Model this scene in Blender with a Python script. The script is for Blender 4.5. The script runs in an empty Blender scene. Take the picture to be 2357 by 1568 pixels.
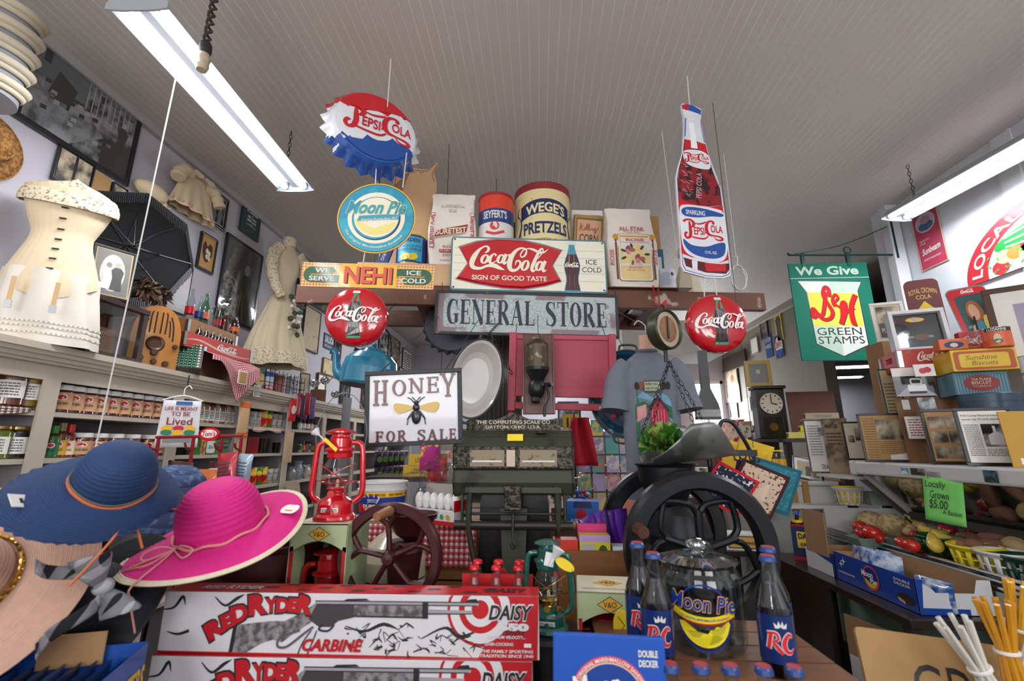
import bpy,math,random
from mathutils import Matrix,Vector as Vec,Euler
from math import sin,cos,pi,radians as R
random.seed(7)
SC=bpy.context.scene
COL=SC.collection
FPX=16/36*2357
EYE=Vec((0,0,1.5))
PIT,YAW=R(13.2),R(3.4)
cam_d=bpy.data.cameras.new('camera')
cam=bpy.data.objects.new('camera',cam_d)
COL.objects.link(cam)
cam_d.lens=16;cam_d.sensor_width=36;cam_d.clip_start=.05;cam_d.clip_end=60
cam.location=EYE
cam.rotation_euler=(pi/2+PIT,0,YAW)
cam_d.dof.use_dof=True;cam_d.dof.focus_distance=2.7;cam_d.dof.aperture_fstop=3.5
SC.camera=cam
vs=SC.view_settings
vs.view_transform='Standard';vs.look='None';vs.gamma=1;vs.use_curve_mapping=False
vs.exposure=.8
wd=bpy.data.worlds.new('world');SC.world=wd;wd.use_nodes=True
wb=wd.node_tree.nodes['Background']
wb.inputs[0].default_value=(.75,.85,1,1);wb.inputs[1].default_value=.6
def area(name,loc,rot,sx,sy,power,col):
 d=bpy.data.lights.new(name,'AREA');d.shape='RECTANGLE';d.size=sx;d.size_y=sy
 d.energy=power;d.color=col
 o=bpy.data.objects.new(name,d);o.location=loc;o.rotation_euler=rot
 COL.objects.link(o)
 return o
area('daylight_shop_window',(-1.1,-2.9,1.95),(R(148),0,0),1.7,1.9,60,(1,.97,.94))
area('daylight_shop_window',(1.5,-2.9,1.95),(R(148),0,0),1.7,1.9,60,(1,.97,.94))
area('daylight_rear_window',(3.3,9.2,1.9),(R(90),0,pi),.7,1.6,40,(.95,.98,1))
def ray(px,py):
 u=(px-1178.5)/FPX;v=(784-py)/FPX
 y=cos(PIT)-sin(PIT)*v;z=sin(PIT)+cos(PIT)*v
 return Vec((u*cos(YAW)-y*sin(YAW),u*sin(YAW)+y*cos(YAW),z))
def PY(px,py,Y):r=ray(px,py);return EYE+r*(Y/r.y)
def PX(px,py,X):r=ray(px,py);return EYE+r*(X/r.x)
def PZ(px,py,Z):r=ray(px,py);return EYE+r*((Z-1.5)/r.z)
def lin(h):
 h=h.lstrip('#')
 c=[int(h[i:i+2],16)/255 for i in(0,2,4)]
 return tuple(x/12.92 if x<.04045 else((x+.055)/1.055)**2.4 for x in c)+(1,)
MATS={}
def K(hx,rough=.5,metal=0.,var=.07,sc=14,bump=0.,kind='noise',hx2=None,k=.5,spec=.5,emit=0.,wet=0.):
 key=(hx,rough,metal,var,sc,bump,kind,hx2,k,spec,emit,wet)
 if key in MATS:return MATS[key]
 m=bpy.data.materials.new('%s_%s'%(kind,hx.strip('#')))
 m.use_nodes=True
 nt=m.node_tree;N=nt.nodes;L=nt.links
 bs=N['Principled BSDF']
 bs.inputs['Roughness'].default_value=rough
 bs.inputs['Metallic'].default_value=metal
 bs.inputs['Specular IOR Level'].default_value=spec
 if wet:bs.inputs['Coat Weight'].default_value=wet;bs.inputs['Coat Roughness'].default_value=.06
 tc=N.new('ShaderNodeTexCoord');co=tc.outputs['Object']
 c1=lin(hx);c2=lin(hx2)if hx2 else None
 mx=N.new('ShaderNodeMix');mx.data_type='RGBA'
 A,Bc,F=mx.inputs[6],mx.inputs[7],mx.inputs[0]
 nz=N.new('ShaderNodeTexNoise');nz.inputs['Scale'].default_value=sc;nz.inputs['Detail'].default_value=4
 L.new(co,nz.inputs['Vector'])
 h=nz.outputs['Fac']
 if kind=='noise':
  A.default_value=[min(1,x*(1-var))for x in c1[:3]]+[1]
  Bc.default_value=[min(1,x*(1+var))for x in c1[:3]]+[1]
  L.new(h,F)
 else:
  A.default_value=c1;Bc.default_value=c2
  if kind in('wood','woodz'):
   mp=N.new('ShaderNodeMapping');L.new(co,mp.inputs[0])
   mp.inputs['Scale'].default_value=(1.5,12,12)if kind=='wood' else(12,12,1.5)
   L.new(mp.outputs[0],nz.inputs['Vector']);nz.inputs['Distortion'].default_value=1.2
   L.new(h,F)
  elif kind in('bw','speck','blot'):
   rp=N.new('ShaderNodeValToRGB');e=rp.color_ramp.elements
   w=.03 if kind!='bw' else .1
   e[0].position=k-w;e[1].position=k+w
   L.new(h,rp.inputs[0]);L.new(rp.outputs[0],F)
   nz.inputs['Detail'].default_value=8 if kind=='bw' else 3
  elif kind=='crack':
   vo=N.new('ShaderNodeTexVoronoi');vo.feature='DISTANCE_TO_EDGE';vo.inputs['Scale'].default_value=sc
   L.new(co,vo.inputs['Vector'])
   rp=N.new('ShaderNodeValToRGB');e=rp.color_ramp.elements
   e[0].position=0;e[0].color=(1,1,1,1);e[1].position=.05;e[1].color=(0,0,0,1)
   L.new(vo.outputs['Distance'],rp.inputs[0]);L.new(rp.outputs[0],F);h=vo.outputs['Distance']
  elif kind=='board':
   wv=N.new('ShaderNodeTexWave');wv.bands_direction='X';wv.inputs['Scale'].default_value=sc
   L.new(co,wv.inputs['Vector'])
   rp=N.new('ShaderNodeValToRGB');e=rp.color_ramp.elements
   e[0].position=.975;e[1].position=.998
   L.new(wv.outputs['Fac'],rp.inputs[0])
   n2=N.new('ShaderNodeTexNoise');n2.inputs['Scale'].default_value=3;L.new(co,n2.inputs['Vector'])
   mt=N.new('ShaderNodeMath');mt.operation='MULTIPLY'
   L.new(rp.outputs[0],mt.inputs[0]);L.new(n2.outputs['Fac'],mt.inputs[1]);L.new(mt.outputs[0],F)
   iv=N.new('ShaderNodeMath');iv.operation='SUBTRACT';iv.inputs[0].default_value=1
   L.new(rp.outputs[0],iv.inputs[1]);h=iv.outputs[0]
  elif kind in('check','stripe'):
   sp=N.new('ShaderNodeSeparateXYZ');L.new(co,sp.inputs[0])
   ws=[]
   for ax in((0,2)if kind=='check' else(0,)):
    a=N.new('ShaderNodeMath');a.operation='MULTIPLY';a.inputs[1].default_value=sc;L.new(sp.outputs[ax],a.inputs[0])
    b=N.new('ShaderNodeMath');b.operation='SINE';L.new(a.outputs[0],b.inputs[0])
    c=N.new('ShaderNodeMath');c.operation='GREATER_THAN';c.inputs[1].default_value=0;L.new(b.outputs[0],c.inputs[0])
    ws.append(c)
   if kind=='check':
    d=N.new('ShaderNodeMath');d.operation='ADD';L.new(ws[0].outputs[0],d.inputs[0]);L.new(ws[1].outputs[0],d.inputs[1])
    g=N.new('ShaderNodeMath');g.operation='MULTIPLY';g.inputs[1].default_value=.5;L.new(d.outputs[0],g.inputs[0])
    L.new(g.outputs[0],F)
   else:L.new(ws[0].outputs[0],F)
 L.new(mx.outputs[2],bs.inputs['Base Color'])
 if bump:
  bp=N.new('ShaderNodeBump');bp.inputs['Strength'].default_value=bump;bp.inputs['Distance'].default_value=.01
  L.new(h,bp.inputs['Height']);L.new(bp.outputs[0],bs.inputs['Normal'])
 if emit:
  bs.inputs['Emission Color'].default_value=c1;bs.inputs['Emission Strength'].default_value=emit
 MATS[key]=m
 return m
def glass(hx='eef4f2',f0=.05,rough=.03):
 key=('glass',hx,f0,rough)
 if key in MATS:return MATS[key]
 m=bpy.data.materials.new('glass_'+hx.strip('#'));m.use_nodes=True
 nt=m.node_tree;N=nt.nodes;L=nt.links
 N.remove(N['Principled BSDF'])
 t=N.new('ShaderNodeBsdfTransparent');t.inputs[0].default_value=lin(hx)
 g=N.new('ShaderNodeBsdfGlossy');g.inputs['Roughness'].default_value=rough
 w=N.new('ShaderNodeLayerWeight');w.inputs['Blend'].default_value=.35
 a=N.new('ShaderNodeMath');a.operation='MULTIPLY_ADD';a.inputs[1].default_value=.38;a.inputs[2].default_value=f0
 nz=N.new('ShaderNodeTexNoise');nz.inputs['Scale'].default_value=9
 bp=N.new('ShaderNodeBump');bp.inputs['Strength'].default_value=.08;L.new(nz.outputs['Fac'],bp.inputs['Height'])
 L.new(bp.outputs[0],g.inputs['Normal'])
 L.new(w.outputs['Facing'],a.inputs[0])
 x=N.new('ShaderNodeMixShader')
 L.new(a.outputs[0],x.inputs[0]);L.new(t.outputs[0],x.inputs[1]);L.new(g.outputs[0],x.inputs[2])
 L.new(x.outputs[0],N['Material Output'].inputs[0])
 MATS[key]=m
 return m
TXT={}
def TM(s,shear=0,bold=0.):
 key=(s,shear,bold)
 if key not in TXT:
  c=bpy.data.curves.new('t','FONT');c.body=s;c.shear=shear;c.offset=bold;c.resolution_u=3;c.space_line=.85
  c.align_x='CENTER'
  o=bpy.data.objects.new('t',c)
  me=o.to_mesh()
  v=[tuple(x.co)for x in me.vertices];f=[tuple(p.vertices)for p in me.polygons]
  o.to_mesh_clear();bpy.data.objects.remove(o);bpy.data.curves.remove(c)
  if not v:v=[(0,0,0)]
  x0=min(a[0]for a in v);x1=max(a[0]for a in v);y0=min(a[1]for a in v);y1=max(a[1]for a in v)
  TXT[key]=([((a[0]-x0)/(x1-x0 or 1),(a[1]-y0)/(y1-y0 or 1))for a in v],f,(x1-x0)/(y1-y0 or 1))
 return TXT[key]
def SP(P,n=6,closed=False):
 out=[];N=len(P)
 rng=range(N)if closed else range(N-1)
 for i in rng:
  g=lambda j:P[j%N]if closed else P[max(0,min(N-1,j))]
  a,b,c,d=g(i-1),g(i),g(i+1),g(i+2)
  for k in range(n):
   t=k/n
   out.append(tuple(.5*(2*b[q]+(c[q]-a[q])*t+(2*a[q]-5*b[q]+4*c[q]-d[q])*t*t+(3*b[q]-a[q]-3*c[q]+d[q])*t**3)for q in range(len(b))))
 if not closed:out.append(tuple(P[-1]))
 return out
def ell(cx,cz,rx,rz,n=32,a0=0,a1=2*pi,rot=0):
 pts=[]
 for i in range(n):
  a=a0+(a1-a0)*i/(n if abs(a1-a0-2*pi)<1e-6 else n-1)
  x,z=rx*cos(a),rz*sin(a)
  pts.append((cx+x*cos(rot)-z*sin(rot),cz+x*sin(rot)+z*cos(rot)))
 return pts
def RR(x0,z0,x1,z1,r,n=5):
 return[p for(cx,cz,a)in((x1-r,z1-r,0),(x0+r,z1-r,pi/2),(x0+r,z0+r,pi),(x1-r,z0+r,1.5*pi))for p in[(cx+r*cos(a+i/n*pi/2),cz+r*sin(a+i/n*pi/2))for i in range(n+1)]]
class B:
 def __init__(s):
  s.v=[];s.f=[];s.mi=[];s.sm=[];s.m=[];s.X=Matrix();s.F=None
 def add(s,v,f,m,smooth=False):
  if m not in s.m:s.m.append(m)
  k=s.m.index(m);o=len(s.v)
  for p in v:
   if s.F:p=s.F(*p)
   s.v.append(tuple(s.X@Vec(p)))
  for q in f:
   s.f.append([i+o for i in q]);s.mi.append(k);s.sm.append(smooth)
  return s
 def box(s,c,d,m,rz=0,ry=0,rx=0):
  x,y,z=d[0]/2,d[1]/2,d[2]/2
  e=Euler((rx,ry,rz)).to_matrix();c=Vec(c)
  v=[c+e@Vec(p)for p in((-x,-y,-z),(x,-y,-z),(x,y,-z),(-x,y,-z),(-x,-y,z),(x,-y,z),(x,y,z),(-x,y,z))]
  return s.add([tuple(p)for p in v],[(0,3,2,1),(4,5,6,7),(0,1,5,4),(1,2,6,5),(2,3,7,6),(3,0,4,7)],m)
 def bb(s,x0,y0,z0,x1,y1,z1,m):return s.box(((x0+x1)/2,(y0+y1)/2,(z0+z1)/2),(x1-x0,y1-y0,z1-z0),m)
 def lathe(s,pr,m,n=28,c=(0,0,0),ax='z',a0=0.,a1=2*pi,smooth=True,fn=None,sx=1,sy=1):
  full=abs(a1-a0-2*pi)<1e-6;k=n if full else n+1
  v=[]
  for(r,z)in pr:
   for i in range(k):
    a=a0+(a1-a0)*i/n
    q=fn(a,r,z)if fn else(r*cos(a)*sx,r*sin(a)*sy,z)
    if ax=='y':q=(q[0],q[2],q[1])
    elif ax=='x':q=(q[2],q[0],q[1])
    v.append((q[0]+c[0],q[1]+c[1],q[2]+c[2]))
  ms=m if isinstance(m,list)else[m]*(len(pr)-1)
  for j in range(len(pr)-1):
   f=[(i,(i+1)%k,k+(i+1)%k,k+i)for i in range(n)]
   s.add(v[j*k:(j+2)*k],f,ms[j],smooth)
  return s
 def tube(s,P,r,m,n=8,closed=False,smooth=True,flat=1.):
  P=[Vec(p)for p in P];N=len(P)
  rr=r if isinstance(r,(list,tuple))else[r]*N
  v=[];up=None
  for i in range(N):
   if closed:t=P[(i+1)%N]-P[i-1]
   else:t=P[min(N-1,i+1)]-P[max(0,i-1)]
   t=t.normalized()if t.length>1e-9 else Vec((0,0,1))
   if up is None:
    up=Vec((0,0,1))if abs(t.z)<.9 else Vec((1,0,0))
   up=(up-t*up.dot(t)).normalized();w=t.cross(up)
   for j in range(n):
    a=2*pi*j/n
    v.append(tuple(P[i]+(up*cos(a)*flat+w*sin(a))*rr[i]))
  f=[(i*n+j,i*n+(j+1)%n,((i+1)%N)*n+(j+1)%n,((i+1)%N)*n+j)for i in range(N if closed else N-1)for j in range(n)]
  if not closed:f+=[tuple(range(n))[::-1],tuple(range((N-1)*n,N*n))]
  return s.add(v,f,m,smooth)
 def ball(s,c,r,m,n=14,fn=None,X=None):
  r=r if isinstance(r,(tuple,list))else(r,r,r)
  v=[];h=max(6,n*2//3)
  for j in range(h+1):
   t=pi*j/h
   for i in range(n):
    a=2*pi*i/n
    p=Vec((sin(t)*cos(a),sin(t)*sin(a),-cos(t)))
    if fn:p=p*fn(a,t)
    p=Vec((p.x*r[0],p.y*r[1],p.z*r[2]))
    if X:p=X@p
    v.append((p.x+c[0],p.y+c[1],p.z+c[2]))
  f=[(j*n+i,j*n+(i+1)%n,(j+1)*n+(i+1)%n,(j+1)*n+i)for j in range(h)for i in range(n)]
  return s.add(v,f,m,True)
 def flat(s,P,y,m):return s.add([(p[0],y,p[1])for p in P],[tuple(range(len(P)))],m)
 def prism(s,P,y0,y1,m,ms=None):
  n=len(P)
  s.add([(p[0],y0,p[1])for p in P],[tuple(range(n))],m)
  s.add([(p[0],y1,p[1])for p in P],[tuple(range(n))[::-1]],ms or m)
  return s.add([(p[0],y0,p[1])for p in P]+[(p[0],y1,p[1])for p in P],[(i,n+i,n+(i+1)%n,(i+1)%n)for i in range(n)],ms or m)
 def ring(s,P,Q,y,m):
  n=len(P)
  return s.add([(p[0],y,p[1])for p in P]+[(p[0],y,p[1])for p in Q],[(i,(i+1)%n,n+(i+1)%n,n+i)for i in range(n)],m)
 def ribbon(s,P,w,y,m,sm=5):
  """a brush stroke in the xz plane; P = points, w = full width (number or one per point)"""
  ww=w if isinstance(w,(list,tuple))else[w]*len(P)
  Q=[(p[0],p[1],a)for p,a in zip(P,ww)]
  if sm:Q=SP(Q,sm)
  v=[];n=len(Q)
  for i in range(n):
   a=Q[max(0,i-1)];b=Q[min(n-1,i+1)]
   dx,dz=b[0]-a[0],b[1]-a[1];l=math.hypot(dx,dz)or 1
   h=Q[i][2]/2
   yy=y-i*1e-5;v+=[(Q[i][0]-dz/l*h,yy,Q[i][1]+dx/l*h),(Q[i][0]+dz/l*h,yy,Q[i][1]-dx/l*h)]
  return s.add(v,[(2*i,2*i+1,2*i+3,2*i+2)for i in range(n-1)],m)
 def text(s,t,bx,y,m,shear=0,bold=0.,fn=None,rot=0):
  """lettering fitted into the box x0,z0,x1,z1 (x1 None: keep the natural width, centred on x0)"""
  v,f,asp=TM(t,shear,bold)
  x0,z0,x1,z1=bx
  if x1 is None:w=(z1-z0)*asp;x0,x1=x0-w/2,x0+w/2
  o=[]
  cx,cz=(x0+x1)/2,(z0+z1)/2
  for a,b in v:
   px,pz=x0+a*(x1-x0),z0+b*(z1-z0)
   if fn:px,pz=fn(px,pz)
   if rot:px,pz=cx+(px-cx)*cos(rot)-(pz-cz)*sin(rot),cz+(px-cx)*sin(rot)+(pz-cz)*cos(rot)
   o.append((px,y,pz))
  if bold:return s.add([(o[i][0],y-k*3e-6,o[i][2])for k,q in enumerate(f)for i in q],[(3*k,3*k+1,3*k+2)for k in range(len(f))],m)
  return s.add(o,f,m)
 def grid(s,fn,nu,nv,m,smooth=True):
  v=[fn(i/nu,j/nv)for j in range(nv+1)for i in range(nu+1)]
  F=[(j*(nu+1)+i,j*(nu+1)+i+1,(j+1)*(nu+1)+i+1,(j+1)*(nu+1)+i)for j in range(nv)for i in range(nu)]
  if callable(m):
   byk={}
   for q,f in enumerate(F):byk.setdefault(m(q%nu,q//nu),[]).append(f)
   for mm,ff in byk.items():s.add(v,ff,mm,smooth)
   return s
  return s.add(v,F,m,smooth)
 def obj(s,name,par=None,loc=(0,0,0),rot=(0,0,0),label=None,cat=None,group=None,kind=None,bev=0,thick=0,sub=0,sharp=40):
  me=bpy.data.meshes.new(name)
  me.from_pydata(s.v,[],s.f)
  for m in s.m:me.materials.append(m)
  me.polygons.foreach_set('material_index',s.mi)
  me.polygons.foreach_set('use_smooth',s.sm)
  me.validate()
  if any(s.sm):me.set_sharp_from_angle(angle=R(sharp))
  o=bpy.data.objects.new(name,me);COL.objects.link(o)
  o.location=loc;o.rotation_euler=rot
  if par:o.parent=par
  if thick:
   md=o.modifiers.new('thick','SOLIDIFY');md.thickness=thick;md.offset=0
  if sub:
   md=o.modifiers.new('sub','SUBSURF');md.levels=sub;md.render_levels=sub
  if bev:
   md=o.modifiers.new('bev','BEVEL');md.width=bev;md.segments=2;md.limit_method='ANGLE';md.angle_limit=R(50)
  return tag(o,label,cat,group,kind)
def tag(o,label=None,cat=None,group=None,kind=None):
 if label:o['label']=label
 if cat:o['category']=cat
 if group:o['group']=group
 if kind:o['kind']=kind
 return o
def th(name,label,cat,loc=(0,0,0),rot=(0,0,0),group=None):
 o=bpy.data.objects.new(name,None);COL.objects.link(o);o.empty_display_size=.05
 o.location=loc;o.rotation_euler=rot
 return tag(o,label,cat,group)
KIDS={}
def dup(root,loc,rot=None,label=None,scale=None,group=None):
 def cp(o,par):
  c=o.copy();COL.objects.link(c)
  if par:c.parent=par
  for ch in list(o.children):cp(ch,c)
  return c
 r=cp(root,None);r.location=loc
 if rot is not None:r.rotation_euler=rot
 if label:r['label']=label
 if group:r['group']=group
 if scale:r.scale=scale if isinstance(scale,(tuple,list))else(scale,)*3
 return r
ORD=['first','second','third','fourth','fifth','sixth','seventh','eighth','ninth','tenth','eleventh','twelfth','thirteenth','fourteenth']
LW,RW=(0,0,pi/2),(0,0,-pi/2)
def wrap(Rr,a=0):
 return lambda x,y,z:((Rr-y)*sin(x/Rr+a),-(Rr-y)*cos(x/Rr+a),z)
WHITE=K('e9e7e4',.45);CREAM=K('efe8cf',.5);BL_=K('141416',.4);RED=K('c8101f',.3);NAVY=K('1c2d63',.4)
PW=K('e6e2dc',.8);TAN=K('b98b55',.7);CARD=K('a07a55',.85);STEEL=K('a9abad',.3,1.);IRON=K('1d1f22',.38,.3,bump=.05,sc=60)
BRASS=K('c9a04a',.25,1.);STRING=K('d9d6d0',.8);YEL=K('f0cf2d',.5);GREEN=K('0f6b4f',.4);BLUE=K('1b4fae',.4);OLDP=K('c9a877',.8,var=.15)
GLASS=glass();GREENGLASS=glass('a8d4b8');COLA=K('160605',.12,spec=.7);CHROME=K('c9cbce',.18,1.)
LENS=glass('f4f6f6',.02)
plaster=K('b9b6bf',.8,var=.05,sc=2.5,bump=.04)
ceil_m=K('c2bcb8',.55,sc=6.,kind='board',hx2='efece8',bump=.3)
floor_m=K('8d8172',.6,kind='wood',hx2='6f6355',sc=3)
whitewall=K('cdd0d9',.7,var=.04,sc=3,bump=.03)
trim_m=K('d6d9e0',.5,var=.04)
B().bb(-2.75,-3.2,-.1,8,12.2,0,floor_m).obj('floor',kind='structure')
B().bb(-2.75,-3.2,3.6,8,12.2,3.7,ceil_m).obj('ceiling',kind='structure')
B().bb(-2.75,-3.2,0,-2.58,12.2,3.6,plaster).obj('wall_left',kind='structure')
B().bb(3.2,-3.2,0,3.35,3.95,3.6,whitewall).obj('wall_right',kind='structure')
B().bb(3.72,6.1,0,3.87,9.3,3.6,K('8a847a',.8,var=.06,sc=3)).obj('wall_right_rear',kind='structure')
B().bb(-2.58,9.3,0,3.,9.45,3.6,plaster).bb(3.,9.3,0,3.68,9.45,1.,plaster).bb(3.,9.3,2.8,3.68,9.45,3.6,plaster).bb(3.68,9.3,0,8,9.45,3.6,plaster).obj('wall_back',kind='structure')
B().bb(8,-3.2,0,8.15,12.2,3.6,K('77726e',.8)).obj('wall_side_room',kind='structure')
B().bb(3.35,-3.2,0,8,-3.05,3.6,K('77726e',.8)).obj('wall_side_room_front',kind='structure')
b=B()
for(x0,x1,z0,z1)in((-2.58,3.2,0,.9),(-2.58,3.2,3.,3.6),(-2.58,-2.,.9,3),(-.2,.6,.9,3),(2.4,3.2,.9,3)):
 b.bb(x0,-3.2,z0,x1,-3.05,z1,plaster)
b.obj('wall_front',kind='structure')
for i,x in enumerate((-1.1,1.5)):
 w=th('window_%d'%(i+1),None,None,(x,-3.12,.9));tag(w,kind='structure')
 b=B()
 for a in(-.88,0,.88):b.bb(a-.025,-.04,0,a+.025,.04,2.1,trim_m)
 for z in(.025,1.1,2.075):b.bb(-.9,-.04,z-.025,.9,.04,z+.025,trim_m)
 b.obj('window_frame',w,kind='structure')
 B().bb(-.88,-.004,.03,.88,.004,2.07,GLASS).obj('window_pane',w,kind='structure')
w=th('window_3',None,None,(3.34,9.38,1.));tag(w,kind='structure')
b=B()
for a in(-.32,0,.32):b.bb(a-.03,-.05,0,a+.03,.05,1.8,trim_m)
for z in(.03,.9,1.77):b.bb(-.34,-.05,z-.03,.34,.05,z+.03,trim_m)
b.obj('window_frame',w,kind='structure')
B().bb(-.32,0,.03,.32,.01,1.77,K('eef4ff',.3,emit=2.2)).obj('window_pane',w,kind='structure')
B().bb(3.12,3.93,0,3.4,4.08,3.6,trim_m).bb(3.09,3.86,0,3.19,3.94,3.6,trim_m).obj('trim_1',kind='structure')
B().bb(3.19,2.86,0,3.2,3.,3.6,trim_m).obj('trim_2',kind='structure')
B().bb(-2.58,-3,3.55,-2.54,11,3.6,K('a9a4a4',.6)).obj('trim_3',kind='structure')
B().bb(3.66,6.1,3.5,3.72,9.3,3.6,K('9c968c',.7)).obj('trim_4',kind='structure')
B().grid(lambda u,v:(3.9+4.1*u,4.21+5*v,2.98+.02*sin(u*260)),300,2,K('8d9092',.35,.7)).obj('ceiling_side_room',kind='structure')
B().bb(3.41,4.1,2.98,8,4.2,3.6,K('6a5a4a',.7,kind='wood',hx2='4f4338')).obj('beam_side_room',kind='structure')
p=PY(1430,740,5);q=PY(1668,815,5)
B().bb(p.x,5,q.z,q.x,5.6,p.z,K('cfc8c2',.7)).obj('beam_soffit',kind='structure')
def TF(label,c,length,rz,power,group='fluorescent tube lights'):
 t=th('fluorescent_light',label,'ceiling light',c,(0,0,rz),group)
 wm=K('a3a8ae',.5);L2=length/2
 b=B()
 P=[(-.125,-.012),(-.09,.028),(-.045,.06),(.045,.06),(.09,.028),(.125,-.012),(.12,-.016),(.085,.022),(.028,.03),(.02,0),(-.02,0),(-.028,.03),(-.085,.022),(-.12,-.016)]
 n=len(P)
 b.add([(x,-L2,z)for x,z in P]+[(x,L2,z)for x,z in P],[(i,(i+1)%n,n+(i+1)%n,n+i)for i in range(n)]+[tuple(range(n)),tuple(range(n,2*n))[::-1]],wm)
 b.obj('reflector',t)
 for e in(-1,1):
  b=B();y=e*L2
  b.prism([(-.128,0),(-.1,.045),(-.05,.066),(.05,.066),(.1,.045),(.128,0),(.128,-.028),(.06,-.036),(-.06,-.036),(-.128,-.028)],y-.004,y+.004,wm)
  for x in(-.065,.065):b.bb(x-.016,y-e*.02-.01,-.02,x+.016,y-e*.02+.01,.02,wm)
  b.obj('end_plate',t)
 for x in(-.065,.065):
  B().lathe([(0,-L2+.02),(.019,-L2+.02),(.019,L2-.02),(0,L2-.02)],K('f4f7ff',.4,emit=6),14,(x,0,-.008),'y').obj('lamp_tube',t)
 for y in(-L2+.15,L2-.15):
  if c[1]>4:B().tube([(0,y,.06),(0,y,min(3.6,2.98 if c[2]<2.9 else 3.6)-c[2])],.003,IRON,5).obj('hanging_rod',t)
 d=bpy.data.lights.new('tube_glow','AREA');d.shape='RECTANGLE';d.size=.22;d.size_y=length*.95;d.energy=power;d.color=(.93,.96,1)
 o=bpy.data.objects.new('tube_glow',d);COL.objects.link(o);o.parent=t;o.location=(0,0,-.05)
 return t
def chain(name,label,a,b_,step=.03,r=.0022,m=IRON,cat='chain',group=None):
 a=Vec(a);b_=Vec(b_);n=max(2,int((b_-a).length/step));b=B()
 d=(b_-a).normalized();s=d.orthogonal().normalized();w=d.cross(s)
 for i in range(n):
  c=a+(b_-a)*((i+.5)/n);k=s if i%2 else w
  b.tube([c+d*cos(q)*step*.62+k*sin(q)*step*.3 for q in[2*pi*j/8 for j in range(8)]],r,m,4,True)
 return b.obj(name,label=label,cat=cat,group=group)
def string(label,P,r=.002,m=STRING,name='cord',cat='cord',group=None):
 return B().tube(P,r,m,6).obj(name,label=label,cat=cat,group=group)
LX=-1.66
TF('long two-tube strip light above the wall with old photographs',(LX+.03,2.06,3.25),1.34,R(2.5),15)
TF('long two-tube strip light above the produce cooler',(2.9,2.7,3.25),1.44,R(8),17)
TF('strip light hung further down the store over the beam',(-1.02,5.9,3.4),1.3,0,26)
TF('strip light deep in the store beside the hung basin',(.2,8.3,3.3),1.3,R(90),26)
TF('strip light hung low beyond the black wall clock',(4.6,6.6,2.62),1.1,R(80),8)
TF('strip light glowing in the side room past the green sign',(5.2,8.6,2.75),1.2,R(80),8)
for y in(-.6,-2.1):
 TF('strip light over the front of the store',(LX+.1,y,3.25),1.34,0,9)
 TF('strip light over the front of the store',(2.2,y,3.25),1.34,0,9)
chain('hanging_chain','dark chain from ceiling to far end of left strip light',(LX+0,2.6,3.6),(LX+0,2.6,3.32))
chain('hanging_chain','dark chain from ceiling to far end of right strip light',(2.83,3.25,3.6),(2.83,3.25,3.32))
string('white pull string hanging from the left strip light',[(-1.7,1.72,3.24),(-1.7,1.71,2.4),(-1.705,1.7,1.5)],.0028,name='pull_string')
p=PZ(486,40,3.36)
t=th('lamp_holder','empty porcelain lamp holder on a twisted brown cord','lamp holder',p)
P=[(.012*sin(i*.9)+0,.012*cos(i*.9),.15-i*.012)for i in range(24)]
B().tube(P,.006,K('3a312c',.8),6).tube([(-.012*sin(i*.9),-.012*cos(i*.9),.15-i*.012)for i in range(24)],.006,K('3a312c',.8),6).obj('twisted_cord',t)
B().lathe([(0,-.13),(.014,-.13),(.024,-.15),(.026,-.18),(.022,-.2),(0,-.2)],K('2a2422',.6),16).obj('cap',t)
B().lathe([(0,-.2),(.022,-.2),(.028,-.22),(.024,-.24),(.026,-.26),(.02,-.28),(0,-.28)],K('b9aa93',.4),16).obj('socket',t)
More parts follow.
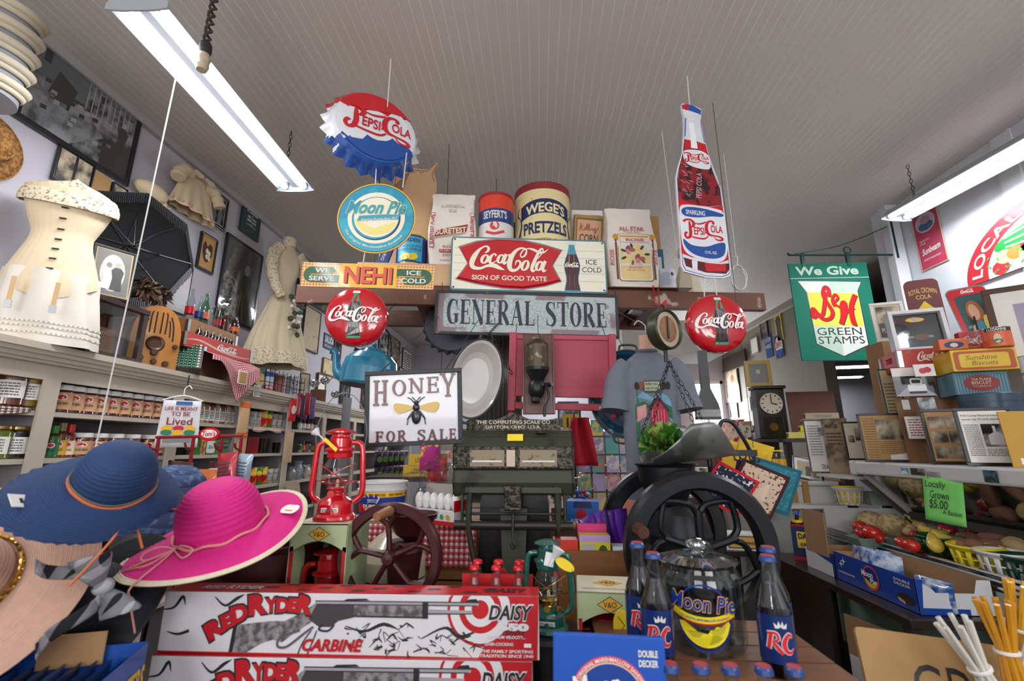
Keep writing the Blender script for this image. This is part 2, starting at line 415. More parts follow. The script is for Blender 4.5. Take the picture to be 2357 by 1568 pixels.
def serif(b,s,box,y,m,T=.19,t=.06,gap=.14,roman=None):
 x0,z0,x1,z1=box;items=[];X=0
 def bar(a,c,d,e):items.append(('p',[(X+a,c),(X+d,c),(X+d,e),(X+a,e)]))
 def rib(P,w,sm=5):items.append(('r',[(X+p[0],p[1])for p in P],w,sm))
 def stem(x):bar(x,0,x+T,1);foot(x);foot(x,1)
 def foot(x,top=0,w=T):bar(x-.09,(1-t)if top else 0,x+w+.09,1 if top else t)
 for ch in s:
  W=.78
  if ch==' ':W=.35
  elif ch in 'EFL':
   stem(.09)
   if ch!='L':bar(.09,1-t,.68,1);bar(.68-t,.74,.68,1);bar(.09,.48,.5,.48+t);bar(.5,.36,.5+t,.66)
   if ch!='F':bar(.09,0,.7,t);bar(.7-t,0,.7,.28)
   W=.74
  elif ch=='T':bar(.3,0,.3+T,1);foot(.3);bar(0,1-t,.78,1);bar(0,.74,t,1);bar(.78-t,.74,.78,1)
  elif ch=='I':stem(.09);W=.36
  elif ch=='H':stem(.09);stem(.58);bar(.2,.48,.6,.48+t);W=.86
  elif ch=='N':
   bar(.1,0,.1+t,1);foot(.1,0,t);foot(.05,1,t);bar(.72,0,.72+t,1);foot(.72,1,t);rib([(.12,1),(.72,0)],T,0);W=.86
  elif ch=='A':
   rib([(.1,0),(.42,1)],t*1.2,0);rib([(.42,1),(.72,0)],T*1.05,0);bar(.2,.3,.62,.3+t);foot(.06,0,.08);foot(.66,0,.14);W=.88
  elif ch=='R':
   stem(.09);rib([(.2,1-t/2),(.5,.97),(.64,.76),(.5,.53),(.2,.5)],[t,t*1.6,T,t*1.6,t]);rib([(.4,.5),(.76,.02)],T,0);bar(.66,0,.88,t);W=.86
  elif ch=='P':stem(.09);rib([(.2,1-t/2),(.5,.97),(.64,.74),(.5,.5),(.2,.47)],[t,t*1.6,T,t*1.6,t]);W=.74
  elif ch=='D':stem(.09);rib([(.2,1-t/2),(.5,.95),(.7,.5),(.5,.05),(.2,t/2)],[t,t*1.8,T,t*1.8,t]);W=.8
  elif ch=='Y':rib([(.1,1),(.42,.45)],T,0);rib([(.72,1),(.44,.45)],t*1.3,0);bar(.33,0,.33+T,.5);foot(.33);foot(.04,1,.12);foot(.68,1,.06);W=.82
  elif ch in 'OQ':
   P=ell(X+.4,.5,.4,.51,28);Q=ell(X+.4,.5,.4-T,.51-t,28);items.append(('o',P,Q));W=.8
  elif ch in 'GC':
   rib([(.68,.74),(.6,.93),(.4,.98),(.2,.85),(.1,.5),(.2,.15),(.4,.02),(.58,.06),(.66,.22)],[t,t,t*1.3,T*.9,T,T*.9,t*1.3,t,t])
   bar(.66,.68,.66+t,.98)
   if ch=='G':bar(.55,.05,.55+T,.42);bar(.46,.42-t,.82,.42)
   W=.82
  elif ch=='S':
   rib([(.6,.76),(.54,.93),(.34,.975),(.15,.9),(.12,.72),(.3,.57),(.5,.44),(.62,.26),(.54,.08),(.33,.025),(.13,.08),(.07,.26)],[t,t,t,T*.7,T,T,T,T,T*.7,t,t,t])
   bar(.58,.7,.58+t,.99);bar(.05,.01,.05+t,.3);W=.72
  elif ch=='.':bar(0,0,.14,.12);W=.14
  elif ch==',':bar(0,-.1,.12,.12);W=.14
  X+=W+gap
 X-=gap
 f=lambda p:(x0+p[0]/X*(x1-x0),z0+p[1]*(z1-z0))
 k=((x1-x0)/X,z1-z0);o=0
 for it in items:
  yy=y-(o%5)*.00004;o+=1
  if it[0]=='p':b.flat([f(p)for p in it[1]],yy,m)
  elif it[0]=='o':b.ring([f(p)for p in it[1]],[f(p)for p in it[2]],yy,m)
  else:
   c=B();c.ribbon(it[1],it[2],0,m,it[3])
   b.add([(f((p[0],p[2]))[0],yy,f((p[0],p[2]))[1])for p in c.v],c.f,m)
 return b
def SK(b,S,box,y,m,W,fat=1.):
 """hand lettering: S = list of (points, widths); W = natural width of the drawing whose height is 1"""
 x0,z0,x1,z1=box;kx=(x1-x0)/W;kz=z1-z0
 for i,(P,w)in enumerate(S):
  ww=w if isinstance(w,(list,tuple))else[w]*len(P)
  c=B();c.ribbon(P,[a*fat for a in ww],0,m,5)
  b.add([(x0+p[0]*kx,y-i*.00004+p[1]*.4,z0+p[2]*kz)for p in c.v],c.f,m)
 return b
def _n(P):return[((x-530)/290,(1165-y)/290)for x,y in P]
def _e(cx,cy,rx,ry,w=(.05,.12)):
 P=[(cx+rx*cos(a)+.3*ry*sin(a),cy-ry*sin(a))for a in[2*pi*i/12 for i in range(13)]]
 return(_n(P),[w[0]+(w[1]-w[0])*abs(cos(2*pi*i/12))for i in range(13)])
COLASCRIPT=[(_n([(690,962),(728,932),(732,896),(696,882),(630,920),(570,1000),(540,1080),(562,1128),(640,1138),(720,1108),(800,1102),(860,1125),(930,1152)]),[.03,.1,.1,.06,.1,.2,.2,.16,.1,.1,.17,.14,.01]),_e(692,1030,34,46),(_n([(826,990),(800,966),(758,1010),(750,1058),(780,1074),(830,1044)]),[.1,.05,.13,.13,.06,.03]),_e(880,1024,32,46),(_n([(945,966),(916,1040),(922,1076),(958,1050)]),[.13,.13,.1,.03]),(_n([(966,984),(1012,975)]),.1),(_n([(1052,1096),(1062,1050),(1100,1044),(1112,1085),(1072,1140),(1010,1150),(982,1100),(1000,1010),(1060,925),(1130,892),(1182,912),(1172,968),(1132,998),(1112,972),(1145,918),(1205,896),(1270,908),(1340,938),(1400,930),(1444,892)]),[.02,.06,.08,.1,.1,.14,.2,.2,.12,.07,.06,.08,.05,.05,.05,.05,.1,.1,.06,.01]),_e(1168,1092,34,54),(_n([(1320,1010),(1378,930),(1374,892),(1340,918),(1284,1030),(1248,1122),(1262,1156),(1300,1130)]),[.03,.05,.06,.1,.14,.14,.09,.03]),_e(1335,1094,32,50),(_n([(1408,1034),(1378,1110),(1386,1152),(1420,1138)]),[.13,.13,.1,.03])]
def CS(b,box,y,m,fat=1.):return SK(b,COLASCRIPT,box,y,m,3.15,fat)
POP=[([(.02,.84),(.1,.93),(.3,.97),(.46,.9),(.52,.76),(.44,.62),(.3,.6)],[.16,.1,.1,.12,.16,.1,.03]),([(.3,.88),(.32,.6),(.33,.3),(.26,.08),(.12,.03),(.05,.16),(.1,.3),(.18,.26)],[.08,.14,.16,.14,.1,.12,.1,.05]),([(.3,.12),(.6,.06),(1.,.05),(1.2,.2)],[.06,.08,.08,.05]),([(.5,.84),(.75,.78),(1.,.84),(1.16,.93)],[.02,.07,.08,.05]),([(1.5,.82),(1.52,.92),(1.42,.98),(1.26,.92),(1.15,.7),(1.16,.42),(1.28,.27),(1.5,.24),(1.8,.2),(1.92,.1),(1.8,.03),(1.6,.06),(1.48,.2)],[.12,.12,.09,.11,.16,.16,.12,.07,.09,.11,.09,.06,.02])]
def PP(b,box,y,m):
 SK(b,POP,box,y,m,2.)
 x0,z0,x1,z1=box;X=lambda a:x0+(x1-x0)*a/2;Z=lambda a:z0+(z1-z0)*a
 b.text('EPSI',(X(.5),Z(.22),X(1.02),Z(.62)),y-.0003,m,0,.02)
 b.flat(ell(X(1.08),Z(.5),.03*(x1-x0)/2,.05*(z1-z0),8),y,m).flat(ell(X(1.08),Z(.36),.03*(x1-x0)/2,.05*(z1-z0),8),y,m)
 return b.text('OLA',(X(1.36),Z(.4),X(1.97),Z(.78)),y-.0003,m,0,.02)
BOT=[(0,0),(.155,0),(.165,.03),(.15,.12),(.125,.22),(.13,.32),(.16,.45),(.165,.55),(.135,.66),(.1,.75),(.07,.85),(.058,.93),(.07,.94),(.07,.99),(0,1)]
def FB(b,cx,z0,h,y,glassm=None,cola=None,cap=None,k=1.):
 """printed picture of a contour bottle on a sign"""
 g=glassm or K('3f8f7f',.3);c=cola or K('2a0f10',.3);cp=cap or K('dfe3df',.4)
 P=[(cx+r*h*k,z0+z*h)for r,z in BOT[1:-1]]+[(cx-r*h*k,z0+z*h)for r,z in BOT[1:-1]][::-1]
 b.flat(P,y,g)
 P=[(cx+(r-.012)*h*k,z0+z*h)for r,z in BOT[2:10]]+[(cx-(r-.012)*h*k,z0+z*h)for r,z in BOT[2:10]][::-1]
 b.flat([(x,max(z,z0+.05*h))for x,z in P],y-.0004,c)
 b.flat([(cx-.09*h*k,z0+.94*h),(cx+.09*h*k,z0+.94*h),(cx+.08*h*k,z0+h),(cx-.08*h*k,z0+h)],y-.0005,cp)
 for s,w in((-.06,.012),(.045,.008)):
  b.ribbon([(cx+s*h*k*.9,z0+.5*h),(cx+s*h*k,z0+.66*h),(cx+s*.6*h*k,z0+.84*h)],[w*h,w*h*1.5,w*h*.5],y-.0008,K('9c8683',.3))
  b.ribbon([(cx+s*h*k*1.1,z0+.1*h),(cx+s*h*k*.9,z0+.24*h),(cx+s*h*k*1.1,z0+.36*h)],[w*h*.5,w*h*1.2,w*h*.5],y-.0008,K('8a5550',.3))
 return b
def CR(b,cx,cz,r,y,m,k=1.):
 """the moon with the little profile"""
 P=ell(cx,cz,r,r*k,24,pi*1.06,pi*1.94)
 Q=[(cx+.92*r,cz-.1*r),(cx+.6*r,cz-.3*r),(cx+.42*r,cz-.28*r),(cx+.3*r,cz-.42*r),(cx+.2*r,cz-.4*r),(cx+.08*r,cz-.56*r),(cx-.3*r,cz-.5*r),(cx-.75*r,cz-.22*r)]
 return b.flat(P+Q,y,m)
def words(b,lines,x0,z1,w,h,y,m,lead=1.5,shear=0,bold=0,center=True):
 for i,l in enumerate(lines):
  if not l:continue
  hh=h[i]if isinstance(h,(list,tuple))else h
  v,f,a=TM(l,shear,bold)
  ww=min(w,hh*a)
  cx=x0+w/2 if center else x0+ww/2
  b.text(l,(cx-ww/2,z1-hh,cx+ww/2,z1),y,m,shear,bold)
  z1-=hh*lead
 return b
def SB(b,x0,z0,x1,z1,n,y,m,rnd=None,th_=.0012):
 """rows of print too small to read"""
 for i in range(n):
  z=z1-(z1-z0)*(i+.5)/n;x=x0
  while x<x1:
   w=random.uniform(.06,.2)*(x1-x0);e=min(x1,x+w)
   b.flat([(x,z-(z1-z0)/n*.22),(e,z-(z1-z0)/n*.22),(e,z+(z1-z0)/n*.22),(x,z+(z1-z0)/n*.22)],y,m);x=e+(x1-x0)*.03
 return b
BSL=.113;BR=math.atan(BSL)
def PB(px,py,off=0):r=ray(px,py);return EYE+r*((2.68-off)/(r.y-BSL*r.x))
def rB(x0,y0,x1,y1,off=0,f=PB):
 xm,ym=(x0+x1)/2,(y0+y1)/2
 a,c,t_,bo=f(x0,ym,off),f(x1,ym,off),f(xm,y0,off),f(xm,y1,off)
 return bo,(c-a).length,(t_-bo).length
def rY(x0,y0,x1,y1,Y):return rB(x0,y0,x1,y1,Y,PY)
def rX(x0,y0,x1,y1,X):return rB(x0,y0,x1,y1,X,PX)
# the beam over the counter and what stands or hangs on it
old_wood=K('6b4433',.6,kind='wood',hx2='4a2c22',sc=4,bump=.1)
paintw=K('6b4433',.6,kind='blot',hx2='b9a79a',sc=7,k=.66,bump=.05)
a,c=PB(683,655),PB(1760,675)
zt=PB(1200,664).z
BL,BE=PB(683,656),PB(1760,676)
bc=Vec(((BL.x+BE.x)/2,(BL.y+BE.y)/2,0));blen=(Vec((BE.x,BE.y))-Vec((BL.x,BL.y))).length
t=th('display_beam','scuffed brown timber shelf hung across the store under tins and signs','beam shelf',(bc.x,bc.y,zt),(0,0,BR))
h=blen/2
B().bb(-h,0,-.115,h,.045,0,paintw).obj('front_rail',t,bev=.004)
B().bb(-h+.1,.5,-.115,h-.4,.545,0,old_wood).obj('back_rail',t,bev=.004)
for x in(-h+.75,-.5,.55,h-.7):
 B().bb(x-.04,.045,-.1,x+.04,.5,-.02,old_wood).obj('cross_piece',t)
B().bb(-h+.25,.02,0,h-.55,.4,.014,K('5d3b2c',.7,kind='wood',hx2='3f261d')).obj('shelf_board',t)
for x,s in((-.62,1),(.66,-1)):
 B().tube([(x,.27,-.02),(x+s*.25,.27,-.35)],.022,old_wood,6).obj('brace',t)
ZB=zt+.015
for x in(-h+.35,h-.35):
 string('thin rod carrying the %s end of the brown timber shelf'%('left' if x<0 else 'right'),[(bc.x+x,bc.y+x*BSL+.27,zt+.01),(bc.x+x,bc.y+x*BSL+.27,3.6)],.004,IRON,'hanging_rod','rod')
lightwood=K('d9b48e',.65,kind='woodz',hx2='cfa67c',sc=2,bump=.03)
p,w,hh=rB(822,604,1392,656,-0);p.z=ZB;ZR=PB(1000,604).z;hh=ZR-ZB
x1=-w*.19;B().bb(-w/2,0,0,x1,.15,hh,lightwood).bb(x1,0,0,w/2,.36,hh,lightwood).obj('plywood_riser',loc=p+Vec((-.02*BSL,.02,0)),rot=(0,0,BR),label='pale plywood riser box on the timber shelf under the tins',cat='riser box',bev=.003)
p,w,hh=rB(886,372,995,656,-.27);p.z=ZB;k=PB(980,372,-.27).z-ZB
P=[(-.17,.14),(-.18,.18)][:0]+[(-.17,0),(.19,0),(.21,.15),(.205,.35),(.2,.46),(.17,.58),(.13,.66),(.135,.72),(.155,.78),(.15,.86),(.128,.92),(.16,.99),(.145,1.),(.1,.945),(.06,.935),(-.02,.94),(-.09,.95),(-.1,.925),(-.13,.9),(-.155,.5),(-.155,.76),(-.13,.68),(-.145,.6),(-.19,.48),(-.2,.3)]
t=th('cat_cutout','tan plywood cut-out shaped like a sitting cat seen from behind','wood cutout',p,(0,0,BR+.1))
B().prism([(x*k,z*k)for x,z in P],-.01,.01,lightwood).obj('body',t)
b=B();e=K('7d5a3c',.8)
b.ribbon([(x*.93*k,(z*.97+.015)*k)for x,z in P[9:24]],.004,-.0105,e,3)
b.ribbon([(-.02*k,.92*k),(0,.9*k),(.02*k,.93*k),(.04*k,.9*k),(.06*k,.92*k)],.004,-.0105,e,0);b.obj('burnt_outline',t)
def bag(label,x0,y0,x1,y1,off,draw,zb=None):
 p,w,hh=rB(x0,y0,x1,y1,off);p.z=zb or ZB+.007;hh=PB(x0,y0,off+.06).z-p.z
 t=th('flour_bag',label,'flour sack',p,(0,0,BR),'paper flour sacks on the beam');d=w*.5;pm=K('e9e1d8',.85,var=.05,sc=5,bump=.15)
 def fn(u,v):
  a=2*pi*u;z=v*hh
  q=.9+.1*sin(pi*min(1,v*1.3))if v<.93 else .93-(v-.93)*.3
  sx=max(-1,min(1,1.35*cos(a)));sy=max(-1,min(1,1.35*sin(a)))
  dd=d/2*(1-max(0,v-.55)/.45*.82)
  wr=.003*sin(9*a+11*v)*sin(17*v)
  return(sx*(w/2*q+wr),sy*(dd+wr)+d*0,z)
 b=B().grid(fn,40,24,pm);b.flat([],0,pm)if 0 else None
 b.add([fn(i/40,1)for i in range(40)],[tuple(range(40))],pm).add([fn(i/40,0)for i in range(40)],[tuple(range(40))[::-1]],pm)
 b.obj('paper_sack',t,sharp=60)
 b=B();b.F=lambda x,y,z:(x,-d/2*(1-max(0,z/hh-.55)/.45*.82)-.006+y,z)
 draw(b,w,hh);b.obj('print',t)
def dr1(b,w,h):
 r=K('b5333c',.8);g=K('6d6a66',.8)
 words(b,['MANUFACTURED BY','ALL STAR MILLS, INC.','KINGS, N.C.','25 LBS.'],-w*.3,h*.83,w*.6,[h*.014,h*.026,h*.016,h*.024],0,g,1.7)
 P=[(-w*.36,h*.36),(-w*.31,h*.45),(w*.33,h*.53),(w*.3,h*.43)]
 b.flat(P,0,K('8f3a40',.8));b.flat([(x-.006,z-.012)for x,z in P],.001,K('b9b2a0',.8))
 b.text('SURETEST',(-w*.33,h*.38,w*.3,h*.455),-.001,K('f3d9b8',.8),0,.03,fn=lambda x,z:(x,z+.12*(x+w*.33)))
 for s in(-1,1):
  b.flat([(s*w*.46,h*.22),(s*w*.46,h*.7),(s*w*.37,h*.7),(s*w*.37,h*.22)],0,r);b.flat([(s*w*.45,h*.23),(s*w*.45,h*.69),(s*w*.38,h*.69),(s*w*.38,h*.23)],-.0005,K('e9e1d8',.85))
  b.text('SURETEST PLAIN',(s*w*.415-h*.2,h*.44,s*w*.415+h*.2,h*.48),-.001,r,0,.02,rot=-s*pi/2)
 words(b,['BLEACHED'],-w*.2,h*.25,w*.4,h*.03,0,r,1.7);b.flat([(-w*.25,h*.16),(w*.25,h*.16),(w*.25,h*.2),(-w*.25,h*.2)],0,r)
 b.text('PLAIN FLOUR',(-w*.23,h*.167,w*.23,h*.193),-.001,PW);words(b,['ENRICHED','WITH','VITAMINS AND IRON'],-w*.25,h*.14,w*.5,[h*.03,h*.014,h*.02],0,r,1.6)
def dr2(b,w,h):
 r=K('c67079',.8);o=K('d99a3d',.8);g=K('4d6b3f',.8)
 b.text('ALL STAR',(-w*.24,h*.69,w*.26,h*.745),0,r,0,.03,fn=lambda x,z:(x,z-1.2*(x/w)**2*h*.12));b.text('MILLS INC.',(-w*.16,h*.655,w*.18,h*.685),0,r)
 b.flat(RR(-w*.3,h*.08,w*.36,h*.64,.02),0,K('3d3a36',.8));b.flat(RR(-w*.29,h*.085,w*.35,h*.635,.02),-.0004,K('efe3c8',.8));b.flat(RR(-w*.25,h*.1,w*.31,h*.62,.02),-.0008,K('ecd396',.8))
 b.flat([(-w*.25,h*.53),(w*.31,h*.53),(w*.31,h*.59),(-w*.25,h*.59)],-.001,K('e8ddd0',.8));b.text('ROSE',(-w*.14,h*.54,w*.22,h*.58),-.0014,r,0,.04)
 b.flat([(-w*.25,h*.6),(w*.31,h*.6),(w*.31,h*.615),(-w*.25,h*.615)],-.001,o)
 for cx,cz,q in((-.08,.44,.075),(.1,.34,.08)):
  for i in range(7):b.flat(ell(cx*w+.75*q*w*cos(i*2.1),cz*h+.6*q*w*sin(i*2.1),q*w*.75,q*w*.5,10,rot=i),-.0014-i*.0001,K(('b5626f','9e4a58','cf8a92')[i%3],.8))
 for i in range(12):
  a=i*.9;b.flat(ell(.02*w+.24*w*cos(a),.39*h+.1*h*sin(a),.055*w,.022*w,8,rot=a),-.0012,g)
 b.flat([(-w*.25,h*.25),(w*.31,h*.25),(w*.31,h*.28),(-w*.25,h*.28)],-.001,PW)
 words(b,['ENRICHED','','BLEACHED','SELF RISING FLOUR'],-w*.2,h*.277,w*.46,[h*.02,h*.03,h*.022,h*.016],-.0015,r,1.5)
 for s in(-1,1):b.text('ROSE',(s*w*.42+0-h*.09,h*.33,s*w*.42+h*.09,h*.375),0,r,0,.02,rot=-s*pi/2)
 for s in(-.33,.39):b.bb(s*w-.006,-.0005,h*.1,s*w+.006,.0005,h*.6,K('7e4a3a',.8));b.flat(ell(s*w,h*.6,.018,.022,10),-.001,o)
bag('white paper flour sack with red slanted lettering, left of the red-topped chip tin',987,438,1094,606,-.12,dr1,ZR)
bag('white paper flour sack with printed rose bouquet, right of the fishtail cola sign',1396,472,1510,660,-.11,dr2)
def tin(name,label,x0,y0,x1,y1,off,cols,lid,draw,cat='tin',lidh=.05,grp=None,z=None):
 """cylindrical tin: cols = [(height share, material)...] bottom up"""
 p,w,hh=rB(x0,y0,x1,y1,off);r=w/2;p,w,hh=rB(x0,y0,x1,y1,-r-.03);r=w/2;p.z=z or ZR;hh=PB((x0+x1)/2,y0+8,-r*.4-.03).z-p.z
 t=th(name,label,cat,p,(0,0,BR),grp)
 prof=[(r*.97,0)];ms=[]
 for sh,m in cols:prof+=[(r,sh*hh+(.003 if len(prof)==1 else 0))]if len(prof)>1 else[(r,.004),(r,sh*hh)];ms+=[m]if len(prof)>3 else[m,m]
 prof=[(0,0)]+prof+[(r,hh*.99),(0,hh*.99)];ms=[cols[0][1]]+ms+[cols[-1][1]]*2
 B().lathe(prof,ms[:len(prof)-1],40).obj('tin_body',t)
 if lid:B().lathe([(r*1.005,hh*(1-lidh)),(r*1.02,hh*(1-lidh)),(r*1.025,hh-.004),(r*.99,hh),(r*.96,hh-.006),(0,hh-.006)],lid,40).obj('lid',t)
 b=B();b.F=wrap(r);draw(b,r,hh);b.obj('label_print',t)
 return t
cr=K('ead9a0',.45,kind='speck',hx2='6b5738',sc=22,k=.74,wet=.3)
def dw(b,r,h):
 n=K('1f2c5c',.5)
 P=[(r*s*i/8,.68*h-.1*h*(i/8)**2*1.2)for s in(1,)for i in range(-8,9)]
 for q in range(-8,8):
  f=lambda i:h*(.62-.06*(i/8)**2)
  b.flat([(r*.95*q/8,f(q)),(r*.95*(q+1)/8,f(q+1)),(r*.95*(q+1)/8,f(q+1)+.17*h),(r*.95*q/8,f(q)+.17*h)],-.001,n)
 b.text("WEGE'S",(-r*.72,h*.63,r*.72,h*.75),-.002,K('efe2ad',.5),0,.03,fn=lambda x,z:(x,z-.06*h*(x/r)**2))
 b.text('PRETZELS',(-r*.82,h*.38,r*.82,h*.52),-.002,n,0,.03)
 b.text('WEGE PRETZEL CO. INC',(-r*.8,h*.28,r*.8,h*.32),-.002,n)
 for s in(-1,1):
  b.ribbon([(s*r*1.05,h*.74),(s*r*1.15,h*.66),(s*r*1.,h*.6),(s*r*.93,h*.5),(s*r*1.1,h*.36),(s*r*1.02,h*.24)],[.004,.012,.006,.012,.014,.004],-.0015,n)
  b.ribbon([(s*r*.9,h*.5),(s*r*.98,h*.4),(s*r*.9,h*.2)],[.003,.006,.003],-.0015,n)
 b.ribbon([(-r*.3,h*.1),(0,h*.2),(r*.3,h*.1)],.01,-.0015,n)
tin('pretzel_tin','big cream pretzel tin with a dark red lid and navy banner',1187,424,1312,558,-.16,[(.3,cr),(.6,cr)],K('8e2530',.4,wet=.3),dw,lidh=.09)
wt,bl,rd=K('e7e3df',.35,wet=.4),K('28407f',.35,wet=.4),K('e2452e',.35,wet=.4)
def dsf(b,r,h):
 b.text("SEYFERT'S",(-r*.75,h*.63,r*.6,h*.74),-.002,wt,0,.03);n=K('2c3c66',.5);q=K('d8433f',.5)
 b.flat(ell(-.1*r,h*.53,r*.26,r*.26,20),-.001,q);b.ribbon([(-r*.2,h*.52),(-.1*r,h*.55),(r*.02,h*.54)],.004,-.002,wt)
 b.ribbon([(-r*.6,h*.46),(-r*.1,h*.42),(r*.45,h*.46)],.018,-.0015,q);b.text('POTATO CHIPS',(-r*.6,h*.25,r*.6,h*.36),-.002,n,0,.01)
 b.flat(ell(-.02*r,h*.24,r*.4,h*.16,16,pi,2*pi),-.001,q)
 for z in(.15,.18,.21):b.ribbon([(-r*1.2,h*(z-.05)),(-r*.45,h*z),(r*.45,h*z),(r*1.2,h*(z-.05))],.005,-.0008,q,3)
tin('chip_tin','slim red, white and blue potato chip tin with red lid',1101,441,1182,556,-.12,[(.07,bl),(.58,wt),(.77,bl),(.95,rd)],K('a3262e',.4,wet=.3),dsf,lidh=.045)
def dbd(b,r,h):
 cy=K('49b6dd',.4);n=K('23306e',.4)
 b.grid(lambda u,v:(r*1.7*(u-.5),-.0006,h*(.1+.78*v)),14,1,cy);b.text('BORDEN',(-r*.65,h*.7,r*.65,h*.83),-.0016,n,0,.02)
 b.text('LEMON JUICE',(-r*.8,h*.52,r*.8,h*.6),-.0016,n);b.text('CORN SYRUP',(-r*.8,h*.42,r*.8,h*.5),-.0016,n)
 for x,c_ in((-.25,'f4e27a'),(.22,'f0d62c')):b.flat(ell(x*r,h*.22,r*.32,h*.11,16,rot=.3),-.008+x*.001,K(c_,.4))
tin('juice_tin','blue lemon juice tin with yellow rims, beside the round pie sign',911,534,982,612,-.02,[(.05,K('e2c53a',.4)),(.94,K('25357f',.35,wet=.3)),(.99,K('e2c53a',.4))],None,dbd)
def doat(b,r,h):b.flat(ell(r*.3,h*.72,r*.2,r*.2,14),-.001,K('3a3a30',.6));b.flat([(r*.1,h*.3),(r*.9,h*.3),(r*.9,h*.48),(r*.1,h*.48)],-.001,BL_);b.text('OATS',(r*.15,h*.33,r*.85,h*.45),-.002,PW);SB(b,-r*.9,h*.2,0,h*.8,9,-.001,K('7f8fae',.7))
tin('oat_tin','small pale oat tin right of the rose flour sack',1514,612,1556,664,-.03,[(.1,K('c9ccd4',.5)),(.98,K('c9ccd4',.5))],None,doat,z=ZB+.008)
def carton(name,label,x0,y0,x1,y1,off,m,dep,draw=None,cat='box',ry=0,rz=0,z=None):
 p,w,hh=rB(x0,y0,x1,y1,off);p.z=ZB if z is None else z;hh=PB((x0+x1)/2,y0,off).z-p.z
 t=th(name,label,cat,p,(0,ry,BR+rz))
 B().bb(-w/2,0,0,w/2,dep,hh,m).obj('carton',t,bev=.002)
 if draw:b=B();draw(b,w,hh);b.obj('print',t)
 return t
def dk(b,w,h):
 b.flat(RR(-w*.44,-h*0+.004,w*.44,h*.95,.004),-.0008,K('7d6a3c',.8));b.flat(RR(-w*.41,.008,w*.41,h*.92,.004),-.0012,K('d9a98a',.8))
 SK(b,[([(0,0),(.1,1),(.05,.4),(.3,.8),(.15,.4),(.4,.1),(.55,.5),(.5,.1),(.75,1),(.7,.1),(.95,1),(.9,.1),(1.2,.45),(1.3,.1),(1.5,.5),(1.45,-.3),(1.6,.1),(1.8,.5)],.1)],(-w*.32,h*.74,w*.34,h*.86),-.0016,K('a3644f',.8),1.9)
 d=K('2e3a26',.8);b.text('CORN',(-w*.32,h*.57,w*.3,h*.69),-.0016,d,0,.01);b.text('FLAKES',(-w*.36,h*.42,w*.36,h*.54),-.0016,d,0,.01);SB(b,-w*.3,h*.2,w*.3,h*.36,3,-.0016,K('8d6a55',.8))
carton('cereal_box','faded tan corn flakes box leaning beside the pretzel tin',1315,495,1383,556,-.24,K('b08a58',.8,var=.12),.05,dk,ry=.07,z=ZR)
carton('card_sheet','white printed card with thin border behind the faded cereal box',1318,484,1390,556,-.31,PW,.004,lambda b,w,h:b.ring(RR(-w*.45,h*.05,w*.45,h*.93,.003),RR(-w*.43,h*.07,w*.43,h*.91,.003),-.0008,K('8a8f9a',.8)),'card',z=ZR)
carton('wood_plaque','brown framed card peeking out behind the rose flour sack',1500,498,1528,660,-.37,K('b98a52',.6,kind='wood',hx2='9a6d3c'),.02,None,'plaque')
carton('cocoa_tin','dark blue box edge behind the rose flour sack',1514,574,1533,660,-.28,K('2b5f83',.4,wet=.3),.08,lambda b,w,h:b.flat([(-w*.3,h*.2),(w*.2,h*.2),(w*.2,h*.85),(-w*.3,h*.85)],-.001,K('cfd7da',.6)))
carton('tonic_tin','narrow olive tin edge between the chip tin and pretzel tin',1180,512,1188,556,-.34,K('5d6a2f',.4),.04,z=ZR)
carton('cornbread_book','dark blue booklet leaning behind the round pie sign',866,566,890,612,-.05,K('25407a',.5),.02,lambda b,w,h:b.text('ORIG',(-w*.1-h*.3,h*.42,-w*.1+h*.3,h*.58),-.001,PW,rot=-pi/2),'booklet',ry=.3,z=ZR)
p=PB(1490,660,-.04);p.z=ZB
B().bb(-.27,-.02,0,.27,.36,.006,K('7a5134',.6,kind='wood',hx2='5d3b25')).obj('serving_tray',loc=(p.x,p.y-.03,ZB),rot=(0,0,BR),label='thin dark board under the rose flour sack',cat='board')
p,w,hh=rB(1556,560,1614,668,-.12);p.z=ZB;hh=PB(1580,560,-.12).z-ZB
t=th('rag_doll','pale cloth doll in bonnet half hidden behind the bottle-shaped sign','doll',p,(0,0,BR));cm=K('cdbfa8',.9,bump=.2,sc=30)
B().lathe([(0,0),(w*.5,0),(w*.46,hh*.2),(w*.3,hh*.5),(w*.16,hh*.66),(0,hh*.68)],cm,24,fn=lambda a,r,z:(r*(1+.08*sin(7*a))*cos(a),r*(.7+.06*sin(7*a))*sin(a),z)).obj('dress',t)
B().ball((0,0,hh*.8),(w*.22,w*.2,hh*.17),cm).lathe([(w*.2,hh*.72),(w*.33,hh*.76),(w*.34,hh*.82),(w*.22,hh*.9)],cm,20).obj('bonnet',t)
def PS(name,label,x0,y0,x1,y1,off,thick=.006,roll=0,cat='sign',z=None):
 p,w,hh=rB(x0,y0,x1,y1,off)
 if z is not None:p.z=z
 return th(name,label,cat,p,(0,roll,BR)),w,hh
t,w,h=PS('drink_sign','long yellow and green drink sign with checkered border',692,608,998,663,.53,roll=R(.6))
chk=K('cc6534',.4,kind='check',hx2='e8cf8e',sc=420,wet=.4)
B().prism(RR(-w/2,0,w/2,h,.008),0,.006,chk,IRON).obj('panel',t)
b=B();g=K('1f5a3c',.4,wet=.4);y_=K('f2b632',.4,wet=.4);s=w/305
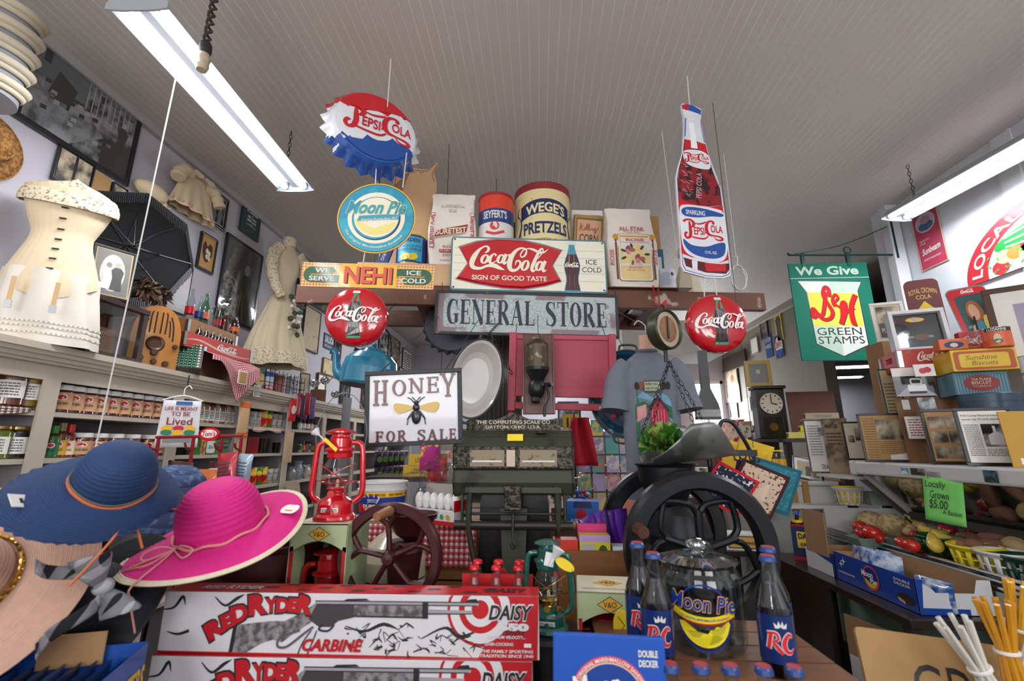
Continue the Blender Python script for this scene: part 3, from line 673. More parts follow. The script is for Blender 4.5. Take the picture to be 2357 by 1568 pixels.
for k in(-1,1):
 P=ell(k*w*.42,h*.5,h*.36,h*.36,12,pi/2,1.5*pi)
 if k>0:P=[(2*w*.42-x,z)for x,z in P]
 b.flat(P+([(-w*.2,h*.14),(-w*.2,h*.5),(-w*.26,h*.5),(-w*.23,h*.68),(-w*.26,h*.86)]if k<0 else[(w*.27,h*.14),(w*.24,h*.3),(w*.27,h*.48),(w*.2,h*.5),(w*.2,h*.86)]),-.0008,y_)
 P=ell(k*w*.42,h*.5,h*.33,h*.33,12,pi/2,1.5*pi)
 if k>0:P=[(2*w*.42-x,z)for x,z in P]
 b.flat(P+([(-w*.2,h*.17),(-w*.2,h*.5),(-w*.27,h*.5),(-w*.24,h*.67),(-w*.27,h*.83)]if k<0 else[(w*.28,h*.17),(w*.25,h*.3),(w*.28,h*.48),(w*.2,h*.5),(w*.2,h*.83)]),-.0014,g)
 b.flat([(k*w*.33-w*.1,h*.49),(k*w*.33+w*.1,h*.49),(k*w*.33+w*.1,h*.52),(k*w*.33-w*.1,h*.52)],-.002,y_)
b.flat([(-w*.215,h*.02),(w*.215,h*.02),(w*.215,h*.98),(-w*.215,h*.98)],-.002,y_)
b.obj('colour_fields',t)
b=B();rr=K('e2583c',.4);bb_=K('3a1d1a',.4)
b.text('NEHI',(-w*.17,h*.14,w*.19,h*.84),-.0026,bb_,0,.03);b.text('NEHI',(-w*.18,h*.17,w*.18,h*.87),-.0036,rr,0,.025)
for tx,x0,x1,z0 in(('WE',-.4,-.29,.57),('SERVE',-.44,-.25,.24),('ICE',.29,.4,.57),('COLD',.25,.44,.24)):b.text(tx,(x0*w,z0*h,x1*w,(z0+.2)*h),-.0026,PW,0,.025)
b.obj('lettering',t)
t,w,h=PS('fishtail_sign','cream rectangular cola sign with a red fishtail emblem',1039,549,1398,672,.05,roll=R(.35))
cream=K('f3eeda',.35,wet=.5);teal=K('4d7f8c',.35,wet=.4)
B().prism(RR(-w/2,0,w/2,h,.02),.002,.008,teal).prism(RR(-w/2+.01,.01,w/2-.01,h-.01,.016),-.001,.003,cream).obj('panel',t)
def XZ(x,y):return((x-1217)/1850*w,h*(1-(y-740-.0275*(x-300))/618))
def bx(x0,y0,x1,y1):a=XZ((x0+x1)/2,y0)[1];c_=XZ((x0+x1)/2,y1)[1];return(XZ(x0,0)[0],c_,XZ(x1,0)[0],a)
b=B();gm=K('8aa39c',.5)
for q in(875,962,1050,1138,1228):z=XZ(300,q)[1];b.flat([(-w*.48,z),(w*.48,z),(w*.48,z+.0018),(-w*.48,z+.0018)],-.0016,gm)
b.obj('pinstripes',t)
b=B();fish=[(385,870),(600,805),(850,780),(1150,795),(1400,850),(1605,910),(1545,1000),(1490,1085),(1540,1180),(1590,1265),(1400,1315),(1150,1350),(900,1335),(600,1285),(365,1230),(435,1140),(495,1055),(440,960)]
P=[XZ(x,y)for x,y in fish];cxm,czm=XZ(990,1065)
red=K('c40d1e',.22,wet=.6,var=.04)
b.flat([(cxm+(x-cxm)*1.02,czm+(z-czm)*1.05)for x,z in P],-.0018,K('7f8f96',.4))
n=len(P)
Q=[(cxm+(x-cxm)*.96,czm+(z-czm)*.92)for x,z in P]
b.add([(x,-.002,z)for x,z in P]+[(x,-.012,z)for x,z in Q],[(i,(i+1)%n,n+(i+1)%n,n+i)for i in range(n)],red);b.flat(Q,-.012,red)
b.obj('fishtail_emblem',t)
b=B();CS(b,bx(530,870,1440,1160),-.0135,cream);b.text('SIGN OF GOOD TASTE',bx(545,1208,1420,1262),-.0135,cream,0,.015)
b.text('ICE',bx(1895,1018,2025,1075),-.002,BL_);b.text('COLD',bx(1845,1108,2078,1166),-.002,BL_);b.obj('lettering',t)
b=B();q=bx(1640,808,1812,1400);FB(b,(q[0]+q[2])/2,q[1],q[3]-q[1],-.0022,K('3f9ab0',.3,wet=.5),K('4a1f2b',.3,wet=.5),k=.9);CS(b,bx(1645,1050,1805,1108),-.004,cream,1.3);b.obj('bottle_picture',t)
b=B()
for x in(-w/2+.022,w/2-.022):
 for z in(.02,h-.02):b.flat(ell(x,z,.006,.006,8),-.0022,BL_)
b.obj('screw_holes',t)
t,w,h=PS('store_sign','crackled grey wooden board lettered general store',1003,674,1425,774,.07,roll=R(.7))
fr=K('33302f',.6,kind='speck',hx2='7d5b45',sc=18,k=.68)
B().bb(-w/2+.012,0,.012,w/2-.012,.012,h-.012,K('b3bfc0',.5,kind='crack',hx2='77807f',sc=34,bump=.2,wet=.3)).obj('board',t)
b=B();ed=K('b3bfc0',.5,kind='blot',hx2='8d7a80',sc=5,k=.5)
b.ring(RR(-w/2+.012,.012,w/2-.012,h-.012,.002),RR(-w/2+.05,.045,w/2-.05,h-.045,.02),-.0006,ed);b.obj('worn_border',t)
b=B()
for x0,x1,z0,z1 in((-w/2,w/2,0,.016),(-w/2,w/2,h-.016,h),(-w/2,-w/2+.016,.016,h-.016),(w/2-.016,w/2,.016,h-.016)):b.bb(x0,-.008,z0,x1,.018,z1,fr)
b.obj('frame',t)
serif(B(),'GENERAL',(-w*.435,h*.24,w*.04,h*.8),-.0012,K('2f3343',.6,var=.3,sc=40),.22,.05,.1).obj('lettering',t)
serif(B(),'STORE',(w*.1,h*.24,w*.435,h*.8),-.0012,K('2f3343',.6,var=.3,sc=40),.22,.05,.1).obj('lettering',t)
for x in(1015,1418):
 p=PB(x,676,.06);string('short wire holding the %s corner of the general store board'%('left' if x<1100 else 'right'),[(p.x,p.y+.02,p.z-.05),(p.x,p.y+.025,ZB)],.002,IRON,'hanging_wire','wire')
def button(label,px,py,rad,off,rz=0):
 c=PB(px,py,off);r=(PB(px+rad,py,off)-PB(px-rad,py,off)).length/2
 t=th('button_sign',label,'button sign',c,(0,0,BR+rz),'round red cola button signs')
 D=r*.34;rm=K('c00a1c',.16,wet=1.,var=.03)
 pr=[(0,-D)]+[(r*sin(a),-D*cos(a)**.8 if cos(a)>0 else 0)for a in[pi/2*i/14 for i in range(1,14)]]+[(r,0),(r,.02),(r*.96,.022),(r*.94,.004)]
 B().lathe(pr,rm,48,ax='y').obj('dome',t)
 dep=lambda x,y,z:(x,-D*max(0,1-(x*x+z*z)/r/r)**.4+y-.003,z)
 b=B();b.F=dep;FB(b,0,-r*.78,r*1.62,0,K('3f9a6f',.25,wet=.6),K('240e0e',.25,wet=.6),K('cfd8d2',.3),k=.84)
 b.obj('bottle_picture',t)
 b=B();b.F=dep;CS(b,(-r*.8,-r*.26,r*.8,r*.28),-.003,K('f2efec',.35));b.obj('lettering',t)
 return t,r,c
tb,r1,c1=button('round red cola button sign hung under the yellow drink sign',821,730,71,.56,R(3))
tb,r2,c2=button('round red cola button sign hung under the big bottle-shaped sign',1649,745,67,.53,R(-3))
t,w,h=PS('pie_sign','oval turquoise pie sign with yellow rim hung below the giant bottle cap',762,422,943,583,.53,roll=R(5))
E_=lambda k,kz=None:ell(0,h/2,w/2*k,h/2*(kz or k),48)
B().prism(E_(1),0,.008,K('e5b547',.4,wet=.4)).obj('disc',t)
b=B();tq=K('35a9c0',.45,kind='blot',hx2='2b93b1',sc=6,k=.5,wet=.3);cw=K('f1e9d2',.45,wet=.3)
b.flat(E_(.965),-.0006,K('1d3b44',.4));b.flat(E_(.95),-.001,tq);b.flat(E_(.73),-.0016,cw);b.flat(ell(0,h*.49,w*.31,h*.31,40),-.002,K('1d3b44',.4));b.flat(ell(-.003,h*.495,w*.3,h*.3,40),-.0023,tq);b.flat(ell(0,h*.505,w*.285,h*.285,40),-.0026,cw)
b.obj('rings',t)
b=B();CR(b,0,h*.5,w*.27,-.003,K('efdf8a',.45),.9)
P=[(-w*.24,h*.42),(-w*.22,h*.5),(w*.12,h*.56),(w*.3,h*.575),(w*.28,h*.5),(w*.1,h*.48)];b.flat(P,-.0034,K('4b9fb8',.45));b.obj('moon_and_ribbon',t)
b=B()
for off,m,yy in((.06,K('efdf8a',.45),-.0038),(.03,K('1f6f86',.45),-.0042),(.012,tq,-.0046)):
 b.text('Moon Pie',(-w*.385-off*.1,h*.555-off*.06,w*.355+off*.1,h*.735+off*.06),yy,m,.25,off,fn=lambda x,z:(x,z+.1*x))
b.text('American Favorite Since 1917',(-w*.19,h*.455,w*.27,h*.495),-.0046,cw,.2,.01,fn=lambda x,z:(x,z+.17*x))
v,f,a=TM('The Original Marshmallow Sandwich',.2,.01)
def arc(x,z):q=(x/w)*2.6-pi/2;rr_=.835-(z/h-.5)*1.6;return(w/2*rr_*cos(q),h/2+h/2*rr_*sin(q))
b.text('The Original Marshmallow Sandwich',(-w*.4,h*.475,w*.4,h*.525),-.0026,cw,.2,.01,fn=arc);b.obj('lettering',t)
pie_c=t.location.copy()
c=PB(868,292,.55);W=(PB(968,296,.55)-PB(772,296,.55)).length;r=W/2*1.06
t=th('bottle_cap_sign','giant red, white and blue bottle cap sign hung from the ceiling','bottle cap sign',c,(R(-6),R(2),BR+R(28)))
cw,cbm,crm=K('e4e6ec',.2,wet=.8),K('1c4f9f',.2,wet=.8),K('c91326',.2,wet=.8)
b=B();n=84
def capr(a,r_,z):k=1+(.06*sin(21*a)if z>.04*r else 0)*(z/(.36*r));return(r_*k*cos(a),r_*k*sin(a),z)
prof=[(0,-.05*r),(.4*r,-.045*r),(.75*r,-.02*r),(.9*r,.02*r),(.965*r,.09*r),(.99*r,.18*r),(1.03*r,.27*r),(1.1*r,.36*r),(1.08*r,.36*r),(.95*r,.2*r),(.9*r,.1*r),(0,.06*r)]
C=B();C.lathe(prof,cw,n,ax='y',fn=capr)
wavt=lambda x:r*(.4+.13*sin(2.6*x/r));wavb=lambda x:r*(-.42+.13*sin(2.6*x/r))
tris={0:[],1:[],2:[]}
for q in C.f:
 mx_=sum(C.v[i][0]for i in q)/4;mz=sum(C.v[i][2]for i in q)/4
 tris[2 if mz>wavt(mx_)else 1 if mz>wavb(mx_)else 0].append(q)
C2=B()
for k,m in((0,cbm),(1,cw),(2,crm)):
 C2.add(C.v,tris[k],m,True)
C2.obj('crimped_cap',t,sharp=70)
dome=lambda x,y,z:(x,-.05*r+.05*r*min(1,(x*x+z*z)/(.7*r*r))+y,z)
b=B();b.F=dome
top=[(x,wavt(x))for x in[(-.8+1.6*i/20)*r for i in range(21)]]
b.flat(top+[(.85*r*cos(a),.85*r*sin(a))for a in[.62+(pi-1.1)*i/12 for i in range(13)]],-.004,crm)
bot=[(x,wavb(x))for x in[(-.74+1.5*i/20)*r for i in range(21)]]
b.flat(bot+[(.86*r*cos(-a),.86*r*sin(-a))for a in[.4+(pi-.98)*i/12 for i in range(13)]],-.004,cbm)
b.obj('colour_bands',t)
b=B();b.F=dome;PP(b,(-.72*r,-.3*r,.8*r,.36*r),-.006,crm);b.obj('lettering',t)
top_=PB(893,228,.53);ceil_p=Vec((top_.x,top_.y,3.6))
string('doubled white cord from the ceiling to the giant bottle cap',[ceil_p,(top_.x,top_.y,top_.z-.05)],.0035)
for x0,y0,x1,y1,lab in((868,372,864,424,'left white cord between the giant bottle cap and the oval pie sign'),(936,372,927,432,'right white cord between the giant bottle cap and the oval pie sign')):
 string(lab,[PB(x0,y0-20,.53),PB(x1,y1,.525)],.003)
string('white cord between the oval pie sign and the yellow drink sign',[PB(840,580,.525),PB(836,606,.525)],.003)
string('white cord between yellow drink sign and left red button',[PB(832,656,.525),PB(830,672,.53)],.003)
p,w,h=rB(1556,243,1686,640,.5);PXm=lambda x,y:((x-720)/380*w,(1395-y)/1205*h)
lo=PB(1626,640,.5);up_=PB(1594,243,.5)
t=th('bottle_sign','tall flat cola bottle-shaped sign hung from the ceiling on the right','bottle sign',lo,(0,0,BR),'none');del t['group']
lean=math.atan2((up_-lo).x,(up_-lo).z);t.rotation_euler=(0,lean*.6,BR+.1)
S=lambda L:[((x-640-(y-190)*.085)/385*w*.98,(1395-y)/1205*h)for x,y in L]
left=[(568,200),(570,250),(582,290),(585,400),(575,560),(545,660),(528,740),(535,860),(545,1000),(560,1150),(568,1330),(590,1365)]
right=[(720,215),(722,270),(712,310),(740,430),(775,560),(825,690),(858,780),(880,950),(900,1150),(915,1320),(912,1370),(860,1390)]
out=S(left[::-1]+[(580,190),(660,195)]+right+[(740,1392)])
cx0=sum(x for x,z in out)/len(out)
B().prism(out,0,.012,K('e9eaee',.3,wet=.5)).obj('panel',t)
inn=[(cx0*0+x*.955+.001,z*.985+h*.007)for x,z in out]
b=B();b.flat(inn,-.0006,K('2d4f9c',.35,wet=.4));b.flat([(x*.93+.001,z*.98+h*.01)for x,z in out],-.001,K('dfe0e6',.3,wet=.4))
liq=S([(592,460),(580,560),(555,660),(540,760),(552,900),(620,915),(760,925),(862,905),(850,790),(800,670),(765,560),(748,480),(680,465)])
b.flat(liq,-.0014,K('8a1420',.35,kind='blot',hx2='2d0b10',sc=16,k=.52,wet=.4))
b.flat(S([(570,205),(600,192),(660,198),(716,225),(714,262),(640,250),(576,232)]),-.0014,K('2a52a8',.35));b.flat(S([(572,205),(600,194),(625,198),(620,238),(576,230)]),-.0018,crm);b.flat(S([(620,240),(700,256),(714,270),(640,285),(590,275),(580,245)]),-.0018,cw)
b.flat(S([(625,330),(660,330),(690,520),(640,520)]),-.0018,K('f4f4f8',.3));b.flat(S([(595,300),(605,300),(600,440),(592,440)]),-.0018,K('5a6fb2',.4));b.flat(S([(712,330),(724,330),(748,470),(735,470)]),-.0018,K('8a93bd',.4))
b.flat(S([(600,460),(640,470),(640,520),(590,540)]),-.0018,crm);b.flat(S([(680,468),(748,482),(770,560),(700,540)]),-.0018,crm)
b.flat(S([(545,880),(620,912),(760,928),(866,905),(900,1270),(840,1290),(640,1270),(570,1250)]),-.0018,crm)
lab=[(556,950),(600,925),(700,925),(820,935),(870,960),(885,1080),(895,1200),(870,1270),(800,1290),(660,1270),(585,1220),(560,1080)]
b.flat(S(SP(lab,4,True)),-.0022,cw)
b.flat(S(SP([(568,965),(610,940),(720,940),(860,965),(860,985),(780,990),(680,1005),(590,1000)],4,True)),-.0026,cbm);b.flat(S(SP([(582,1155),(640,1190),(740,1195),(830,1165),(878,1165),(868,1240),(790,1270),(670,1255),(600,1210)],4,True)),-.0026,cbm)
b.flat(S(SP([(580,570),(600,540),(690,530),(760,555),(782,620),(770,660),(680,660),(600,630)],4,True)),-.0022,cw)
b.flat(S([(582,1275),(660,1290),(820,1305),(905,1290),(905,1330),(880,1360),(740,1362),(600,1330)]),-.0018,K('5a1018',.35));b.flat(S([(640,1290),(680,1292),(680,1350),(645,1345)]),-.0022,cw);b.flat(S([(730,1300),(880,1300),(880,1345),(740,1355)]),-.0021,crm)
for i in range(26):
 a_=random.uniform(560,640);y0=random.uniform(640,860);b.ribbon(S([(a_,y0),(a_+random.uniform(8,36),y0+random.uniform(-10,26))]),.0016,-.0024,K('d7cfd4',.4),0)
for x0 in(560,670,820):
 b.ribbon(S([(x0+30,680+(x0>800)*60),(x0,890)]),.0022,-.0025,K('c2344a',.4),0)
b.obj('picture',t)
b=B();q=S([(590,1150),(862,1020)]);PP(b,(q[0][0],q[0][1],q[1][0],q[1][1]),-.003,crm);q=S([(592,625),(770,555)]);PP(b,(q[0][0],q[0][1],q[1][0],q[1][1]),-.003,crm)
q=S([(600,990),(735,958)]);b.text('SPARKLING',(q[0][0],q[0][1],q[1][0],q[1][1]),-.003,cw,0,.02);q=S([(735,1240),(818,1222)]);b.text('12 FL. OZ.',(q[0][0],q[0][1],q[1][0],q[1][1]),-.003,cw,0,.02)
q=S([(600,800),(790,765)]);b.text('PEPSI COLA',(q[0][0],q[0][1],q[1][0],q[1][1]),-.003,K('c9b8bd',.4),rot=pi/2-.1)
b.obj('lettering',t)
tp=PB(1589,246,.5)
string('doubled white cord from the ceiling to the bottle-shaped sign',[(tp.x,tp.y,3.6),(tp.x,tp.y+.01,tp.z)],.0035)
for x,y,x2,y2,l in((1622,636,1621,684,'left'),(1644,636,1650,680,'right')):string('%s white cord between the bottle-shaped sign and the red button'%l,[PB(x,y,.49),PB(x2,y2,.5)],.003)
q=PB(1560,600,0);cp_=PZ(1524,308,3.58);string('doubled white cord running from the ceiling down behind the bottle-shaped sign',[(cp_.x,cp_.y,3.6),(q.x,q.y,q.z)],.0035)
p=PB(1700,640,-.2);P=[(.05*cos(i*.8)*(1+.1*sin(i)),.01*sin(i*2.1),.09*sin(i*.8))for i in range(26)]
t=th('cord_coil','coiled white cord hung near the right end of the timber shelf','cord',p)
B().tube(SP(P,3),.004,STRING,6).tube([(0,0,.09),(.01,0,.16)],.004,STRING,6).obj('coil',t);B().tube([(0,0,.15),(0,0,3.6-p.z)],.003,STRING,6).obj('hanging_line',t)
# small goods used all over the store
capm=K('22407f',.35,wet=.3)
def bottle(name,label,loc,h=.24,r=.031,liquid=COLA,cap=None,lab=None,rz=0,cat='bottle',group=None,fill=.72,gl=None,kind='long',fn=None):
 t=th(name,label,cat,loc,(0,0,rz),group)
 if kind=='long':pr=[(0,0),(.9,0),(1,.02),(1,.5),(.95,.57),(.7,.67),(.46,.78),(.4,.9),(.4,.94),(.46,.95),(.46,.985),(.36,.985)]
 elif kind=='hobble':pr=[(0,0),(.92,0),(1,.03),(.92,.1),(.8,.2),(.84,.32),(1,.45),(1,.54),(.86,.66),(.62,.76),(.44,.86),(.4,.93),(.47,.94),(.47,.985),(.36,.985)]
 elif kind=='sauce':pr=[(0,0),(.95,0),(1,.02),(1,.55),(.9,.64),(.5,.74),(.42,.8),(.42,.9),(.42,.92)]
 else:pr=[(0,0),(.95,0),(1,.03),(1,.78),(.8,.86),(.5,.9),(.5,.97)]
 P=[(a*r,z*h)for a,z in pr]
 B().lathe(P,gl or GLASS,20).obj('glass',t)
 if liquid:
  Q=[(max(0,a*r-.0018),z*h+.002)for a,z in pr if z<fill]
  a,z=next((p for p in pr if p[1]>=fill),pr[-1]);k=min(1,max(0,(fill*h-Q[-1][1])/max(1e-5,z*h-Q[-1][1])));B().lathe(Q+[(Q[-1][0]+(a*r-.0018-Q[-1][0])*k,fill*h),(0,fill*h)],liquid,20).obj('contents',t)
 if cap:
  rr=pr[-1][0]*r*1.32;top=h*1.
  if kind in('sauce',):B().lathe([(rr,h*.76),(rr,h*.99),(rr*.9,h),(0,h)],cap,16).obj('cap',t)
  else:B().lathe([(rr*1.08,h*.95),(rr*1.1,h*.955),(rr,h*.985),(rr*.8,h*1.),(0,h*1.)],cap,20,fn=lambda a,q,z:(q*(1+.05*sin(10*a))*cos(a),q*(1+.05*sin(10*a))*sin(a),z)).obj('crown_cap',t)
 if cap is capm:B().lathe([(0,h*1.002),(r*.4,h*1.002),(r*.4,h)],K('a8434a',.5),14).obj('cap_print',t)
 if lab:
  z0,z1,m,draw=lab
  b=B();k=r*1.012
  if kind=='hobble':k=r*1.01
  b.lathe([(k,z0*h),(k,z1*h)],m,24)
  b.obj('label',t)
  if draw:b=B();b.F=wrap(k);draw(b,k,h*z0,h*z1);b.obj('label_print',t)
 return t
def jar(name,label,loc,h,r,content,lid,lab=None,rz=0,group=None,cat='jar',lidh=.16,fillh=.95):
 t=th(name,label,cat,loc,(0,0,rz),group)
 z1=h*(1-lidh)
 B().lathe([(0,0),(r*.94,0),(r,.006),(r,z1*.88),(r*.9,z1*.97),(r*.88,z1)],GLASS,20).obj('glass',t)
 if content:B().lathe([(0,.003),(r*.94,.003),(r*.965,.008),(r*.965,z1*.87),(r*.86,z1*fillh),(0,z1*fillh)],content,20).obj('contents',t)
 B().lathe([(r*.93,z1-.004),(r*.95,z1),(r*.95,h-.003),(r*.9,h),(0,h)],lid,24).obj('lid',t)
 if lab:
  z0,z2,m,draw,half=lab
  b=B();k=r*1.012
  b.lathe([(k,z0*h),(k,z2*h)],m,18,a0=-pi/2-half,a1=-pi/2+half).obj('label',t)
  if draw:b=B();b.F=wrap(k);draw(b,k,z0*h,z2*h);b.obj('label_print',t)
 return t
def PK(name,label,loc,w,h,d,m,rz=0,ry=0,rx=0,group=None,cat='packet',draw=None,puff=True,seal=None):
 """a filled bag: pillow shape with flat seals top and bottom"""
 t=th(name,label,cat,loc,(rx,ry,rz),group)
 b=B()
 for s in(-1,1):
  def fn(u,v):
   k=(1-(2*u-1)**4)*max(0,sin(pi*v))**.6
   return((u-.5)*w*(1-.05*sin(pi*v)),s*d/2*k+.0015*sin(31*u+17*v)*k,v*h)
  b.grid(fn,10,12,m)
 b.obj('bag',t)
 if seal:B().bb(-w/2,-.0015,h*.93,w/2,.0015,h,seal).bb(-w/2,-.0015,0,w/2,.0015,h*.06,seal).obj('seal_strip',t)
 if draw:b=B();b.F=lambda x,y,z:(x,-d/2*(max(0,1-(2*x/w)**4))*max(0,sin(pi*z/h))**.6+y-.002,z);draw(b,w,h);b.obj('print',t)
 return t
def cbox(name,label,loc,w,h,d,m,rz=0,cat='box',group=None,draw=None,rot=None,top=None,bev=.0015):
 t=th(name,label,cat,loc,rot or(0,0,rz),group)
 B().bb(-w/2,0,0,w/2,d,h,m).obj('carton',t,bev=bev)
 if draw:b=B();draw(b,w,h);b.obj('print',t)
 if top:b=B();b.X=Matrix.Translation((0,0,h))@Matrix.Rotation(-pi/2,4,'X');top(b,w,d);b.obj('top_print',t)
 return t
def frame(name,label,loc,w,h,rot,fm,fw=.02,d=.02,back=None,draw=None,cat='picture',group=None,matw=0,matm=None,pane=False,kids='print'):
 t=th(name,label,cat,loc,rot,group)
 b=B()
 for x0,x1,z0,z1 in((-w/2,w/2,0,fw),(-w/2,w/2,h-fw,h),(-w/2,-w/2+fw,fw,h-fw),(w/2-fw,w/2,fw,h-fw)):b.bb(x0,-d/2,z0,x1,d/2,z1,fm)
 if fw:b.obj('frame',t,bev=.002)
 B().bb(-w/2+fw*.8,-.002,fw*.8,w/2-fw*.8,.004,h-fw*.8,matm or back or PW).obj('backing',t)
 b=B();iw,ih=w-2*fw-2*matw,h-2*fw-2*matw
 if matw and back:b.flat([(-iw/2,fw+matw),(iw/2,fw+matw),(iw/2,h-fw-matw),(-iw/2,h-fw-matw)],-.0026,back)
 if draw:
  b.X=Matrix.Translation((0,-.0032,fw+matw));draw(b,iw,ih)
 if b.v:b.obj(kids,t)
 if pane:B().bb(-w/2+fw*.9,-.007,fw*.9,w/2-fw*.9,-.0065,h-fw*.9,LENS).obj('glass_pane',t)
 return t
def WR(tl,br,X=-2.58,off=.012):
 """on the left or right wall: top-left and bottom-right corners in the view -> bottom centre, width, height"""
 a,c=PX(tl[0],tl[1],X),PX(br[0],br[1],X)
 return Vec((X+(off if X<0 else-off),(a.y+c.y)/2,c.z)),abs(c.y-a.y),a.z-c.z
BW=K('1c1d1f',.25,kind='bw',hx2='c9c8cc',sc=9,k=.52);BWD=K('141517',.2,kind='bw',hx2='7d7f86',sc=6,k=.56);SEP=K('3a3128',.4,kind='bw',hx2='b9a88c',sc=12,k=.5)
BWF=K('17181a',.25,kind='bw',hx2='b4b4ba',sc=22,k=.5)
FBLK=K('17171a',.3,wet=.3)
def figure(b,cx,z0,h,m,head=None,y=0):
 """a person in an old photograph, as a plain printed silhouette"""
 b.flat([(cx-h*.16,z0),(cx+h*.16,z0),(cx+h*.13,z0+h*.4),(cx+h*.17,z0+h*.68),(cx+h*.08,z0+h*.8),(cx-h*.08,z0+h*.8),(cx-h*.17,z0+h*.68),(cx-h*.12,z0+h*.4)],y,m)
 return b.flat(ell(cx,z0+h*.9,h*.075,h*.1,12),y-.0002,head or m)
# left wall: pictures and signs
def OW(name,label,tl,br,fm=FBLK,fw=.02,back=BW,draw=None,cat='picture',d=.02,**k):
 p,w,h=WR(tl,br,-2.58,d/2+.006)
 return frame(name,label,p,w,h,LW,fm,fw,d,back,draw,cat,**k)
def dbig(b,w,h):
 l=K('d8d6da',.3);m=K('8b8d96',.3);k=K('232427',.3)
 b.flat([(-w*.5,h*.55),(-w*.3,h*.5),(w*.5,h*.62),(w*.5,h),(-w*.5,h)],0,K('7f828c',.3))
 b.flat([(-w*.1,h*.86),(w*.5,h*.84),(w*.5,h*.9),(-w*.1,h*.98)],-.0004,l)
 b.flat([(-w*.5,h*0),(-w*.1,0),(w*.2,h*.32),(-w*.05,h*.5),(-w*.4,h*.36),(-w*.5,h*.5)],-.0004,K('c4c3c8',.3,kind='bw',hx2='4c4e52',sc=11,k=.55))
 for i in range(9):
  x=-w*.02+i*w*.055;b.flat([(x,h*(.5+.012*i)),(x+w*.05,h*(.5+.012*i)),(x+w*.05,h*(.82-.004*i)),(x,h*(.82-.004*i))],-.0008,BWF);b.flat([(x-.006,h*.5),(x,h*.5),(x,h*.84),(x-.006,h*.84)],-.0012,l)
 b.flat([(w*.2,0),(w*.5,0),(w*.5,h*.4),(w*.34,h*.36),(w*.2,h*.3)],-.0008,k)
 b.flat([(-w*.36,h*.36),(-w*.16,h*.34),(-w*.12,h*.62),(-w*.3,h*.7)],-.0012,k)
 b.flat([(-w*.44,h*.7),(-w*.38,h*.7),(-w*.38,h*.86),(-w*.44,h*.86)],-.0012,k)
 for i in range(22):x,z=random.uniform(-.4,.3)*w,random.uniform(.1,.5)*h;b.flat([(x,z),(x+w*.05,z+h*.015),(x+w*.05,z+h*.06),(x,z+h*.05)],-.0016,random.choice((l,m,k)))
 figure(b,w*.38,h*.28,h*.4,k,l,-.002)
OW('store_photograph','large black and white photograph of the old shop interior by ceiling',(82,44),(287,431),fw=.03,draw=dbig,pane=True)
def dtwo(b,w,h):
 for x0 in(-.46,.04):b.flat([(x0*w,h*.1),(x0*w+w*.42,h*.1),(x0*w+w*.42,h*.92),(x0*w,h*.92)],0,SEP)
OW('shelf_photographs','pair of small sepia shop photographs under the large shop photograph',(132,328),(196,456),fw=.006,back=FBLK,draw=dtwo)
OW('kraft_paper','brown paper sheet under the corner of the large shop photograph',(216,391),(243,464),fw=0,back=K('a07a4e',.8),d=.004,cat='paper')
OW('postcard_photograph','postcard size photograph pinned under the large shop photograph',(255,418),(283,462),fw=.008,back=SEP)
dk_=K('2a2420',.8)
t=OW('doctor_poster','brown paper poster welcoming doctors to a southern pediatric seminar',(352,478),(421,588),fw=0,back=OLDP,d=.004,cat='poster',draw=lambda b,w,h:words(b,['WELCOME DOCTORS','TO','SOUTHERN PEDIATRIC','SEMINAR','','SALUDA, N.C.'],-w*.47,h*.93,w*.94,[h*.12,h*.05,h*.12,h*.12,h*.06,h*.06],-.001,dk_,1.45,0,.02),kids='lettering')
def dbab(b,w,h):
 l=K('c9c9cf',.3);g=K('77797f',.3)
 for cx,z0,s in((-.18,.06,.8),(.2,.04,.6)):figure(b,cx*w,z0*h,s*h,g,l)
 b.ring(RR(-w*.48,h*.02,w*.48,h*.98,.001),RR(-w*.45,h*.045,w*.45,h*.955,.001),-.001,l)
OW('baby_photograph','framed dark photograph of two infants beside the hung baby dress',(478,428),(511,534),back=BWD,draw=dbab)
OW('price_note','white handwritten note hung below the photograph of infants',(479,511),(499,537),fw=0,back=PW,d=.003,cat='note',draw=lambda b,w,h:SB(b,-w*.45,h*.1,w*.45,h*.9,5,0,BL_))
t=OW('anniversary_plaque','dark green metal plaque celebrating 100 years of the store',(556,459),(587,558),fw=0,back=K('0c3b3a',.35,wet=.4),d=.004,cat='plaque',kids='lettering',draw=lambda b,w,h:words(b,['M.A. PACE STORE','In Celebration','of','100 Years','1899-1999','','Presented by','SALUDA BUSINESS ASSN'],-w*.46,h*.92,w*.92,[h*.09,h*.07,h*.04,h*.08,h*.08,h*.03,h*.03,h*.03],-.001,PW,1.5,0,.02))
p,w,h=WR((556,459),(587,558));B().bb(-w/2,.003,0,w/2,.02,h,K('0c3b3a',.35,wet=.4)).obj('metal_case',t,bev=.004);t.location.x+=.02
OW('heart_plaque','framed tan picture with brown heart-shaped walnut pieces',(460,531),(484,633),fw=.014,back=K('b98a4e',.6),draw=lambda b,w,h:[b.flat(SP([(w*0,h*.2),(w*.3,h*.4),(w*.32,h*.7),(w*.1,h*.8),(-w*.05,h*.68),(-w*.25,h*.82),(-w*.38,h*.6),(-w*.25,h*.32)],3,True),0,K('3a2018',.4))]+[b.flat(ell(x*w,z*h,w*.1,h*.08,12),-.001,K('d9c9a8',.6))for x,z in((-.05,.55),(.12,.5),(-.02,.38),(.14,.36))])
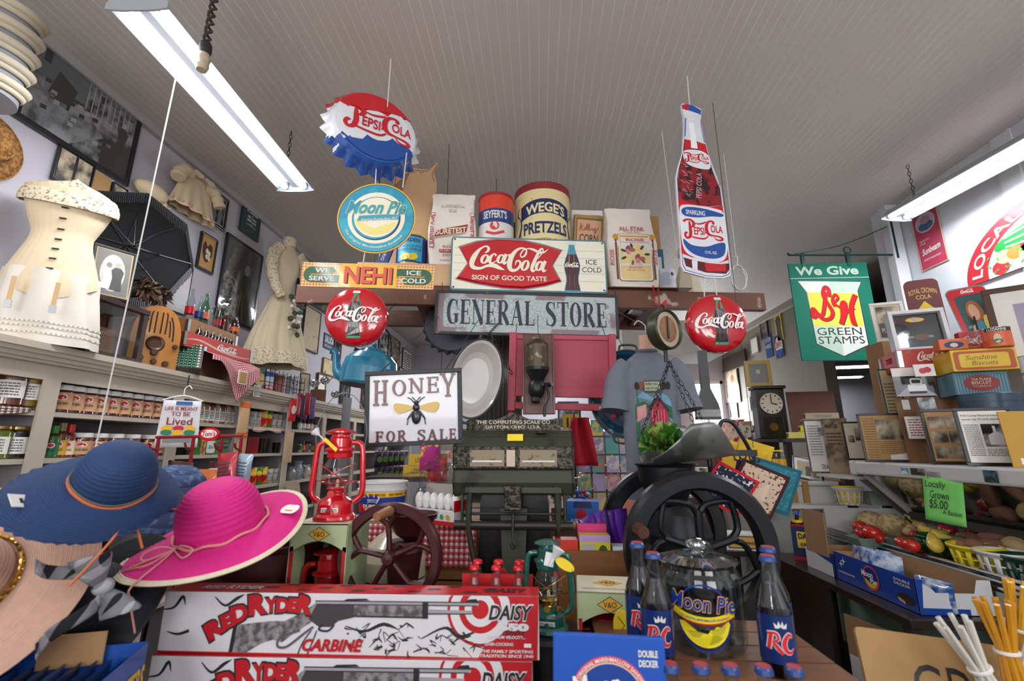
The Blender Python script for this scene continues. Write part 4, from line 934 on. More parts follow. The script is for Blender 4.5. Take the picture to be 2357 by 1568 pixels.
def dman(b,w,h):
 k=K('1b1b1d',.3);l=K('a5a6ad',.3)
 b.flat([(-w*.5,h*.55),(w*.5,h*.55),(w*.5,h),(-w*.5,h)],0,K('5a5c63',.3));b.flat([(-w*.5,h*.1),(-w*.05,h*.1),(-w*.1,h*.5),(-w*.5,h*.6)],-.0004,BWF);b.flat([(-w*.45,h*.12),(w*.05,h*.02),(w*.05,h*.07),(-w*.45,h*.2)],-.001,l)
 figure(b,w*.14,h*.02,h*.76,k,l,-.0012);b.flat([(w*.1,h*.8),(w*.2,h*.8),(w*.2,h*.98),(w*.12,h*.98)],-.001,K('777a80',.3))
OW('grocer_photograph','tall framed photograph of an aproned grocer behind his counter',(519,534),(578,762),fw=.022,back=BWD,draw=dman,pane=True)
OW('blank_poster','white poster with thin black border behind the feather duster',(388,590),(424,728),fw=.008,back=K('d3d0d3',.35),d=.008)
OW('green_photograph','dark framed photograph just behind the left end of the timber shelf',(684,640),(752,726),fw=.012,back=K('15302f',.25,kind='bw',hx2='8fa8a6',sc=7,k=.62),pane=True)
OW('cartoon_print','old tan print with line figures in a black frame, past the dress',(700,700),(727,816),fw=.012,back=K('b5a285',.6,kind='bw',hx2='6b5b45',sc=14,k=.66))
OW('town_sign','small navy town sign past the cartoon print',(746,765),(776,815),fw=0,back=K('2b4466',.5),d=.006,cat='sign',kids='lettering',draw=lambda b,w,h:(b.text('SALUDA N.C.',(-w*.46,h*.4,w*.46,h*.85),-.001,PW,0,.02),b.text('KEEP OUR HILL AND DALE',(-w*.46,h*.12,w*.46,h*.26),-.001,PW)))
OW('faded_map','faded cream paper sheet below the navy town sign',(742,822),(778,872),fw=.006,fm=K('9a7a52',.6),back=K('cdbd9a',.7,kind='blot',hx2='b9a67f',sc=8))
OW('wall_photograph','narrow framed photograph high behind the blue kettle',(872,760),(888,846),fw=.012,back=BW)
OW('wall_photograph','tan framed print above and right of the blue kettle',(893,768),(915,852),fw=.012,back=SEP)
OW('wall_photograph','small pale framed certificate beyond the kettle spout',(926,800),(944,868),fw=.01,back=PW,draw=lambda b,w,h:SB(b,-w*.4,h*.1,w*.4,h*.9,8,0,dk_))
OW('tape_patch','yellow strip of tape on the plaster beside the cream dress',(585,690),(592,710),fw=0,back=K('c9a33a',.6),d=.003,cat='tape')
def cloth_mat(h):return K(h,.9,var=.1,sc=6,bump=.25)
def baby_dress(label,hem,top,wid,m,trimc):
 """small dress hung on the wall, opening out to the hem; local x along the wall"""
 t=th('baby_dress',label,'baby dress',hem,LW);H=top
 def fn(u,v):
  a=2*pi*u;k=1 if v<.62 else 1-(v-.62)/.38*.35
  wv=wid/2*(1-.42*v)*k;f=1+.07*sin(9*a+2*sin(5*v))*(1-v)
  return(wv*cos(a)*f,-.07+.05*(1.15-v)*sin(a)*(1+.25*sin(11*a)*(1-v)),v*H)
 B().grid(fn,60,14,m).obj('skirt',t,sharp=80)
 for s in(-1,1):
  P=[(s*wid*.2,-.07,H*.92),(s*wid*.36,-.08,H*.87),(s*wid*.46,-.09,H*.7),(s*wid*.5,-.1,H*.56)]
  B().tube(SP(P,4),[.045+.004*sin(i*2)for i in range(13)],m,10).obj('sleeve',t)
  B().prism([(s*.012,H*1.),(s*.09,H*1.02),(s*.115,H*.93),(s*.06,H*.87),(s*.012,H*.93)],-.125,-.118,m).obj('collar',t)
 b=B()
 for i in range(14):
  u=.5+(i+.5)/14*.5;q=fn(u,.07+.03*(i%2));b.ball((q[0],q[1]-.004,q[2]),(.012,.004,.01),trimc,6)
 b.obj('embroidery',t)
 B().tube([(0,-.07,H*.96),(.01,-.06,H*1.08),(-.01,-.05,H*1.16),(.015,-.03,H*1.2)],.003,IRON,6).obj('hook',t)
 return t
p,w,h=WR((372,358),(458,525))
baby_dress('cream baby dress with puff sleeves and rose embroidery hung high on the wall',Vec((-2.575,(PX(370,455,-2.58).y+PX(466,520,-2.58).y)/2,PX(420,495,-2.58).z)),h*.92,.42,cloth_mat('d6c2a2'),K('cf9a8c',.9))
t=th('baby_gown','folded cream baby gown hung below and left of the baby dress','baby gown',PX(345,520,-2.56),LW)
m=cloth_mat('cdb998')
B().ball((-.08,-.05,.2),(.12,.05,.06),m,16,fn=lambda a,q:1+.05*sin(5*a)).obj('bodice',t)
B().grid(lambda u,v:(0+.11*(u-.5)+.05*(1-v)-0,-.05-.012*sin(12*u),-.1+.28*v),12,6,m).obj('sleeve',t,thick=.012)
b=B()
for i in range(8):b.ball((.02+.03*sin(i*2),-.07,-.06+.03*i),(.01,.004,.008),K('d19a90',.9),6)
b.obj('embroidery',t)
dm=cloth_mat('d9c9ab');lace=K('e3d6bd',.9,kind='speck',hx2='b9a684',sc=60,k=.55,bump=.3)
pt=PX(655,565,-2.4);pb_=PX(640,862,-2.4);yc=PX(640,700,-2.4).y;z0,z1=PX(640,850,-2.4).z,PX(655,560,-2.4).z;H=z1-z0
t=th('wedding_dress','long cream antique gown hung over the far end of the shelf','gown',(-2.36,yc,z0),(0,0,R(70)))
def gown(u,v):
 a=2*pi*u;pr=[(0,.3),(.1,.285),(.3,.22),(.5,.13),(.58,.085),(.64,.09),(.78,.13),(.88,.125),(.96,.07),(1,.05)]
 for(a0,r0),(a1,r1)in zip(pr,pr[1:]):
  if a0<=v<=a1:r=r0+(r1-r0)*(v-a0)/(a1-a0);break
 f=1+.1*max(0,.55-v)*2*sin(11*a+1.3*sin(7*v))+.015*sin(23*a)
 return(r*f*cos(a),r*.55*f*sin(a),v*H+.02*sin(3*a)*max(0,.1-v)*10)
B().grid(gown,88,36,dm).obj('gown_body',t,sharp=80)
B().grid(lambda u,v:tuple(Vec(gown(u,v*.11))*1.+Vec((.006*cos(2*pi*u),.006*sin(2*pi*u),-.002))),88,4,lace).obj('hem_lace',t,sharp=80)
for s in(-1,1):
 P=SP([(s*.1,0,H*.93),(s*.17,-.02,H*.86),(s*.19,-.05,H*.72),(s*.16,-.08,H*.6),(s*.1,-.1,H*.52)],5)
 B().tube(P,[.062-.0012*i+.004*sin(i*1.7)for i in range(len(P))],lace,10).obj('sleeve',t)
B().lathe([(.05,H*.97),(.06,H*1.),(.055,H*1.04),(.04,H*1.05)],lace,16).obj('collar',t)
b=B()
for i in range(34):
 k=i/33;b.ball((.04+.05*sin(i*2.4),-.14-.02*cos(i*1.7),H*(.56-.3*k)+.02*sin(i*3.1)),.012+.006*(i%3),(K('8d8472',.9),K('e9e4da',.9),K('4e5240',.9))[i%3],7)
b.obj('dried_bouquet',t)
# the shelf unit along the left wall
shelf_m=K('b7ab9a',.6,var=.06,sc=5,bump=.03);shelf_in=K('8f8b8f',.7,var=.08,sc=3)
XF=-2.25;ZT=1.955;UP=[-1.2,.2,1.2,1.96,2.72,3.35,4.02,4.7,5.5,6.7,8.];SH=[1.66,1.45,1.2,.95,.6,.12]
t=th('shelf_unit','long painted built-in shelving along the left wall with a moulded cornice','shelving')
b=B().bb(-2.575,-1.2,ZT-.03,XF+.05,8.,ZT,shelf_m);b.obj('top_board',t)
B().bb(XF-.02,-1.2,ZT-.05,XF+.04,8,ZT-.03,shelf_m).bb(XF-.02,-1.2,ZT-.07,XF+.03,8,ZT-.05,shelf_m).bb(XF-.02,-1.2,ZT-.085,XF+.02,8,ZT-.07,shelf_m).bb(XF-.022,-1.2,1.8,XF,8,ZT-.085,shelf_m).obj('cornice',t)
for y in UP:
 B().bb(-2.57,y-.012,0,XF-.024,y+.012,ZT-.03,shelf_in).bb(XF-.001,y-.035,0,XF+.014,y+.035,1.8,shelf_m).obj('upright',t)
for y0,y1 in zip(UP,UP[1:]):
 for k,z in enumerate(SH):B().bb(-2.57,y0+.014,z-.022,XF-.004,y1-.014,z,shelf_m).obj('shelf',t)
B().bb(-2.576,-1.2,.1,-2.566,8,ZT-.04,shelf_in).obj('back_panel',t)
def ST(px,py,X=-2.4):q=PX(px,py,X);return Vec((X,q.y,ZT))
pc=ST(88,780,-2.33);zt_=PX(95,378,-2.33).z;H=zt_-ZT;t=th('corset_form','dress form in a laced cream corset, crochet yoke and white petticoat','dress form',pc,(0,0,R(40)))
cm=K('ddc9a8',.8,var=.08,sc=9,bump=.12);pm=cloth_mat('dcd4c8');crochet=K('e0d2b6',.9,kind='speck',hx2='8f7f62',sc=70,k=.58,bump=.4)
def bod(prs,fold,n=11,sy=.62,zf=None):
 def fn(u,v):
  a=2*pi*u
  for(a0,r0),(a1,r1)in zip(prs,prs[1:]):
   if a0<=v<=a1:r=r0+(r1-r0)*(v-a0)/max(1e-6,a1-a0);break
  f=1+fold*sin(n*a+2*sin(4*v))
  z=prs[0][0]*0+v*H
  f*=.86;return(r*f*cos(a),r*sy*f*sin(a),z+(zf(a,v)if zf else 0))
 return fn
f1=bod([(0,.24),(.14,.225),(.3,.2),(.42,.19)],.06,8);B().grid(lambda u,v:f1(u,v*.42),72,14,pm).obj('petticoat',t,sharp=80)
f2=bod([(.3,.205),(.4,.195),(.5,.165),(.6,.135),(.66,.13),(.76,.165),(.88,.2),(.96,.2)],.008,30,.62);B().grid(lambda u,v:(lambda q:(q[0],q[1],q[2]-.09*max(0,1-v*4)*max(0,sin(2*pi*u*1+pi))**2))(f2(u,.36+.56*v)),96,24,cm).obj('corset',t,sharp=70)
f3=bod([(.8,.21),(.86,.218),(.91,.205),(.96,.15),(.99,.09),(1.01,0)],.012,20);B().grid(lambda u,v:(lambda q:(q[0],q[1],q[2]+.025*sin(2*pi*u)))(f3(u,.83+.18*v)),60,14,crochet).obj('crochet_yoke',t,sharp=80)
b=B()
for i in range(7):z=H*(.42+.062*i);q=f2(.75,.42+.062*i);b.tube([(q[0]-.012,q[1]-.004,z),(q[0]+.012,q[1]-.008,z)],.004,IRON,6)
b.obj('busk_hooks',t)
b=B()
for s in(-.09,.05):b.bb(s-.008,-.16,H*.2,s+.008,-.155,H*.33,K('cdaa7d',.8)).bb(s-.012,-.163,H*.16,s+.012,-.155,H*.2,STEEL)
b.obj('garter_straps',t)
b=B()
for zz in(.05,.085,.11):b.grid(lambda u,v:tuple(Vec(f1(u,zz+.008*v))*1+Vec((.003*cos(2*pi*u),.003*sin(2*pi*u),0))),72,1,K('b3a890',.9,kind='stripe',hx2='e6dfd2',sc=400))
b.obj('petticoat_lace',t)
ca,cb=PX(140,800,-2.28),PX(312,835,-2.28);CH=PX(200,668,-2.28).z-ZT
CL=cb.y-ca.y;t=th('display_case','dark wood and glass display case holding old boots','display case',(-2.4,(ca.y+cb.y)/2,ZT),LW);dw_=K('3b2420',.35,kind='woodz',hx2='24130f',sc=3,wet=.3)
b=B().bb(-CL/2-.015,-.145,0,CL/2+.015,.145,.03,dw_);b.obj('plinth',t,bev=.006)
b=B()
for x in(-1,1):
 for y in(-1,1):b.bb(x*CL/2-.014,y*.12-.014,.03,x*CL/2+.014,y*.12+.014,CH-.03,dw_)
b.obj('corner_posts',t);B().bb(-CL/2-.02,-.14,CH-.03,CL/2+.02,.14,CH,dw_).obj('case_top',t,bev=.004)
B().bb(-CL/2+.01,-.122,.03,CL/2-.01,-.119,CH-.03,LENS).obj('front_pane',t);B().bb(-CL/2-.002,-.11,.03,-CL/2+.001,.11,CH-.03,LENS).obj('side_pane',t)
B().bb(-CL/2+.012,.1,.03,CL/2-.012,.106,CH-.03,K('4a3026',.6)).obj('back_panel',t)
zc=ZT+.03;leather=K('b3a08a',.7,var=.15,bump=.15)
for i,dy in enumerate((-.09,0)):
 k=th('laced_boot',('first' if i==0 else 'second')+' tall grey laced boot in the glass case, '+('nearer the corset' if i==0 else 'beside the tan card'),'boot',(-2.43+.05*i,(ca.y+cb.y)/2+dy-.02,zc+.002),(0,0,R(60)),'old laced boots')
 prs=[(0,.035,.03),(.02,.036,.03),(.06,.034,.02),(.12,.03,.008),(.18,.034,0),(.24,.04,-.004),(.25,.038,-.004)]
 B().lathe([(a,z)for z,a,s in prs],leather,18,fn=lambda a,r,z:(r*cos(a)+.03*0,r*sin(a)*(1.15 if z>.06 else 1.3)-(.02 if z<.05 else 0),z)).ball((0,-.06,.025),(.034,.06,.027),leather,14).obj('boot_upper',k)
 b=B()
 for j in range(7):b.tube([(-.014,-.045,.08+.024*j),(.014,-.047,.092+.024*j)],.0018,BL_,5);b.tube([(.014,-.045,.08+.024*j),(-.014,-.047,.092+.024*j)],.0018,BL_,5)
 b.obj('laces',k);B().bb(-.036,-.115,0,.036,.04,.006,dw_).obj('sole',k)
cbox('tan_card','tan printed card leaning inside the glass case behind the boots',(-2.44,(ca.y+cb.y)/2+.11,zc+.002),.17,.17,.004,K('c79a68',.8),R(80),'card',None,lambda b,w,h:(b.text('Memories',(w*0,h*.86,w*.4,h*.92),-.001,dk_),SB(b,-w*.3,h*.3,w*.4,h*.75,6,-.001,K('a67d52',.8))))
zk=ZT+CH
a,c=PX(240,668,-2.36),PX(240,566,-2.36)
frame('wedding_photograph','silver and black framed wedding photograph standing on the glass case',(-2.295,PX(235,665,-2.34).y,zk),.19,c.z-zk,(R(-6),0,R(62)),FBLK,.014,.014,K('77736f',.4),lambda b,w,h:(b.flat(ell(0,h*.5,w*.36,h*.42,24),0,K('c9c4ba',.4)),figure(b,-w*.12,h*.12,h*.6,K('e3ded4',.4),K('8b8177',.4),-.001),figure(b,w*.14,h*.12,h*.64,K('4d4b49',.4),K('b5aca0',.4),-.0012)),matw=.006,matm=K('c9b27a',.3))
frame('small_landscape','small orange framed print on the wall between corset and parasol',WR((160,525),(181,592))[0],.1,WR((160,525),(181,592))[2],LW,K('b0702e',.4,kind='wood',hx2='8c5220'),.016,.02,SEP)
for i,(px,py,hh,r)in enumerate(((167,648,.15,.03),(189,655,.12,.027))):
 q=PX(px,py,-2.43);bottle('glass_bottle',('square clear glass bottle on the glass case, next to the corset','small corked clear bottle on the glass case, next to the wedding photograph')[i],(-2.43,q.y,zk),hh,r,None,K('a57d4d',.8)if i else None,None,0,'bottle',None,kind='jug')
pc=PX(303,566,-2.4);t=th('parasol','open black fringed parasol lying on its side behind the wedding photograph','parasol',pc,Vec((-.84,.46,.28)).to_track_quat('Z','Y').to_euler());bm=K('0f0f12',.85,var=.2);PR=.33;PA=.1
N8=8
def canopy(u,v):
 a=2*pi*u;seg=(a*N8/2/pi)%1;k=cos(pi/N8)/cos((seg-.5)*2*pi/N8)
 r=PR*v*(k*.6+.4*(1-.08*sin(pi*seg)*v));return(r*cos(a),r*sin(a),PA*(1-v**2.1))
B().grid(canopy,64,10,bm).obj('canopy',t,thick=.002)
b=B()
for i in range(190):
 q=Vec(canopy(i/190,1));l=.06+.012*random.random();b.tube([q,q+t.rotation_euler.to_matrix().inverted()@Vec((.004,0,-l))],.0022,bm,3)
b.obj('fringe',t)
for i in range(N8):
 P=[Vec(canopy((i+0)/N8,v/8))-Vec((0,0,.006))for v in range(9)];B().tube(P,.0022,K('8b8c8e',.3,1),5).obj('rib',t)
 q=P[4];B().tube([q,(0,0,-.04)],.0018,K('8b8c8e',.3,1),5).obj('stretcher',t)
B().tube([(0,0,.12),(0,0,-.09)],.006,K('2c211c',.4),8).obj('shaft',t)
q=ST(345,700,-2.36);q.z=PX(345,668,-2.36).z;t=th('feather_duster','brown speckled feather duster bunch under the black parasol','feather duster',q)
fm=[K('5a4028',.8,kind='stripe',hx2='2e1f14',sc=160),K('6f5236',.8,kind='stripe',hx2='3a2818',sc=130)]
b=B()
for i in range(230):
 d=Vec((random.gauss(0,.5),random.gauss(0,1),random.gauss(0,.8)));d.normalize();o_=Vec((0,random.uniform(-.09,.09),random.uniform(-.03,.03)));l=random.uniform(.05,.085)
 e=o_+d*l+Vec((0,0,-.012));s=d.orthogonal().normalized()*.011;mid=o_+d*l*.55+Vec((0,0,.006))
 b.add([tuple(o_),tuple(mid+s),tuple(e),tuple(mid-s)],[(0,1,2,3)],fm[i%2])
b.obj('feathers',t);B().tube([(0,.02,0),(-.05,.12,-.02),(-.06,.2,-.06)],.009,dw_,8).obj('handle',t)
q=ST(345,858,-2.32);zr=PX(345,694,-2.32).z;H=zr-ZT;W=H*.62
t=th('cathedral_radio','arched wooden radio with round dial and four knobs','radio',q,(0,0,R(52)));rw=K('b5782c',.35,kind='woodz',hx2='94591a',sc=2,wet=.35)
arch=[(-W/2,0),(W/2,0),(W/2,H*.5)]+[(W/2*cos(a)**.85 if cos(a)>0 else-W/2*abs(cos(a))**.85,H*.5+H*.5*sin(a))for a in[pi*i/18 for i in range(1,18)]]+[(-W/2,H*.5)]
B().prism(arch,0,.17,rw,K('8a5522',.4,kind='wood',hx2='6d3f16')).obj('case',t,bev=.003)
b=B();k_=K('1d120a',.8)
for s in(-1,1):
 b.ribbon([(s*W*.06,H*.56),(s*W*.06,H*.9)],.008,-.0012,k_,0);b.ribbon([(s*W*.16,H*.56),(s*W*.16,H*.84),(s*W*.13,H*.9)],.008,-.0012,k_,3)
 b.ribbon([(s*W*.34,H*.46),(s*W*.31,H*.7),(s*W*.24,H*.84)],.008,-.0012,k_,4);b.ribbon([(s*W*.26,H*.52),(s*W*.24,H*.7),(s*W*.21,H*.78)],.007,-.0012,k_,4)
b.obj('grille_slots',t)
B().lathe([(0,-.002),(.03,-.002),(.03,-.008),(.042,-.012),(.048,-.004),(.048,0)],K('4a321f',.3,.4),24,(0,0,H*.4),'y').obj('dial',t)
for x,z,r in((0,.26,.02),(-.26,.16,.019),(.02,.12,.016),(.26,.1,.017),(.4,.38,.014)):B().lathe([(r,0),(r,-.014),(r*.8,-.022),(0,-.022)],K('4d3a26',.3,.5),16,(x*W,0,z*H),'y').obj('knob',t)
q=ST(424,862,-2.3);t=th('adding_machine','brown adding machine with rows of green keys','adding machine',q,(0,0,R(38)));am=K('3a3431',.4,.2)
B().prism([(-.15,0),(.1,0),(.12,.04),(.02,.2),(-.1,.215),(-.15,.15)],-.085,.085,am).obj('case',t,bev=.008)
t.children[0].rotation_euler=(0,0,pi/2+pi)
b=B()
for i in range(7):
 for j in range(9):k=j/8;b.ball((-.066+.022*i,-.12+.1*k-.006,.045+.155*k),.0075,(K('1f8f6a',.3),K('ddd8cc',.4))[(i in(0,6))or 0],6)
b.obj('keys',t);B().bb(.08,-.01,.17,.1,.04,.2,STEEL).obj('crank',t)
def crate(name,label,c,w,d,h,m,rz,slot=True,group=None,draw=None,inner=None):
 t=th(name,label,'crate',c,(0,0,rz),group);e=.014
 B().bb(-w/2,-d/2,0,w/2,d/2,.012,inner or m).obj('bottom',t)
 for s in(-1,1):
  B().bb(-w/2,s*d/2-e/2,0,w/2,s*d/2+e/2,h,m).obj('side_board',t)
  b=B()
  if slot:
   for(x0,x1,z0,z1)in((-d/2,d/2,0,h*.45),(-d/2,-d*.17,h*.45,h*.75),(d*.17,d/2,h*.45,h*.75),(-d/2,d/2,h*.75,h)):b.bb(s*w/2-e/2,x0,z0,s*w/2+e/2,x1,z1,m)
  else:b.bb(s*w/2-e/2,-d/2,0,s*w/2+e/2,d/2,h,m)
  b.obj('end_board',t)
 b=B()
 for x in(-w/2,w/2):
  for y in(-d/2,d/2):b.bb(x-.011,y-.011,h*.1,x+.011,y+.011,h*.95,STEEL)
 b.obj('corner_straps',t)
 if draw:b=B();b.X=Matrix.Translation((0,-d/2-e/2,0));draw(b,w,h);b.obj('lettering',t)
 return t
q=ST(505,838,-2.36);zb1=PX(500,870,-2.2).z
cw_=K('5a3522',.5,kind='wood',hx2='3f2315',sc=4)
bx0,bx1=PX(455,880,-2.25).y,PX(566,900,-2.25).y
zc1=PX(480,812,-2.25).z
cbox('wooden_box','dark brown wooden box under the red checked cloth',(-2.26,(bx0+bx1)/2,ZT),bx1-bx0,zc1-ZT-.012,.24,cw_,pi/2,'box')
redc=K('b5362c',.5,kind='speck',hx2='8c6a58',sc=14,k=.72)
rz_=zc1
yc=(PX(412,790,-2.3).y+PX(560,830,-2.3).y)/2
crate('drink_crate','red wooden cola crate of bottles on top of the checked cloth',(-2.39,yc,rz_+.004),bx1-bx0+.12,.27,.1,redc,pi/2-.06,True,'red cola crates',lambda b,w,h:(CS(b,(-w*.05,h*.3,w*.25,h*.78),-.001,PW,1.1),b.ribbon([(-w*.48,h*.5),(-w*.3,h*.62),(0,h*.3),(w*.3,h*.2),(w*.48,h*.3)],[.004,.012,.016,.01,.004],-.0008,K('d9a79a',.6))))
for i in range(6):
 bottle('cola_bottle',ORD[i]+' dark cola bottle from the radio end in the red crate',(-2.31+0,yc-.16+.065*i,rz_+.02),.165,.026,COLA,None,None,0,'bottle','bottles in the red crate',kind='hobble',fill=.8)
ging=[K('d9d4d0',.85),K('c7787c',.85),K('b0303c',.85)]
t=th('checked_cloth','red gingham cloth draped over the brown box with lace-edged tag','tablecloth',(-2.255,(bx0+bx1)/2,rz_),(0,0,pi/2));L_=bx1-bx0
def drape(u,v):
 x=(u-.5)*(L_+.01);k=max(0,1-abs(u-.62)/.5);drop=.06+.26*k**1.3
 if v<.35:return(x,.2-.2*v/.35-.012*0,.003)
 s=(v-.35)/.65;return(x,-.012-.075*min(1,s*2.5)-.015*sin(8*u)*s,.003-drop*s)
B().grid(drape,48,48,lambda i,j:ging[(i//1%2)+(j%2)]).obj('cloth',t,thick=.003)
q=drape(.6,.62);B().prism(RR(q[0]-.05,q[2]-.06,q[0]+.05,q[2]+.04,.01),q[1]-.022,q[1]-.018,K('e6dcc9',.8)).prism(RR(q[0]-.038,q[2]-.048,q[0]+.038,q[2]+.028,.004),q[1]-.025,q[1]-.022,K('b98e56',.8)).obj('tag',t)
rz2=rz_+.125
q0,q1=PX(404,770,-2.46).y,PX(535,790,-2.46).y
crate('wood_crate','natural wooden crate behind the red crate, soda bottles on it',(-2.475,(q0+q1)/2-.03,rz_+.004-.004+.11),.5,.17,.12,K('a9713f',.5,kind='wood',hx2='8a5628',sc=3),pi/2,False)
cap_z=rz_+.11+.12
B().bb(-.25,-.085,0,.25,.085,.008,K('a9713f',.5,kind='wood',hx2='8a5628',sc=3)).obj('crate_lid',loc=(-2.475,(q0+q1)/2-.03,cap_z),rot=(0,0,pi/2),label='natural wood board lid under the row of soda bottles',cat='crate lid')
cap_z+=.009
oran=K('d9622e',.3);sodas=[(432,.24,None,'clear soda bottle with red print, nearest the parasol',RED,'long'),(450,.2,None,'clear soda bottle with blue print, second from the parasol',NAVY,'long'),(468,.25,None,'greenish soda bottle with round orange label',oran,'long'),(488,.19,None,'plain clear soda bottle in front of the grocer photograph',None,'jug'),(500,.2,K('2c1512',.2),'dark soda bottle with red square label',RED,'long'),(512,.17,K('5a1a14',.2),'reddish soda bottle without cap',None,'long'),(524,.18,None,'slim clear bottle between the dark soda bottles',None,'hobble'),(536,.17,K('33150f',.2),'dark soda bottle with orange triangular label',oran,'long'),(545,.165,K('c75a22',.3),'orange soda bottle at the far end of the row',oran,'long')]
for i,(px,hh,liq,lab,lm,kd)in enumerate(sodas):
 y=PX(px,740,-2.46).y
 bottle('soda_bottle',lab+' on the wooden crate',(-2.46+.02*(i%2),y,cap_z),hh,.029,liq,None,(.2,.42,lm,None)if lm else None,0,'bottle','old soda bottles on the crate',gl=GREENGLASS if i==2 else None,kind=kd,fill=.8)
def stand(px,py,X=-2.38):q=PX(px,py,X);return(X,q.y,ZT)
t=th('wire_rack','old wire rack holding tins at the far end of the shelf','wire rack',stand(640,895,-2.34),(0,0,pi/2));b=B()
for z in(.01,.08,.15):b.tube([(-.32,-.07,z),(.32,-.07,z),(.32,.07,z),(-.32,.07,z)],.003,IRON,5,True)
for i in range(11):b.tube([(-.32+.064*i,-.07,.01),(-.32+.064*i,-.07,.2)],.0025,IRON,5)
b.obj('wire_frame',t)
for i,(px,lab,m,draw)in enumerate(((590,'green and tan oval food tin in the wire rack',K('3d6b5a',.4),lambda b,r,h:b.grid(lambda u,v:(r*.9*(u-.5)*2*sin(pi*min(.98,max(.02,v))),-.001,h*(.15+.7*v)),8,12,K('c9a87a',.5))),(614,'blue, white and red lard tin in the wire rack',K('c9ccd6',.4),lambda b,r,h:(b.grid(lambda u,v:(r*2*(u-.5),-.001,h*(.12+.22*v)),8,1,RED),b.text('PURE',(-r*.6,h*.17,r*.6,h*.3),-.002,PW,0,.02),b.grid(lambda u,v:(r*2*(u-.5),-.001,h*(.7+.2*v)),8,1,BLUE))),(640,'faded red striped tin in the wire rack',K('9a5a58',.5),None),(672,'white chip tin with dark blue round emblem in the wire rack',K('c9cad2',.4),lambda b,r,h:(b.flat(ell(0,h*.7,r*.5,r*.5,18),-.001,NAVY),b.text("Jays",(-r*.35,h*.63,r*.35,h*.76),-.003,PW,.2),b.text('POTATO',(-r*.6,h*.34,r*.6,h*.42),-.002,BL_,0,.02),b.text('CHIPS',(-r*.45,h*.2,r*.45,h*.28),-.002,BL_,0,.02))))):
 t=th('food_tin',lab,'tin',stand(px,890,-2.36),(0,0,R(60)),'tins in the wire rack');r=.052;h=.19+.01*(i%2)
 B().lathe([(0,.003),(r,.003),(r,h),(0,h)],m,26).obj('tin_body',t)
 B().lathe([(r*1.02,h-.012),(r*1.02,h+.002),(0,h+.003)],STEEL if i else K('3d6b5a',.4),26).obj('lid',t)
 if draw:b=B();b.F=wrap(r);draw(b,r,h);b.obj('label_print',t)
frame('narrow_frame','narrow pale framed certificate standing past the chip tin',stand(700,905,-2.3),.1,.26,(R(-4),0,R(50)),K('3a2f28',.4),.008,.012,K('ddd6c0',.5))
cbox('spice_box','small old brown wooden spice box beside the steel scoops',stand(737,915,-2.3),.12,.14,.12,K('7a4a2a',.5,kind='wood',hx2='5d3418'),R(50),'box')
for i,(px,py)in enumerate(((724,882),(748,876),(772,908))):
 t=th('steel_scoop',('first','second','third')[i]+' shiny steel ladle bowl from the left, over the spice box','ladle',PX(px,py,-2.22),(R(60),0,R(30)),'steel ladles by the kettle')
 B().lathe([(0,-.04),(.025,-.034),(.042,-.016),(.048,0),(.045,0),(.04,-.015),(.022,-.031),(0,-.036)],CHROME,20).obj('bowl',t);B().tube([(.045,0,0),(.07,0,.06),(.075,0,.2)],.005,CHROME,6).obj('handle',t)
note=PX(584,902,XF+.02);cbox('shelf_note','white handwritten note taped to the cornice',(XF+.045,note.y,note.z-.04),.09,.09,.002,PW,pi/2,'note',None,lambda b,w,h:SB(b,-w*.4,h*.1,w*.4,h*.9,5,-.001,BL_))
# goods on the built-in shelves
XS=-2.325
def OS(px,py,z,X=XS):q=PX(px,py,X);return Vec((X,q.y,z+.001))
gold=K('b79a5a',.3,.9);jam=K('5c0f17',.25,var=.2);tanl=K('c99a72',.7)
def djam(b,k,z0,z1):h=z1-z0;b.flat(ell(0,z0+h*.72,k*.5,h*.2,14),-.001,PW);b.flat(ell(0,z0+h*.72,k*.38,h*.13,12),-.002,RED);b.text('PICKLED BEETS',(-k*.6,z0+h*.28,k*.6,z0+h*.42),-.002,dk_,0,.02)
def dwhite(b,k,z0,z1):SB(b,-k*.7,z0+(z1-z0)*.1,k*.7,z1-(z1-z0)*.1,5,-.001,K('5f5f66',.8))
jams=(134,163,194,222,250,277,304,330,353)
for i,px in enumerate(jams):
 q=OS(px,950+i*1.3,1.66)
 jar('beet_jar',ORD[i]+' red relish jar with white lid from the left on the top shelf',q,.135,.043,jam,WHITE,(.12,.72,tanl,djam,1.5),R(50),'red jars on the top shelf')
for i,(px,hh,c,lab)in enumerate(((12,.165,'7a3a1a','jar of brown relish with gold lid at the picture edge, top shelf'),(50,.155,'a97b1c','jar of yellow relish with gold lid on the top shelf'))):
 jar('relish_jar',lab,OS(px,945,1.675),hh,.056,K(c,.3,var=.4,sc=60),gold,(.2,.66,PW,dwhite,1.1),R(40),'home canned jars',lidh=.1)
jar('relish_jar','jar of dark apple butter with gold lid on the second shelf',OS(22,1058,1.45),.14,.056,K('2c1a16',.3),gold,(.15,.66,PW,dwhite,1.1),R(40),'home canned jars',lidh=.1)
jar('relish_jar','jar of green pickle at the very left edge of the second shelf',OS(-20,1060,1.45),.14,.05,K('7a8a20',.3),gold,(.15,.66,PW,dwhite,1.1),R(40),'home canned jars',lidh=.1)
brn=[K('e3ddd4',.9),K('8d6f66',.9),K('3f231d',.9)]
y0,y1=1.22,1.93
B().grid(lambda u,v:(XS+.02+.06*min(1,v*2.2),y0+(y1-y0-.03)*u,1.663+.006-0-max(0,v-.45)*.085*(1-.6*u**6)),60,12,lambda i,j:brn[(i%2)+(j%2)]).obj('shelf_cloth',label='brown checked cloth edging the top shelf under the relish jars',cat='shelf cloth',thick=.003)
